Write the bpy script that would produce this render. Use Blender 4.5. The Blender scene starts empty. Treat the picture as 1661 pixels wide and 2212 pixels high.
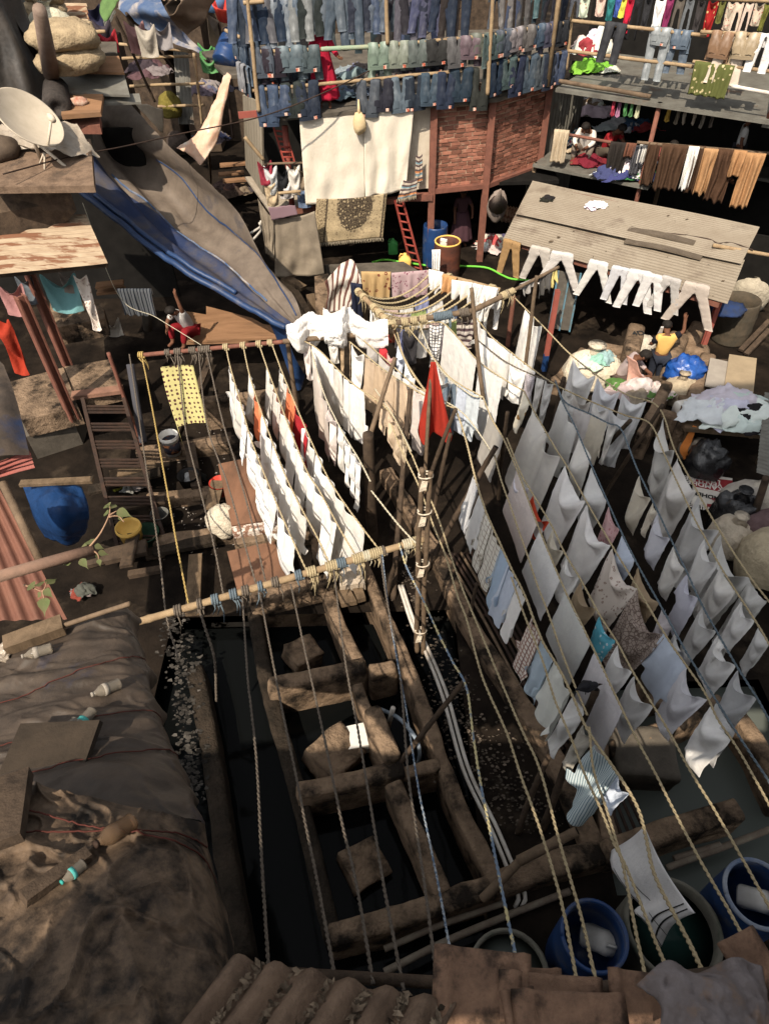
import bpy,bmesh,math,random
import numpy as np
from mathutils import Vector,Matrix,noise as MN
random.seed(7);np.random.seed(7)
S=bpy.context.scene
COL=S.collection
R=math.radians
# camera
TH,ROLL=R(46),R(1.6)
FP,CX,CY=1475.0,830.5,1106.0
fw=np.array([0,math.cos(TH),-math.sin(TH)]);r0=np.array([1.0,0,0]);u0=np.cross(r0,fw)
rt=math.cos(ROLL)*r0-math.sin(ROLL)*u0;up=math.cos(ROLL)*u0+math.sin(ROLL)*r0
CAM=np.array([0,0,11.0])
cam=bpy.data.objects.new('camera',bpy.data.cameras.new('camera'));COL.objects.link(cam)
cam.matrix_world=Matrix(((rt[0],up[0],-fw[0],CAM[0]),(rt[1],up[1],-fw[1],CAM[1]),(rt[2],up[2],-fw[2],CAM[2]),(0,0,0,1)))
cam.data.sensor_fit='VERTICAL';cam.data.sensor_height=36;cam.data.lens=36*FP/2212
cam.data.clip_start=.05;cam.data.clip_end=2000
S.camera=cam
S.render.resolution_x,S.render.resolution_y=768,1024
# light
SUN=Vector((.36,.78,-1.05)).normalized()
w=bpy.data.worlds.new('World');S.world=w;w.use_nodes=True
nt=w.node_tree;sky=nt.nodes.new('ShaderNodeTexSky');sky.sky_type='NISHITA';sky.sun_disc=False
sky.sun_elevation=math.asin(-SUN.z);sky.sun_rotation=math.atan2(-SUN.x,-SUN.y);sky.air_density=1.0;sky.dust_density=3.0
hs_=nt.nodes.new('ShaderNodeHueSaturation');hs_.inputs['Saturation'].default_value=.14;nt.links.new(sky.outputs[0],hs_.inputs['Color']);nt.links.new(hs_.outputs[0],nt.nodes['Background'].inputs[0]);nt.nodes['Background'].inputs[1].default_value=.15
sl=bpy.data.lights.new('sun','SUN');sl.energy=5.0;sl.angle=R(.5);sl.color=(1,.88,.72)
so=bpy.data.objects.new('sun',sl);COL.objects.link(so);so.rotation_euler=SUN.to_track_quat('-Z','Y').to_euler()
S.view_settings.view_transform='Standard';S.view_settings.look='None'
S.view_settings.exposure=0.45;S.view_settings.gamma=1
S.cycles.max_bounces=6;S.cycles.diffuse_bounces=3;S.cycles.glossy_bounces=3;S.cycles.use_denoising=True
# where a point of the picture stands in the place
def ray(x,y):return fw+(x-CX)/FP*rt-(y-CY)/FP*up
def P(q,z):
 d=ray(*q);return CAM+d*(z-CAM[2])/d[2]
def PV(q,a,b,off=0.0):
 a,b=np.array(a,float),np.array(b,float);t=b-a;n=np.array([t[1],-t[0]]);n/=np.linalg.norm(n)
 a=a+n*off;d=ray(*q);k=((a-CAM[:2])@n)/(d[:2]@n);return CAM+d*k
def PY(q,Y):d=ray(*q);return CAM+d*(Y/d[1])
def PD(q,D):d=ray(*q);return CAM+d*D
def px(p):
 d=np.asarray(p,float)-CAM;k=d@fw;return np.array([CX+FP*(d@rt)/k,CY-FP*(d@up)/k])
def crop(x0,y0,s):
 k=s/1661*.6644
 return lambda x,y:(x0*.6644+x*k,y0*.6644+y*k)
A1=crop(0,0,900);A2=crop(700,0,800);A3=crop(1300,0,800);A4=crop(1800,0,700)
A5=crop(0,650,800);A6=crop(700,600,800);A7=crop(1300,600,700);A8=crop(1800,600,700)
B1=crop(0,1300,800);B2=crop(700,1400,800);B3=crop(1300,1300,700);B4=crop(1800,1300,700)
B5=crop(0,2000,800);B6=crop(700,2100,800);B7=crop(1500,2000,1000);B8=crop(0,2600,1250);B9=crop(1250,2500,1250)
DD=lambda x,y:(x,y)
# materials
def nd(t,k,**kw):
 n=t.nodes.new(k)
 for a,b in kw.items():setattr(n,a,b)
 return n
def ramp(t,src,a,b):
 m=nd(t,'ShaderNodeMapRange');m.inputs[1].default_value=a;m.inputs[2].default_value=b;t.links.new(src,m.inputs[0]);return m.outputs[0]
def mix(t,f,a,b,mode='MIX'):
 m=nd(t,'ShaderNodeMix',data_type='RGBA',blend_type=mode)
 for s,v in((m.inputs[0],f),(m.inputs[6],a),(m.inputs[7],b)):
  if isinstance(v,(int,float)):s.default_value=v
  elif isinstance(v,(tuple,list)):s.default_value=(*v[:3],1)
  else:t.links.new(v,s)
 return m.outputs[2]
def noise(t,vec,sc,det=9,rough=.68):
 n=nd(t,'ShaderNodeTexNoise');n.inputs['Scale'].default_value=sc;n.inputs['Detail'].default_value=det;n.inputs['Roughness'].default_value=rough
 t.links.new(vec,n.inputs['Vector']);return n.outputs['Fac']
def coords(t,kind='Object',st=(1,1,1)):
 c=nd(t,'ShaderNodeTexCoord');m=nd(t,'ShaderNodeMapping');m.inputs['Scale'].default_value=st
 t.links.new(c.outputs[kind],m.inputs[0]);return m.outputs[0]
MATS={}
def base(name):
 m=bpy.data.materials.new(name);m.use_nodes=True;MATS[name]=m
 return m,m.node_tree,m.node_tree.nodes['Principled BSDF']
def setb(t,b,v,s,dist=.02):
 if s<=0:return
 n=nd(t,'ShaderNodeBump');n.inputs['Strength'].default_value=s;n.inputs['Distance'].default_value=dist
 t.links.new(v,n.inputs['Height']);t.links.new(n.outputs[0],b.inputs['Normal'])
def M(name,c1,c2=None,sc=4,rough=.85,bump=.4,bsc=25,metal=0,c3=None,sc3=1.3,t3=(.52,.62),st=(1,1,1),spec=.08,oc=False,island=0,tw=(.35,.65)):
 m,t,b=base(name)
 v=coords(t,'Object',st)
 c2=c2 or tuple(x*.7 for x in c1)
 n1=noise(t,v,sc);c=mix(t,ramp(t,n1,*tw),c1,c2)
 if c3:
  v3=coords(t,'Object',st)
  c=mix(t,ramp(t,noise(t,v3,sc3,6,.65),*t3),c,c3)
 if oc:
  oi=nd(t,'ShaderNodeObjectInfo');c=mix(t,1.0,c,oi.outputs['Color'],'MULTIPLY')
 if island:
  g=nd(t,'ShaderNodeNewGeometry');f=ramp(t,g.outputs['Random Per Island'],0,1)
  mm=nd(t,'ShaderNodeMapRange');mm.inputs[3].default_value=1-island;mm.inputs[4].default_value=1+island*.5
  t.links.new(g.outputs['Random Per Island'],mm.inputs[0]);hs=nd(t,'ShaderNodeHueSaturation')
  t.links.new(mm.outputs[0],hs.inputs['Value']);t.links.new(c,hs.inputs['Color']);c=hs.outputs[0]
 t.links.new(c,b.inputs['Base Color'])
 b.inputs['Roughness'].default_value=rough;b.inputs['Metallic'].default_value=metal;b.inputs['Specular IOR Level'].default_value=spec
 setb(t,b,noise(t,coords(t,'Object',st),bsc,4),bump,.06 if bump>=1 else.02)
 return m
def translucent(m,amt=.25):
 t=m.node_tree;b=t.nodes['Principled BSDF'];o=t.nodes['Material Output']
 tr=nd(t,'ShaderNodeBsdfTranslucent');ms=nd(t,'ShaderNodeMixShader');ms.inputs[0].default_value=amt
 if b.inputs['Base Color'].links:t.links.new(b.inputs['Base Color'].links[0].from_socket,tr.inputs['Color'])
 else:tr.inputs['Color'].default_value=b.inputs['Base Color'].default_value
 t.links.new(b.outputs[0],ms.inputs[1]);t.links.new(tr.outputs[0],ms.inputs[2]);t.links.new(ms.outputs[0],o.inputs[0]);return m
def math1(t,op,a,b=None):
 n=nd(t,'ShaderNodeMath',operation=op)
 for i,v in enumerate((a,b)):
  if v is None:continue
  if isinstance(v,(int,float)):n.inputs[i].default_value=v
  else:t.links.new(v,n.inputs[i])
 return n.outputs[0]
def PAT(name,kind,cols,k=1.0,rough=.9):
 """woven and printed cloth on the UV map, which is in metres"""
 m,t,b=base(name);uv=coords(t,'UV',(k,k,k));sp=nd(t,'ShaderNodeSeparateXYZ');t.links.new(uv,sp.inputs[0]);U,V=sp.outputs[0],sp.outputs[1]
 def per(x,p,duty):return math1(t,'LESS_THAN',math1(t,'FRACT',math1(t,'DIVIDE',x,p)),duty)
 if kind=='stripe':c=mix(t,per(U,.16,.4),cols[0],cols[1]);c=mix(t,per(math1(t,'ADD',U,.03),.16,.07),c,cols[-1])
 elif kind=='hstripe':
  c=mix(t,per(V,.16,.45),cols[0],cols[1]);c=mix(t,per(math1(t,'ADD',V,.09),.32,.2),c,cols[2%len(cols)])
  if len(cols)>3:c=mix(t,per(math1(t,'ADD',V,.2),.43,.15),c,cols[3])
 elif kind=='pin':c=mix(t,per(U,.03,.35),cols[0],cols[1])
 elif kind=='check':
  c=mix(t,per(U,.09,.3),cols[0],cols[1]);c=mix(t,per(V,.09,.3),c,cols[1]);c=mix(t,per(U,.18,.06),c,cols[-1])
 elif kind=='grid':
  c=mix(t,per(U,.12,.12),cols[0],cols[1]);c=mix(t,per(V,.12,.12),c,cols[1])
 elif kind in('floral','print','vein'):
  vo=nd(t,'ShaderNodeTexVoronoi');vo.inputs['Scale'].default_value={'floral':11,'print':7,'vein':14}[kind]
  if kind!='floral':vo.inputs['Randomness'].default_value=.25 if kind=='print' else 1
  if kind=='vein':vo.feature='DISTANCE_TO_EDGE'
  t.links.new(uv,vo.inputs['Vector']);d=vo.outputs['Distance']
  nz=noise(t,uv,30,3);dd=math1(t,'ADD',d,math1(t,'MULTIPLY',math1(t,'SUBTRACT',nz,.5),.35))
  if kind=='vein':f=ramp(t,d,.06,.1)
  else:f=ramp(t,dd,.30,.26)
  c=mix(t,f,cols[0],cols[1])if kind!='vein' else mix(t,f,cols[1],cols[0])
  if kind=='floral':c=mix(t,ramp(t,dd,.13,.1),c,cols[-1])
 elif kind=='carpet':
  cu=math1(t,'ABSOLUTE',math1(t,'SUBTRACT',U,.85));cv=math1(t,'SUBTRACT',V,.1)
  rr=math1(t,'SQRT',math1(t,'ADD',math1(t,'POWER',math1(t,'MULTIPLY',cu,1.15),2.0),math1(t,'POWER',cv,2.0)))
  vo=nd(t,'ShaderNodeTexVoronoi');vo.inputs['Scale'].default_value=17;t.links.new(uv,vo.inputs['Vector'])
  nz=ramp(t,noise(t,uv,34,3),.42,.58);de=ramp(t,vo.outputs['Distance'],.25,.32)
  field=mix(t,de,cols[2],cols[0]);med=mix(t,de,cols[0],cols[1])
  c=mix(t,ramp(t,math1(t,'ADD',rr,math1(t,'MULTIPLY',vo.outputs['Distance'],.12)),.54,.5),mix(t,.25,field,cols[0]),med)
  edge=math1(t,'GREATER_THAN',cu,.62);edge=math1(t,'MAXIMUM',edge,math1(t,'GREATER_THAN',V,.82));c=mix(t,edge,c,mix(t,nz,cols[2],cols[0]))
  e2=math1(t,'MULTIPLY',math1(t,'GREATER_THAN',cu,.6),math1(t,'LESS_THAN',cu,.64));c=mix(t,e2,c,cols[1]);c=mix(t,.25,c,mix(t,nz,cols[1],cols[0]))
 t.links.new(c,b.inputs['Base Color']);b.inputs['Roughness'].default_value=rough;b.inputs['Specular IOR Level'].default_value=.15
 setb(t,b,noise(t,uv,60/k,3),.25,.01);return translucent(m,.12)
cotton=translucent(M('cotton',(1.06,1.06,1.06),(.92,.92,.94),sc=3,rough=.92,bump=.9,bsc=9,oc=True,spec=.12),.22)
def denim_mat():
 m,t,b=base('denim');oi=nd(t,'ShaderNodeObjectInfo');uv=coords(t,'UV');sp=nd(t,'ShaderNodeSeparateXYZ');t.links.new(uv,sp.inputs[0])
 n1=noise(t,uv,4,4);n2=noise(t,uv,60,3)
 v=math1(t,'ABSOLUTE',math1(t,'SUBTRACT',sp.outputs[0],.25));f=ramp(t,math1(t,'ADD',v,math1(t,'MULTIPLY',n1,.2)),.26,.08)
 hs=nd(t,'ShaderNodeHueSaturation');hs.inputs['Value'].default_value=2.3;hs.inputs['Saturation'].default_value=.55;t.links.new(oi.outputs['Color'],hs.inputs['Color'])
 c=mix(t,math1(t,'MULTIPLY',f,ramp(t,noise(t,uv,2.3,2),.42,.62)),oi.outputs['Color'],hs.outputs[0])
 c=mix(t,ramp(t,n2,.3,.7),c,mix(t,.35,c,(.02,.025,.035)))
 t.links.new(c,b.inputs['Base Color']);b.inputs['Roughness'].default_value=.9;b.inputs['Specular IOR Level'].default_value=.12
 setb(t,b,noise(t,uv,14,4),.5);return m
denim=denim_mat()
concrete=M('weathered_concrete',(.24,.168,.112),(.12,.084,.057),sc=3,c3=(.02,.0155,.012),sc3=1.6,t3=(.47,.62),bump=1.0,bsc=12)
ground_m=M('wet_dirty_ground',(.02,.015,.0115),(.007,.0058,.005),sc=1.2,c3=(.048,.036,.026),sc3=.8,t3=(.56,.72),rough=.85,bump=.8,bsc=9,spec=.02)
slab_m=M('grey_slab',(.11,.095,.077),(.06,.052,.043),sc=2,bump=.4)
tin_m=M('dusty_tin',(.225,.19,.145),(.19,.155,.115),sc=1.6,rough=.6,bump=.25,bsc=18,c3=(.13,.1,.074),sc3=1.0,t3=(.56,.7),spec=.4)
tin_grey=M('grey_tin',(.15,.145,.125),(.085,.078,.066),sc=2,rough=.55,bump=.2,spec=.4,c3=(.12,.08,.055),t3=(.6,.68))
rust_tin=M('rusted_tin',(.36,.285,.2),(.25,.18,.12),sc=3,st=(.6,4,1),c3=(.15,.07,.04),sc3=1.2,t3=(.5,.56),rough=.7,bump=.3)
red_tin=M('red_brown_tin',(.16,.075,.053),(.12,.056,.042),sc=2,rough=.7,bump=.2,c3=(.14,.075,.055),t3=(.6,.75))
asb=M('asbestos_sheet',(.19,.13,.09),(.1,.068,.048),sc=5,c3=(.06,.045,.035),sc3=2,t3=(.56,.7),bump=.7,bsc=40)
tile_m=M('clay_tile',(.23,.14,.092),(.11,.068,.048),sc=6,c3=(.03,.022,.017),sc3=3,t3=(.5,.64),bump=.6,bsc=40)
wood=M('old_wood',(.16,.112,.072),(.085,.06,.038),sc=5,st=(1,1,.25),bump=.6,bsc=22,c3=(.05,.036,.027),t3=(.58,.75))
darkwood=M('dark_pole_wood',(.085,.06,.042),(.035,.026,.02),sc=4,bump=.7,bsc=18,c3=(.16,.11,.07),t3=(.6,.8))
bamboo=M('bamboo',(.34,.25,.15),(.22,.15,.09),sc=4,bump=.4,bsc=14,c3=(.1,.07,.045),t3=(.6,.75),rough=.7)
bamboo_old=M('old_bamboo',(.17,.12,.08),(.09,.065,.045),sc=4,bump=.5,bsc=14,c3=(.05,.036,.026),t3=(.55,.75),rough=.75)
ply=M('brown_plywood',(.2,.105,.065),(.13,.07,.045),sc=3,st=(1,.4,1),c3=(.07,.045,.032),t3=(.5,.75),bump=.3)
plank=M('warm_plank',(.25,.14,.078),(.17,.095,.052),sc=3,st=(.3,2,1),bump=.4,c3=(.12,.075,.05),t3=(.6,.75))
iron=M('red_oxide_iron',(.2,.085,.06),(.13,.058,.043),sc=5,rough=.7,bump=.3,c3=(.08,.05,.04),t3=(.58,.72))
darkiron=M('dark_iron',(.028,.021,.018),(.05,.03,.022),sc=6,rough=.7,bump=.4)
redpaint=M('faded_red_paint',(.3,.085,.065),(.22,.07,.055),sc=5,rough=.6,bump=.2)
redlac=M('red_ladder_paint',(.25,.05,.036),(.2,.045,.035),sc=5,rough=.6,bump=.2)
boardwall=M('grey_plank_wall',(.24,.21,.165),(.17,.145,.11),sc=2,st=(6,6,.4),bump=.4,c3=(.11,.09,.07),t3=(.6,.75))
brick_m=M('brick',(.32,.14,.095),(.235,.1,.07),sc=6,bump=.6,bsc=45,island=.5,c3=(.36,.22,.16),sc3=5,t3=(.58,.7))
mortar=M('mortar',(.46,.33,.235),(.34,.24,.17),sc=7,bump=.6,bsc=40)
dustbrown=M('dusty_tarp',(.07,.052,.039),(.033,.026,.021),sc=2.2,c3=(.018,.027,.06),sc3=.6,t3=(.56,.68),rough=.55,bump=.4,bsc=12,spec=.2)
bluetarp=M('blue_tarp',(.015,.04,.11),(.01,.025,.07),sc=2,rough=.5,bump=.3,bsc=9,spec=.4,c3=(.11,.1,.1),t3=(.55,.7))
palebluetarp=M('pale_blue_tarp',(.1,.13,.19),(.035,.07,.16),sc=1.5,rough=.55,bump=.3,bsc=9,c3=(.3,.27,.25),t3=(.5,.65))
canvas=M('dirty_canvas',(.145,.1,.066),(.045,.032,.023),sc=5,c3=(.014,.011,.009),sc3=1.9,t3=(.46,.58),rough=.65,bump=.35,bsc=30,spec=.15)
blackcloth=M('black_plastic',(.02,.018,.016),(.05,.042,.036),sc=2.5,rough=.5,bump=.6,bsc=7,spec=.4)
dullcanvas=M('dull_canvas',(.27,.225,.17),(.2,.165,.125),sc=3,bump=.4,bsc=40)
clearplastic=M('dusty_polythene',(.33,.28,.22),(.22,.18,.14),sc=4,rough=.35,bump=.5,bsc=9,spec=.5)
whiteplastic=M('white_plastic',(.66,.64,.6),(.55,.52,.47),sc=5,rough=.4,bump=.1,spec=.5)
bluedrum=M('blue_plastic',(.014,.045,.14),(.012,.033,.1),sc=3,rough=.38,bump=.1,spec=.35,c3=(.07,.075,.09),t3=(.56,.7),sc3=4)
darkin=M('painted_inside_shade',(.010,.0095,.009),(.015,.014,.013),sc=3,bump=.1,spec=.01)  # near-black, so the shade of interiors and hollows is in the colour
rustdrum=M('rusted_drum',(.13,.045,.028),(.06,.03,.024),sc=3,rough=.6,bump=.5,c3=(.035,.03,.03),t3=(.5,.65))
yellowp=M('yellow_plastic',(.75,.48,.13),(.62,.38,.1),sc=4,rough=.45,bump=.1)
greenp=M('green_plastic',(.06,.26,.07),(.04,.2,.05),sc=4,rough=.4,bump=.1)
hose_m=M('green_hose',(.16,.5,.06),(.12,.42,.05),sc=4,rough=.4,bump=.05)
redp=M('red_plastic',(.55,.06,.04),(.45,.05,.035),sc=3,rough=.4,bump=.05)
bluebag=M('blue_polythene',(.015,.085,.34),(.01,.05,.22),sc=6,rough=.25,bump=.8,bsc=12,spec=.6)
blackbag=M('black_polythene',(.012,.012,.013),(.02,.02,.022),sc=6,rough=.25,bump=.8,bsc=12,spec=.6)
sackm=M('woven_sack',(.58,.53,.44),(.4,.36,.3),sc=5,bump=1.0,bsc=9,oc=True)
dishm=M('dish_paint',(.50,.43,.34),(.42,.36,.28),sc=3,rough=.6,bump=.05,c3=(.3,.24,.18),t3=(.6,.75))
pvc=M('white_pipe',(.6,.57,.52),(.45,.41,.36),sc=3,rough=.5,bump=.1,c3=(.25,.2,.16),t3=(.58,.7))
rope_y=M('coir_rope',(.42,.345,.215),(.3,.24,.145),sc=30,bump=.5,bsc=90,rough=.95)
rope_d=M('dark_rope',(.15,.125,.1),(.085,.07,.058),sc=30,bump=.5,bsc=90,rough=.95)
rope_g=M('yellow_rope',(.40,.29,.11),(.3,.21,.08),sc=30,bump=.5,bsc=90,rough=.95)
rope_b=M('blue_grey_rope',(.13,.165,.19),(.085,.11,.135),sc=30,bump=.5,bsc=90,rough=.95)
rope_p=M('pale_rope',(.5,.45,.34),(.36,.33,.25),sc=30,bump=.5,bsc=90,rough=.95)
rope_w=M('blue_white_rope',(.32,.35,.38),(.1,.14,.2),sc=14,bump=.5,bsc=90,rough=.95,tw=(.48,.52))
rope_m=M('yellow_blue_rope',(.5,.43,.24),(.16,.21,.28),sc=5,bump=.5,bsc=90,rough=.95,tw=(.48,.52))
skin_d=M('brown_skin',(.14,.066,.04),(.11,.05,.031),sc=9,rough=.6,bump=.1)
hair_m=M('black_hair',(.012,.01,.009),(.02,.017,.015),sc=30,rough=.6,bump=.5)
leaf_m=translucent(M('peepal_leaf',(.12,.15,.06),(.16,.15,.075),sc=6,rough=.55,bump=.2),.3)
def water_mat(name,c,rough=.06):
 m,t,b=base(name);v=coords(t);b.inputs['Base Color'].default_value=(*c,1);b.inputs['Roughness'].default_value=rough;b.inputs['Specular IOR Level'].default_value=.06
 setb(t,b,noise(t,v,3,3),.06);return m
water_d=water_mat('dark_water',(.003,.0034,.0034));water_g=water_mat('grey_water',(.085,.095,.085),.12)
# mesh builder
def V3(a):return np.asarray(a,float)
class MB:
 def __init__(s):s.v=[];s.f=[];s.uv={}
 def n(s):return len(s.v)
 def add(s,pts):k=len(s.v);s.v+=[tuple(p)for p in pts];return k
 def box(s,c,d,ax=None,bev=0,jit=0):
  """box centred at c with full sizes d along axes ax (rows)"""
  ax=np.eye(3)if ax is None else np.array(ax);c=V3(c);h=V3(d)/2;k=s.n()
  for z in(-1,1):
   for q in((-1,-1),(1,-1),(1,1),(-1,1)):
    s.v.append(tuple(c+ax[0]*h[0]*q[0]+ax[1]*h[1]*q[1]+ax[2]*h[2]*z+(np.random.rand(3)-.5)*jit))
  for f in((3,2,1,0),(4,5,6,7),(0,1,5,4),(1,2,6,5),(2,3,7,6),(3,0,4,7)):s.f.append([k+i for i in f])
  return s
 def beam(s,a,b,wd,ht,upv=(0,0,1),jit=0):
  a,b=V3(a),V3(b);t=b-a;L=np.linalg.norm(t);t/=L;sd=np.cross(t,V3(upv));nn=np.linalg.norm(sd)
  sd=np.array([1.,0,0])if nn<1e-6 else sd/nn
  return s.box((a+b)/2,(L,wd,ht),(t,sd,np.cross(sd,t)),jit=jit)
 def ibeam(s,a,b,wd,ht,upv=(0,1,0)):
  a,b=V3(a),V3(b);t=(b-a)/np.linalg.norm(b-a);sd=np.cross(t,V3(upv));sd/=np.linalg.norm(sd);w2=np.cross(sd,t)
  th=wd*.16
  for q in(-1,1):s.beam(a+w2*q*(ht/2-th/2),b+w2*q*(ht/2-th/2),wd,th,w2)
  return s.beam(a,b,th,ht-2*th-.002,w2)
 def tube(s,path,rad,seg=8,cap=True,uvl=False,sq=1.0):
  path=np.array(path,float);n=len(path);rad=np.full(n,rad)if np.isscalar(rad)else np.array(rad,float)
  tg=np.gradient(path,axis=0);tg/=np.linalg.norm(tg,axis=1)[:,None]+1e-12
  ref=np.array([0,0,1.])if abs(tg[0][2])<.9 else np.array([1.,0,0])
  nn=ref-tg[0]*(ref@tg[0]);nn/=np.linalg.norm(nn);k=s.n();an=np.linspace(0,2*math.pi,seg,endpoint=False)
  for i in range(n):
   nn=nn-tg[i]*(nn@tg[i]);nn/=np.linalg.norm(nn);bb=np.cross(tg[i],nn)
   s.v+=[tuple(path[i]+rad[i]*(math.cos(a)*nn+math.sin(a)*bb*sq))for a in an]
  for i in range(n-1):
   for j in range(seg):
    j2=(j+1)%seg;s.f.append([k+i*seg+j,k+i*seg+j2,k+(i+1)*seg+j2,k+(i+1)*seg+j])
  if cap:s.f.append([k+j for j in range(seg)][::-1]);s.f.append([k+(n-1)*seg+j for j in range(seg)])
  return s
 def grid(s,g,uv=None,mask=None):
  g=np.asarray(g,float);h,w_=g.shape[:2];k=s.add(g.reshape(-1,3))
  if uv is not None:
   for i,q in enumerate(np.asarray(uv).reshape(-1,2)):s.uv[k+i]=q
  for i in range(h-1):
   for j in range(w_-1):
    if mask is None or mask[i,j]:s.f.append([k+i*w_+j,k+i*w_+j+1,k+(i+1)*w_+j+1,k+(i+1)*w_+j])
  return s
 def lathe(s,c,prof,seg=20,axis=(0,0,1),sq=(1,1)):
  c=V3(c);a=V3(axis);a/=np.linalg.norm(a);r1=np.cross(a,(0,1,0)if abs(a[1])<.9 else(1,0,0));r1/=np.linalg.norm(r1);r2=np.cross(a,r1);k=s.n()
  for r,z in prof:
   for j in range(seg):
    q=2*math.pi*j/seg;s.v.append(tuple(c+a*z+r*(math.cos(q)*r1*sq[0]+math.sin(q)*r2*sq[1])))
  for i in range(len(prof)-1):
   for j in range(seg):
    j2=(j+1)%seg;s.f.append([k+i*seg+j,k+i*seg+j2,k+(i+1)*seg+j2,k+(i+1)*seg+j])
  if prof[0][0]>1e-6:s.f.append([k+j for j in range(seg)][::-1])
  if prof[-1][0]>1e-6:s.f.append([k+(len(prof)-1)*seg+j for j in range(seg)])
  return s
 def blob(s,c,rad,seg=18,ring=12,amp=.12,fq=1.6,flat=.5,seed=0):
  """soft lumpy sack; flattened underneath"""
  c=V3(c);rad=V3(rad);k=s.n()
  for i in range(ring+1):
   th=math.pi*i/ring
   for j in range(seg):
    ph=2*math.pi*j/seg;d=np.array([math.sin(th)*math.cos(ph),math.sin(th)*math.sin(ph),math.cos(th)])
    a=MN.noise(Vector(d*fq)+Vector((seed*7.3,seed*3.1,0)))*amp+MN.noise(Vector(d*fq*3)+Vector((seed,0,5)))*amp*.5
    q=d*(1+a)
    if q[2]<-flat:q[2]=-flat+(q[2]+flat)*.15
    s.v.append(tuple(c+q*rad))
  for i in range(ring):
   for j in range(seg):
    j2=(j+1)%seg;s.f.append([k+i*seg+j,k+(i+1)*seg+j,k+(i+1)*seg+j2,k+i*seg+j2])
  return s
 def mesh(s,name,o,smooth):
  v=np.array(s.v,np.float32)-np.array(o,np.float32);me=bpy.data.meshes.new(name);me.from_pydata(v.tolist(),[],s.f)
  if s.uv:
   ul=me.uv_layers.new(name='UVMap');li=np.zeros(len(me.loops),np.int32);me.loops.foreach_get('vertex_index',li)
   arr=np.zeros((len(s.v),2),np.float32)
   for i,q in s.uv.items():arr[i]=q
   ul.data.foreach_set('uv',arr[li].ravel())
  if smooth:me.polygons.foreach_set('use_smooth',[True]*len(me.polygons))
  me.update();return me
def meta(o,label=None,cat=None,group=None,kind=None):
 for k,v in(('label',label),('category',cat),('group',group),('kind',kind)):
  if v:o[k]=v
 return o
def solo(name,mb,m,label,cat,group=None,smooth=True,col=None,kind=None,solid=0,sub=0,o=None):
 v=np.array(mb.v)
 if o is None:o=((v[:,0].min()+v[:,0].max())/2,(v[:,1].min()+v[:,1].max())/2,v[:,2].min())
 ob=bpy.data.objects.new(name,mb.mesh(name,o,smooth));COL.objects.link(ob);ob.location=o;ob.data.materials.append(m)
 if col:ob.color=(*col,1)
 mods(ob,solid,sub);return meta(ob,label,cat,group,kind)
def mods(ob,solid,sub):
 if solid:q=ob.modifiers.new('thick','SOLIDIFY');q.thickness=solid;q.offset=0
 if sub:q=ob.modifiers.new('soft','SUBSURF');q.levels=q.render_levels=sub
def root(name,loc,label,cat,group=None):
 ob=bpy.data.objects.new(name,None);COL.objects.link(ob);ob.location=tuple(loc);ob.empty_display_size=.1;return meta(ob,label,cat,group)
def part(name,mb,m,rt_,smooth=True,col=None,label=None,solid=0,sub=0,par_o=None):
 o=tuple(rt_.location)if par_o is None else par_o
 ob=bpy.data.objects.new(name,mb.mesh(name,o,smooth));COL.objects.link(ob);ob.parent=rt_;ob.data.materials.append(m)
 if col:ob.color=(*col,1)
 if label:ob['label']=label
 mods(ob,solid,sub);return ob
def copy_tree(o,par=None):
 c=o.copy();COL.objects.link(c)
 if par is not None:c.parent=par
 for ch in list(o.children):copy_tree(ch,c)
 return c
def struct(name,mb,m,smooth=False):
 return solo(name,mb,m,None,None,kind='structure',smooth=smooth,o=(0,0,0))
ORD='first second third fourth fifth sixth seventh eighth ninth tenth eleventh twelfth thirteenth fourteenth fifteenth sixteenth seventeenth eighteenth nineteenth twentieth'.split()
def lerp(a,b,t):return V3(a)*(1-t)+V3(b)*t
def crease(g,amp,fq,seed=0,st=(1,1,1),w=.1):
 g=g.copy()
 for i in range(g.shape[0]):
  for j in range(g.shape[1]):
   p=Vector(g[i,j]*V3(st)*fq)+Vector((seed*4.7,seed*9.1,seed));p=p+MN.noise_vector(p*.7)*.6;g[i,j,2]+=amp*max(0,1-abs(MN.noise(p))/w)+amp*.8*max(0,1-abs(MN.noise(p*.6+Vector((3,8,1))))/w)
 return g
def cr(pts,n):
 """Catmull-Rom through pts, n samples evenly by length"""
 p=np.array(pts,float)
 if len(p)==2:return p[0]+(p[1]-p[0])*np.linspace(0,1,n)[:,None]
 q=np.vstack([2*p[0]-p[1],p,2*p[-1]-p[-2]]);out=[]
 for i in range(1,len(q)-2):
  for t in np.linspace(0,1,14,endpoint=False):
   a,b,c,d=q[i-1:i+3];out.append(.5*(2*b+(c-a)*t+(2*a-5*b+4*c-d)*t*t+(3*b-a-3*c+d)*t**3))
 out.append(p[-1]);out=np.array(out);L=np.r_[0,np.cumsum(np.linalg.norm(np.diff(out,axis=0),axis=1))];s=np.linspace(0,L[-1],n)
 return np.stack([np.interp(s,L,out[:,i])for i in range(out.shape[1])],1)
def patch(ctrl,nu,nv):
 """smooth surface through a grid of control points"""
 rows=[cr(r,nu)for r in ctrl];return np.stack([cr([r[j]for r in rows],nv)for j in range(nu)],1)
def wrinkle(g,amp,fq,seed=0,dirv=(0,0,1),st=(1,1,1)):
 g=g.copy();d=V3(dirv)
 for i in range(g.shape[0]):
  for j in range(g.shape[1]):
   p=Vector((g[i,j]*V3(st))*fq)+Vector((seed*11.7,seed*5.3,seed));a=MN.noise(p)+.5*MN.noise(p*2.3)+.25*MN.noise(p*5.1)
   r=1-abs(MN.noise(p*1.3+Vector((9,4,2))))*2
   g[i,j]+=d*amp*(a+.6*r)
 return g
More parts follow.
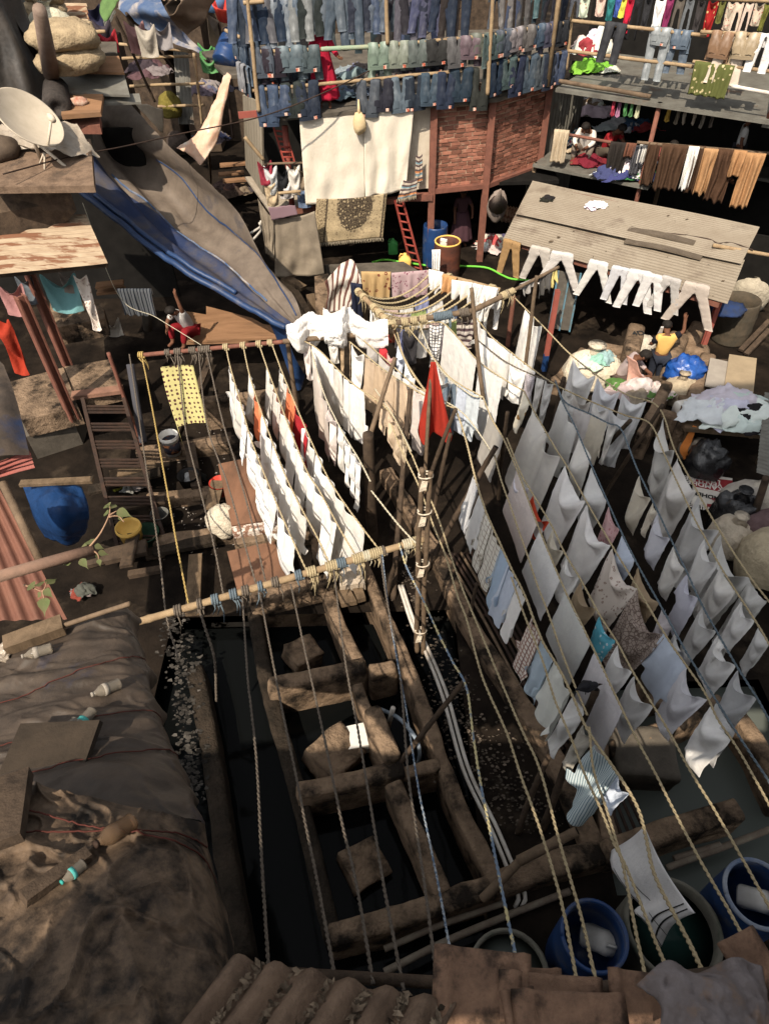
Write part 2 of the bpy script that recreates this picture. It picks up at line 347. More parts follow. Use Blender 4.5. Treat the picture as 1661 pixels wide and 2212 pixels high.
def corrugated(c,pitch,amp,rows=8,along=0,jit=.01):
 """c: four corners in order; ridges run across edge c0-c1"""
 a,b,c2,d=map(V3,c);L=np.linalg.norm(b-a);k=max(4,int(L/pitch))*6;nrm=np.cross(b-a,d-a);nrm/=np.linalg.norm(nrm)
 nrm=nrm if nrm[2]>0 else-nrm
 u=np.linspace(0,1,k+1);g=np.zeros((rows+1,k+1,3))
 for i,v in enumerate(np.linspace(0,1,rows+1)):
  g[i]=lerp(a,d,v)+np.outer(u,lerp(b,c2,v)-lerp(a,d,v))
  wob=np.array([MN.noise(Vector((x*3,v*2,L)))for x in u])*jit*2
  g[i]+=nrm*(amp*np.sin(u*(k/6)*2*math.pi)+wob)[:,None]
 return g
# the bridge, and an unseen panel added to shade laundry and pens
br=root('road_bridge',(0,-6,0),'concrete road bridge the picture is taken from','bridge')
mb=MB();mb.box((0,-6.6,8.2),(60,11,.5));part('deck',mb,slab_m,br,smooth=False)
bl=root('added_shade_panel',(8,-2.2,0),'tall plain unseen panel above the bridge, added to block the sun','sun blocker')  # added sun blocker, its edges set by where the shade should end
mb=MB();mb.box((11.13,-2.2,16.42),(29,.25,11.66));part('panel',mb,slab_m,bl,smooth=False)
mb=MB()
for x in(-2.6,3,10,18):mb.tube([(x,-2.5,8.4),(x,-2.5,22)],.15,8)
part('post',mb,iron,bl)
# ground, water, pens
def ground():
 n=80;xs=np.linspace(-40,45,n);ys=np.linspace(-12,70,n);g=np.zeros((n,n,3))
 for i,y in enumerate(ys):
  for j,x in enumerate(xs):
   g[i,j]=(x,y,0 if y>9.3 else 0)
 mb=MB()
 hole=lambda x,y:(-4.2<x<1.3 and 1.2<y<7.9)or(3.2<x<6.6 and 2.8<y<6.2)
 xs=np.unique(np.r_[np.linspace(-40,45,70),[-4.2,1.3,3.2,6.6]]);ys=np.unique(np.r_[np.linspace(-12,70,70),[1.2,7.9,2.8,6.2]])
 g=np.array([[(x,y,0.0)for x in xs]for y in ys])
 mask=np.array([[not hole((xs[j]+xs[j+1])/2,(ys[i]+ys[i+1])/2)for j in range(len(xs)-1)]for i in range(len(ys)-1)])
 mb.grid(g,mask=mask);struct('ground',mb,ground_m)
 mb=MB();mb.box((-1.4,4.6,-1.25),(7,8,.1));struct('pen_bottom',mb,darkin)
 mb=MB()
 mb.grid(np.array([[(x,y,-.42)for x in(-4.2,1.3)]for y in(1.2,7.9)]));struct('dark_water',mb,water_d)
 mb=MB();mb.grid(np.array([[(x,y,-.25)for x in(3.2,6.6)]for y in(2.8,6.2)]));struct('grey_water',mb,water_g)
ground()
def wallrun(pts,wd,zt,zb,name,label,cat='pen wall',group=None,m=None,rnd=.5,seed=0,jit=.02):
 """thick hand-plastered wall with a rounded top along a line"""
 p=[V3((*q[:2],0))for q in pts];L=sum(np.linalg.norm(p[i+1]-p[i])for i in range(len(p)-1));n=max(6,int(L/.09));c=cr(p,n)if len(p)>2 else np.linspace(p[0],p[-1],n)
 tg=np.gradient(c,axis=0);tg/=np.linalg.norm(tg,axis=1)[:,None];nr=np.stack([-tg[:,1],tg[:,0],0*tg[:,0]],1)
 wd*=.88;h=wd/2;rr=h*rnd;prof=[(-h,zb)]+[(-h,zb+(zt-rr-zb)*k)for k in(.5,1)]+[(-h+rr-rr*math.cos(a),zt-rr+rr*math.sin(a))for a in np.linspace(.3,math.pi/2,4)]
 prof+=[(-x,z)for x,z in prof[::-1]]
 g=np.zeros((n+4,len(prof),3))
 for i in range(n):
  for j,(x,z)in enumerate(prof):
   q=c[i]+nr[i]*x;q=q+np.array((0,0,z));a=MN.noise(Vector(q*2.2)+Vector((seed,0,0)))+.5*MN.noise(Vector(q*6))
   g[i+2,j]=q+nr[i]*a*jit*np.sign(x if x else 1)+np.array((0,0,a*jit*(1 if z>zb+.2 else 0)))
 for k,(src,d)in enumerate(((2,-1),(n+1,1))):
  cc=g[src].mean(axis=0);cen=c[0 if k==0 else-1];t=tg[0 if k==0 else-1]*d
  for s_,(sh,sc)in enumerate(((.06,.82),(.085,.0))):
   q=g[src].copy();q=cen+(q-cen)*np.array((sc,sc,1));q[:,2]=zb+(g[src][:,2]-zb)*(1-.07*(s_+1));idx=(1-s_)if k==0 else n+2+s_
   g[idx]=q+t*sh*wd*3
 mb=MB();mb.grid(g);return solo(name,mb,m or concrete,label,cat,group)
ZT=.42
def wp(lst,z=ZT):return[P(q,z)for q in lst]
PG='concrete wash pen walls';darkcon=M('near_black_concrete',(.04,.03,.022),(.016,.013,.01),sc=3,bump=1.0,bsc=14)  # much darker concrete for two low walls and some yard boards
wallrun(wp([(779,1200),(833,1330),(891,1461),(945,1612),(997,1747),(1075,1905)]),.27,ZT,-1.2,'pen_wall','long rounded concrete wall between the dark pens and the littered walkway',group=PG)
wallrun(wp([(708,1278),(735,1350),(776,1432)]),.27,ZT,-1.2,'pen_wall','short sunlit rounded wall below the rope wrapped bamboo bar',group=PG,seed=1)
wallrun(wp([(772,1476),(795,1540),(812,1600),(842,1650)]),.22,ZT-.02,-1.2,'pen_wall','rounded wall running past the white plastic box in the pen',group=PG,seed=2)
wallrun(wp([(805,1540),(848,1640)]),.34,ZT+.14,ZT-.3,'washing_stone','long rounded stone lying on top of the pen wall','washing stone',seed=3)
wallrun(wp([(849,1690),(900,1800),(955,1925)]),.3,ZT,-1.2,'pen_wall','shaded wall between the two darkest pens with a knobbly top',group=PG,seed=4)
wallrun(wp([(545,1293),(640,1272),(722,1252)]),.34,ZT+.1,-1.2,'pen_wall','broad sunlit pen wall right under the wrapped bamboo bar',group=PG,seed=5)
wallrun(wp([(584,1478),(690,1458),(785,1438)]),.33,ZT+.06,-1.2,'pen_wall','sunlit cross wall with a tall bright face above dark water',group=PG,seed=6)
wallrun(wp([(802,1448),(850,1436)]),.3,ZT+.02,-1.2,'pen_wall','mossy sided cross wall joining the long wall',group=PG,seed=7)
wallrun(wp([(646,1706),(760,1684),(868,1657)]),.31,ZT+.03,-1.2,'pen_wall','half shaded cross wall in front of the big stone block',group=PG,seed=8)
wallrun(wp([(876,1666),(948,1648)]),.25,ZT,-1.2,'pen_wall','short cross wall meeting the long wall under the blue rope',group=PG,seed=9)
wallrun(wp([(715,2018),(830,1988),(960,1945),(1060,1912)]),.34,ZT,-1.2,'pen_wall','front wall closing the darkest pens near the drums',group=PG,seed=10)
wallrun(wp([(1068,1905),(1180,1868),(1302,1836)]),.4,ZT,-1.2,'pen_wall','front wall closing the end of the littered walkway',group=PG,seed=11)
wallrun(wp([(1310,1842),(1450,1790),(1592,1748)]),.36,ZT+.1,-1.2,'pen_wall','rounded front wall of the grey water tank',group=PG,seed=12)
wallrun(wp([(833,1005),(940,1180),(1013,1329),(1100,1465),(1205,1633),(1298,1842)]),.36,.3,-.3,'pen_wall','flat kerb wall between the walkway and the bar grating',group=PG,seed=13,rnd=.2)
wallrun(wp([(1330,1612),(1460,1560),(1560,1510)]),.3,ZT,-1.2,'pen_wall','far wall of the grey water tank behind the hanging shirts',group=PG,seed=14)
wallrun(wp([(1302,1600),(1310,1700),(1326,1830)]),.3,ZT-.1,-1.2,'pen_wall','side wall of the grey water tank beside the grating',group=PG,seed=15)
wallrun(wp([(1572,1508),(1640,1600),(1700,1720)]),.3,ZT,-1.2,'pen_wall','outer side wall of the grey water tank',group=PG,seed=16)
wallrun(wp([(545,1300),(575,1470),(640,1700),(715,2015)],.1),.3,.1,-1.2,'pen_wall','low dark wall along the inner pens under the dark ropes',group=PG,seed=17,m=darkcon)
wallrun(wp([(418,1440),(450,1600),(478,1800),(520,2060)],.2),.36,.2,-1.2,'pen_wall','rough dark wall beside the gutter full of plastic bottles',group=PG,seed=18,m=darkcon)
ug='wash pen walls round the two men'
def uw(a,b,wd,zt,label,seed):wallrun([P(a,zt),P(b,zt)],wd,zt,-.1,'pen_wall',label,'pen wall',ug,seed=seed,jit=.03)
uw(A8(300,1215),A8(590,1270),.35,.8,'mossy rounded wall behind the white laundry bundle',21)
uw(A8(985,1290),A8(890,1420),.4,.8,'sunlit rounded wall behind the blue plastic bag',22)
uw(A8(880,1520),A8(700,1900),.34,.8,'dark narrow wall beside the knee high white sack',23)
uw(A8(1200,1300),A8(1010,1840),.42,.8,'long rounded outer wall with a red post beside the cardboard table',24)
uw(A8(820,1740),A8(1020,1790),.35,.7,'cross wall below the white plastic can',25)
uw(A8(1010,1230),A8(1180,1260),.5,.8,'sun speckled block wall by the foot of the red post',26)
uw(A8(240,1260),A8(20,1500),.35,.45,'sloping plank like wall at the left of the white bundle',27)
# brick laundry house with terrace
Fa,Fb=(1.77,22.33),(3.51,22.66);Fc=tuple(float(x)for x in P((1165,337),2.78)[:2])
C0=(-3.05,21.42)
house=root('laundry_house',(1.5,24.0,0),'two storey laundry house with brick front and jeans hung along its terrace','house')
def brickpanel(a,b,z0,z1):
 a,b=V3(a),V3(b);t=b-a;L=np.linalg.norm(t);t/=L;T=np.array((t[0],t[1],0));N=np.array((t[1],-t[0],0));A=np.array((a[0],a[1],0))
 mb=MB();mo=MB();mo.box(A+T*L/2+np.array((0,0,(z0+z1)/2))-N*.07,(L,.12,z1-z0),(T,N,(0,0,1)))
 rh,bl=.118,.33;nr=int((z1-z0)/rh);rnd=random.Random(3)
 for i in range(nr):
  x=-(i%2)*bl*.5
  while x<L:
   l=bl*rnd.uniform(.85,1.08);x0,x1=max(x,0),min(x+l-.028,L)
   if x1-x0>.06 and rnd.random()>.01:
    mb.box(A+T*(x0+x1)/2+np.array((0,0,z0+(i+.5)*rh+rnd.uniform(-.008,.008)))-N*(.02-rnd.uniform(0,.022)),(x1-x0,.06,rh-.03),(T,N,(0,0,1)),jit=.018)
   x+=l
 w_=part('brick_wall',mb,brick_m,house,smooth=False);part('mortar',mo,mortar,w_,smooth=False,par_o=tuple(house.location));return w_
brickpanel(Fa,Fb,2.55,5.35);brickpanel(Fb,Fc,2.55,5.35)
def p2(a,z):return np.array((a[0],a[1],z))
N1=np.array((.186,-.983,0));N2=V3((Fc[1]-Fb[1],Fb[0]-Fc[0],0));N2=N2/np.linalg.norm(N2)
for q,z0 in((Fa,0),(Fb,0),(Fc,0)):
 mb=MB();mb.ibeam(p2(q,z0)+np.array((0,-.1,0)),p2(q,5.0 if q!=Fb else 5.6)+np.array((0,-.1,0)),.2,.2);part('post',mb,iron,house,smooth=False)
mb=MB();mb.beam(p2(Fa,2.5)+N1*.1,p2(Fb,2.5)+N1*.1,.16,.14);mb.beam(p2(Fb,2.5)+N2*.1,p2(Fc,2.5)+N2*.1,.16,.14)
mb.beam(p2(C0,2.3),p2((.9,22.16),2.3),.16,.16);mb.beam((.9,22.2,2.35),p2(Fa,2.35)+N1*.16,.2,.2);part('floor_beam',mb,iron,house,smooth=False)
mb=MB();k=mb.add([p2(C0,4.92)+N1*.35,p2(Fb,4.92)+N1*.35,p2(Fc,4.92)+N2*.3,(6.5,31,4.92),(-4.5,31,4.92),p2(C0,5.02)+N1*.35,p2(Fb,5.02)+N1*.35,p2(Fc,5.02)+N2*.3,(6.5,31,5.02),(-4.5,31,5.02)])
mb.f+=[[4,3,2,1,0],[5,6,7,8,9]]+[[i,(i+1)%5,(i+1)%5+5,i+5]for i in range(5)];part('terrace_floor',mb,slab_m,house,smooth=False)
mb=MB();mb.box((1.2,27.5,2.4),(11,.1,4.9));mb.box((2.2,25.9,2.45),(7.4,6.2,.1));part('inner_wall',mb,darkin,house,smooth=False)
mb=MB();mb.box((1.25,22.3,3.75),(.9,.1,2.4),((.983,.186,0),(-.186,.983,0),(0,0,1)));part('white_wall',mb,M('limewash',(.6,.53,.43),(.48,.41,.32),sc=3,c3=(.25,.2,.15),t3=(.6,.75)),house,smooth=False)
mb=MB();a,b=P(A2(185,640),5.0),P(A2(312,700),5.0);c,d=P(A2(205,1130),2.6),P(A2(322,1310),2.6)
for i in range(7):
 u0_,u1_=i/7+.004,(i+1)/7-.004;q=[lerp(a,b,u0_),lerp(a,b,u1_),lerp(c,d,u1_),lerp(c,d,u0_)];bk=np.array((.05,.05,0));k=mb.add(q+[x+bk for x in q]);mb.f+=[[k,k+1,k+2,k+3],[k+7,k+6,k+5,k+4]]+[[k+j,k+4+j,k+4+(j+1)%4,k+(j+1)%4]for j in range(4)]
part('plank_wall',mb,boardwall,house,smooth=False)
mb=MB();q=[P(A2(200,1190),2.3),P(A2(370,1425),2.3),P(A2(670,1390),2.3),P(A2(640,1200),2.3)];k=mb.add(q+[x-np.array((0,0,.08))for x in q]);mb.f+=[[k+3,k+2,k+1,k],[k+4,k+5,k+6,k+7]]+[[k+j,k+(j+1)%4,k+4+(j+1)%4,k+4+j]for j in range(4)]
part('lower_floor',mb,M('floor_sheet',(.34,.29,.23),(.26,.22,.17),sc=2),house,smooth=False)
mb=MB()
for q0,q1 in((A2(470,850),A2(520,1400)),):t0=P(q1,2.3);mb.tube([t0,PV(q0,t0[:2],t0[:2]+np.array((1,.19)))],.09,8)
part('red_post',mb,redpaint,house)
mb=MB();mb.box(PV(A2(250,770),C0,Fa,.3),(.75,.06,.16),((.983,.186,0),(-.186,.983,0),(0,0,1)));part('red_beam_end',mb,redpaint,house,smooth=False)
# right hand building
G0=V3((5.62,23.45));GD=V3((.821,-.571));G1=G0+GD*10
GN=np.array((GD[1],-GD[0],0));GT=np.array((GD[0],GD[1],0))
def gp(s,off,z):return np.array((*(G0+GD*s),z))+GN*off
wash=root('workshop_building',(*(G0+GD*4),0),'open fronted two storey workshop full of people and folded clothes','building')
def slab(mb,s0,s1,f,bk,z,th):
 q=[gp(s0,f,z),gp(s1,f,z),gp(s1,-bk,z),gp(s0,-bk,z)];k=mb.add(q+[x-np.array((0,0,th))for x in q]);mb.f+=[[k,k+1,k+2,k+3],[k+7,k+6,k+5,k+4]]+[[k+j,k+4+j,k+4+(j+1)%4,k+(j+1)%4]for j in range(4)]
Z2=PV((1200,185),G0,G1)[2];Z1=PV((1196,356),G0,G1)[2]
mb=MB();slab(mb,0,6.1,.25,5,Z2,.1);slab(mb,5.9,14,.1,5,Z2-.12,.1);part('upper_floor',mb,tin_grey,wash,smooth=False)
mb=MB();slab(mb,-.4,3.4,.3,3.4,Z1,.08);slab(mb,3.41,14,-2.3,3.4,Z1-.05,.08);part('lower_floor',mb,tin_grey,wash,smooth=False)
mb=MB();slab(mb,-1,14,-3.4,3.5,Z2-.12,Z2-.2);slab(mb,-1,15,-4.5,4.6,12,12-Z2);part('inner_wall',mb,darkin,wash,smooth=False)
mb=MB();mb.grid(corrugated([gp(-.75,-.2,Z2-.15),gp(-.1,-2.6,Z2-.15),gp(-.1,-2.6,0),gp(-.75,-.2,0)],.16,.03,3));part('side_wall',mb,tin_grey,wash)
for s_,off,z0,z1,m_ in((-.3,.2,Z2,9.5,bamboo),(3.1,.1,0,Z2,iron),(9,.1,0,Z2,iron),(6.0,.05,Z2,9,iron),(3.3,-1.5,0,Z1,wood),(-.4,.1,0,Z1,wood)):
 mb=MB();mb.tube([gp(s_,off,z0),gp(s_,off,z1)],.07,8);part('post',mb,m_,wash)
# tin roofed washing shed
shed=root('tin_shed',P((1350,660),0),'open washing shed under a wide dusty corrugated tin roof','shed')
ra,rb,rc,rd=P((1150,390),3.0),P((1640,490),3.0),P((1600,570),2.75),P((1113,462),2.78)
re,rf,rg,rh=P((1120,452),2.74),P((1608,561),2.71),P((1570,657),2.45),P((1085,517),2.48)
mb=MB();mb.grid(corrugated([ra,rd,rc,rb],.09,.009,30,jit=.02));r1=part('roof_sheet',mb,tin_m,shed)
mb=MB();mb.grid(corrugated([re,rh,rg,rf],.09,.009,30,jit=.02));part('roof_sheet',mb,tin_m,shed)
for q,zt in(((1174,800),2.4),((1500,797),2.4)):
 b=P(q,0);mb=MB();mb.ibeam(b+np.array((0,0,.5)),b+np.array((0,0,zt)),.12,.12);p_=part('post',mb,redpaint,shed,smooth=False)
 mb=MB();mb.ibeam(b,b+np.array((0,0,.5)),.13,.13);part('painted_foot',mb,bluedrum if q[0]<1300 else iron,shed,smooth=False)
for q in((1180,560),(1590,540)):
 b=P(q,0);b[1]+=2.2;mb=MB();mb.ibeam(b,b+np.array((0,0,2.6)),.12,.12);part('post',mb,iron,shed,smooth=False)
mb=MB();mb.beam(rh+np.array((.1,.15,-.1)),rg+np.array((-.1,.15,-.1)),.1,.12);mb.beam(ra+np.array((.1,-.15,-.1)),rb+np.array((-.1,-.15,-.1)),.1,.12);part('roof_beam',mb,iron,shed,smooth=False)
mb=MB();a,b=P(A7(1140,1120),.15),P(A7(1300,1140),.15);t=(b-a)/np.linalg.norm(b-a)
mb.beam(a+np.array((0,0,.95)),b+np.array((0,0,.95)),.06,1.75);dr=part('door',mb,M('grey_door',(.12,.11,.095),(.08,.07,.06),sc=3,c3=(.2,.18,.15),t3=(.6,.75)),shed,smooth=False)
mb=MB()
for q in(a,lerp(a,b,.52),b):mb.beam(q+np.array((0,-.045,.05)),q+np.array((0,-.045,1.86)),.04,.05,(0,1,0))
part('frame',mb,M('worn_blue_paint',(.1,.28,.4),(.16,.17,.16),sc=5),dr,smooth=False,par_o=tuple(shed.location))
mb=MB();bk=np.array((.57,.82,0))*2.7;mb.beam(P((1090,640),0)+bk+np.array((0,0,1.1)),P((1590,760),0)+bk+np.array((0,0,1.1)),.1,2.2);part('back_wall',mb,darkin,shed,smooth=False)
# houses on the left
def solidquad(mb,q,th,noise_=0):
 q=[V3(x)for x in q];k=mb.add(q+[x-np.array((0,0,th))for x in q]);mb.f+=[[k+3,k+2,k+1,k],[k+4,k+5,k+6,k+7]]+[[k+j,k+(j+1)%4,k+4+(j+1)%4,k+4+j]for j in range(4)]
lh=root('roofed_shack',P((110,420),0),'shack with a flat mouldy sheet roof that carries the satellite dish','shack')
mb=MB();solidquad(mb,[P((0-40,404),5.6),P((204,401),5.6),P((196,300),5.8),P((-60,300),5.8)],.14);part('roof',mb,asb,lh,smooth=False)
mb=MB();solidquad(mb,[P((-60,470),4.9),P((120,440),4.9),P((150,405),5.3),P((-60,405),5.3)],.5);part('wall',mb,darkwood,lh,smooth=False)
mb=MB();mb.tube([P(A5(350,-5),4.8),P(A5(385,105),4.2)],.12,6);part('post',mb,iron,lh)
fs=root('board_roofed_shack',P((200,215),0),'shack roofed with loose boards and sheets below the white bundles','shack')
mb=MB();solidquad(mb,[P(A1(370,690),6.0),P(A1(605,672),6.0),P(A1(620,565),6.15),P(A1(370,560),6.15)],.1);part('board',mb,plank,fs,smooth=False)
mb=MB();solidquad(mb,[P(A1(380,555),6.2),P(A1(780,570),6.1),P(A1(745,435),6.35),P(A1(350,420),6.4)],.05);part('sheet',mb,tin_grey,fs,smooth=False)
mb=MB();solidquad(mb,[P(A1(520,430),6.45),P(A1(748,436),6.42),P(A1(715,335),6.6),P(A1(320,345),6.6)],.05);part('board',mb,plank,fs,smooth=False)
mb=MB();solidquad(mb,[P(A1(610,622),5.95),P(A1(848,612),5.9),P(A1(838,560),6.02),P(A1(610,572),6.06)],.05);part('sheet',mb,tin_grey,fs,smooth=False)
mb=MB();solidquad(mb,[P(A1(360,750),5.7),P(A1(600,752),5.7),P(A1(600,690),5.8),P(A1(370,695),5.8)],.2);part('wall',mb,iron,fs,smooth=False)
mb=MB();solidquad(mb,[P(A1(560,320),6.6),P(A1(705,318),6.6),P(A1(700,250),6.7),P(A1(560,250),6.7)],.06);part('sheet',mb,slab_m,fs,smooth=False)
mb=MB();mb.grid(corrugated([P(A1(230,150),7.0),P(A1(190,20),7.3),P(A1(520,20),7.3),P(A1(545,180),7.0)],.3,.05,6));part('roof',mb,rust_tin,fs)
rs=root('rusty_roof_shack',P((120,560),0),'shack under the streaky rusted corrugated roof','shack')
mb=MB();mb.grid(corrugated([P(A5(-60,138),4.5),P(A5(-60,508),4.2),P(A5(730,428),4.2),P(A5(582,98),4.5)],.17,.03,14));part('roof',mb,rust_tin,rs)
mb=MB();mb.beam(P(A5(-40,505),4.08),P(A5(725,432),4.08),.1,.12);part('roof_beam',mb,darkwood,rs,smooth=False)
for q0,zt,off in((A5(500,1480),4.1,0),(A5(460,1120),4.1,1.0)):
 b=P(q0,.9 if not off else 1.1);mb=MB();mb.ibeam(b,np.array((b[0],b[1],zt)),.22,.2,(1,1,0));part('post',mb,iron,rs,smooth=False)
mb=MB();solidquad(mb,[P(A5(60,1230),1.2),P(A5(150,1490),1.2),P(A5(530,1400),1.2),P(A5(430,1130),1.2)],.5);solidquad(mb,[P(A5(436,1126),1.25),P(A5(525,1330),1.25),P(A5(820,1262),1.25),P(A5(752,1074),1.25)],.4);part('stone_ledge',mb,concrete,rs,smooth=False)
mb=MB();solidquad(mb,[P(A5(150,1490),.9),P(A5(180,1600),.7),P(A5(500,1500),.7),P(A5(530,1400),.9)],.7);part('lower_ledge',mb,slab_m,rs,smooth=False)
mb=MB();solidquad(mb,[P(A5(340,660),2.0),P(A5(340,870),2.0),P(A5(710,800),2.0),P(A5(700,720),2.0)],.5);part('shelf',mb,concrete,rs,smooth=False)
mb=MB();mb.box(P((60,640),1.5)+np.array((-1,2.6,1)),(9,.1,5));part('inner_wall',mb,darkin,rs,smooth=False)
gs=root('grey_tarp_shack',P((20,900),0),'low roof edge under grey tarpaulin with a red tin gutter','shack')
cg=[[P((-80,760),4.8),P((-20,765),4.8),P((10,790),4.8)],[P((-80,860),4.75),P((0,860),4.8),P((36,862),4.7)],[P((-80,1000),4.6),P((10,985),4.65),P((66,984),4.5)]]
mb=MB();mb.grid(wrinkle(patch(cg,22,30),.03,2.5,3));part('tarpaulin',mb,dustbrown,gs)
mb=MB();q=[P(B1(-60,440),4.55),P(B1(205,345),4.5),P(B1(235,455),4.25),P(B1(-60,540),4.25)];mb.grid(corrugated([q[0],q[3],q[2],q[1]],.16,.02,6));part('gutter',mb,M('red_gutter',(.36,.11,.09),(.26,.1,.085),sc=4),gs)
ws=root('red_corrugated_lean_to',P((60,1330),0),'lean-to clad in red brown corrugated tin at the picture edge','lean-to')
mb=MB();mb.grid(corrugated([P(B1(-330,1500),3.4),P(B1(455,1480),3.2),P(B1(-20,560),4.3),P(B1(-500,600),4.3)],.21,.045,8));part('cladding',mb,red_tin,ws)
mb=MB();mb.tube([P(B1(20,560),4.3),P(B1(150,830),4.0),P(B1(280,1100),3.6)],.06,8);part('edge_pole',mb,bamboo_old,ws)
# big tarpaulins
ctrl=[[P(A1(470,1130),4.3),P(A1(560,870),4.9),P(A1(600,630),5.4),P(A1(790,628),5.4)],[P(A5(740,85),4.0),P(A1(700,900),4.3),P(A1(800,840),4.7),P(A1(1000,860),4.9)],[P(A5(960,265),3.6),P(A1(900,1150),3.6),P(A1(1050,1050),4.0),P(A1(1300,1140),4.2)],[P(A5(1250,470),3.2),P(A1(1150,1350),3.0),P(A1(1300,1250),3.6),P(A1(1445,1300),3.8)],[P(A6(0,690),2.9),P(A6(100,550),2.8),P(A6(220,420),3.1),P(A6(345,545),3.2)],[P(A6(260,840),2.6),P(A6(360,790),2.6),P(A6(440,700),2.8),P(A6(520,740),2.8)],[P(A6(480,962),2.35),P(A6(520,955),2.35),P(A6(560,945),2.4),P(A6(592,905),2.4)]]
g=patch(ctrl,44,90)
for i in range(90):
 for j in range(44):
  u,v=j/43,i/89;e=max(0,1-abs(u-.28)/.3)
  g[i,j,2]+=.2*e*math.sin(u*34+v*7+MN.noise(Vector((u*3,v*4,1)))*2)*(1-v*.75)
g=wrinkle(g,.035,1.6,5)
tp=root('blue_canopy',P((400,480),0),'huge dust covered blue tarpaulin stretched down beside the pens','tarpaulin')
mb=MB();mb.grid(g[:,14:]);part('sheet',mb,M('dust_grey_tarp',(.15,.12,.095),(.095,.075,.06),sc=2,rough=.6,bump=.4,bsc=12,c3=(.06,.055,.06),sc3=.9,t3=(.58,.7),spec=.2),tp);mb=MB();mb.grid(g[:,:15]);part('sheet',mb,M('navy_tarp',(.03,.042,.085),(.07,.06,.055),sc=1.4,rough=.6,bump=.4,bsc=9,c3=(.02,.03,.07),sc3=.8,t3=(.45,.6)),tp,label='dark navy folded strip of the tarpaulin')
mb=MB();e=g[:,0];mb.tube(e+np.array((0,-.03,-.03)),.075,8);mb.tube(e[8:70]+np.array((.06,.12,.05)),.06,8);part('rolled_edge',mb,bluetarp,tp)
mb=MB();e=g[8:78,15];mb.tube(e+np.array((0,0,.01)),.04,6,sq=.5);part('seam',mb,palebluetarp,tp)
mb=MB();e=g[20:88,29];mb.tube(e+np.array((0,0,.0)),.032,6,sq=.5);part('seam',mb,bluetarp,tp)
mb=MB();mb.grid(wrinkle(patch([[P(A6(340,890),2.4),P(A6(420,900),2.4),P(A6(470,960),2.3)],[P(A6(430,1080),1.4),P(A6(500,1100),1.5),P(A6(530,1150),1.5)],[P(A6(540,1400),.1),P(A6(580,1380),.1),P(A6(608,1290),.2)]],14,24),.03,3));part('hanging_corner',mb,bluetarp,tp)
b2=solo('blue_awning',MB_:=MB(),palebluetarp,'faded blue awning sheet sagging over the back lanes','tarpaulin')if False else None
mb=MB();mb.grid(wrinkle(patch([[P(A1(745,-40),6.9),P(A1(850,-40),7.0),P(A1(950,-40),7.0)],[P(A1(720,60),6.6),P(A1(880,70),6.7),P(A1(1010,90),6.7)],[P(A1(900,190),6.1),P(A1(980,170),6.2),P(A1(1080,180),6.2)],[P(A1(1195,325),5.6),P(A1(1205,315),5.6),P(A1(1215,305),5.6)]],20,34),.06,1.5,2));solo('blue_awning',mb,palebluetarp,'faded blue awning sheet sagging to a point over the back lanes','tarpaulin')
e1=[(0-70,1425),(60,1392),(170,1350),(280,1303)]
ctrl=[[P((-90,1440),4.5),P((60,1395),4.6),P((180,1345),4.6),P((262,1312),4.45),P((288,1330),4.1)],[P((-90,1540),4.8),P((60,1490),4.9),P((190,1450),4.9),P((300,1425),4.7),P((322,1440),4.2)],[P((-90,1640),5.2),P((80,1590),5.25),P((220,1560),5.2),P((335,1545),4.95),P((350,1570),4.4)],[P((-90,1740),5.6),P((100,1690),5.65),P((260,1650),5.55),P((385,1660),5.2),P((404,1690),4.7)],[P((-90,1860),6.0),P((100,1810),6.0),P((300,1770),5.9),P((425,1770),5.6),P((446,1790),5.1)]]
g=patch(ctrl,120,140)
for i in range(140):
 for j in range(120):
  y=i/2;x=j/2;g[i,j,2]+=.022*math.sin(y*.5+MN.noise(Vector((x*.05,y*.06,0)))*5)*(1 if x<50 else.4)
  if x>46:g[i,j,:2]+=V3((.1,.04))*MN.noise(Vector((y*.16,0,3)))*(x-46)/7
g=wrinkle(g,.035,1.9,8,st=(.5,1.4,1));g=crease(g,.04,1.2,3,st=(.35,1.5,1),w=.06);g=crease(g,.02,2.6,6,st=(.5,1.4,1),w=.06)
tr=root('tarp_covered_roof',P((120,1600),3),'shack roof wrapped in brown dusted blue tarpaulin with bottles lying on it','roof')
g_t1=g.copy();mb=MB();mb.grid(g);part('tarpaulin',mb,dustbrown,tr)
for a,b in((44,36),(76,74),(104,98)):
 mb=MB();pts=[g[int(a+(b-a)*t),int(3+113*t)]+np.array((0,0,.02))for t in np.linspace(0,1,50)];mb.tube(pts,.006,5);part('cord',mb,M('red_cord',(.09,.03,.024))if 'red_cord' not in MATS else MATS['red_cord'],tr)
ctrl=[[P((-110,1730),6.2),P((40,1695),6.25),P((150,1712),6.25),P((300,1745),6.1),P((430,1772),5.9),P((440,1790),5.5)],[P((-110,1880),6.4),P((60,1850),6.45),P((200,1850),6.4),P((340,1850),6.3),P((440,1850),6.0),P((462,1870),5.4)],[P((-110,2040),6.6),P((60,2000),6.6),P((220,2010),6.6),P((370,2010),6.5),P((470,2000),6.2),P((500,2010),5.5)],[P((-110,2160),6.7),P((80,2130),6.7),P((240,2140),6.7),P((400,2140),6.6),P((490,2130),6.35),P((515,2140),5.6)],[P((-110,2330),6.8),P((80,2330),6.8),P((240,2330),6.8),P((400,2330),6.7),P((490,2330),6.45),P((515,2330),5.7)]]
g2=patch(ctrl,170,170);g2=wrinkle(g2,.035,1.8,4);g2=crease(g2,.055,1.3,2,w=.06);g2=crease(g2,.03,2.8,5,w=.06);g2=wrinkle(g2,.01,5,6)
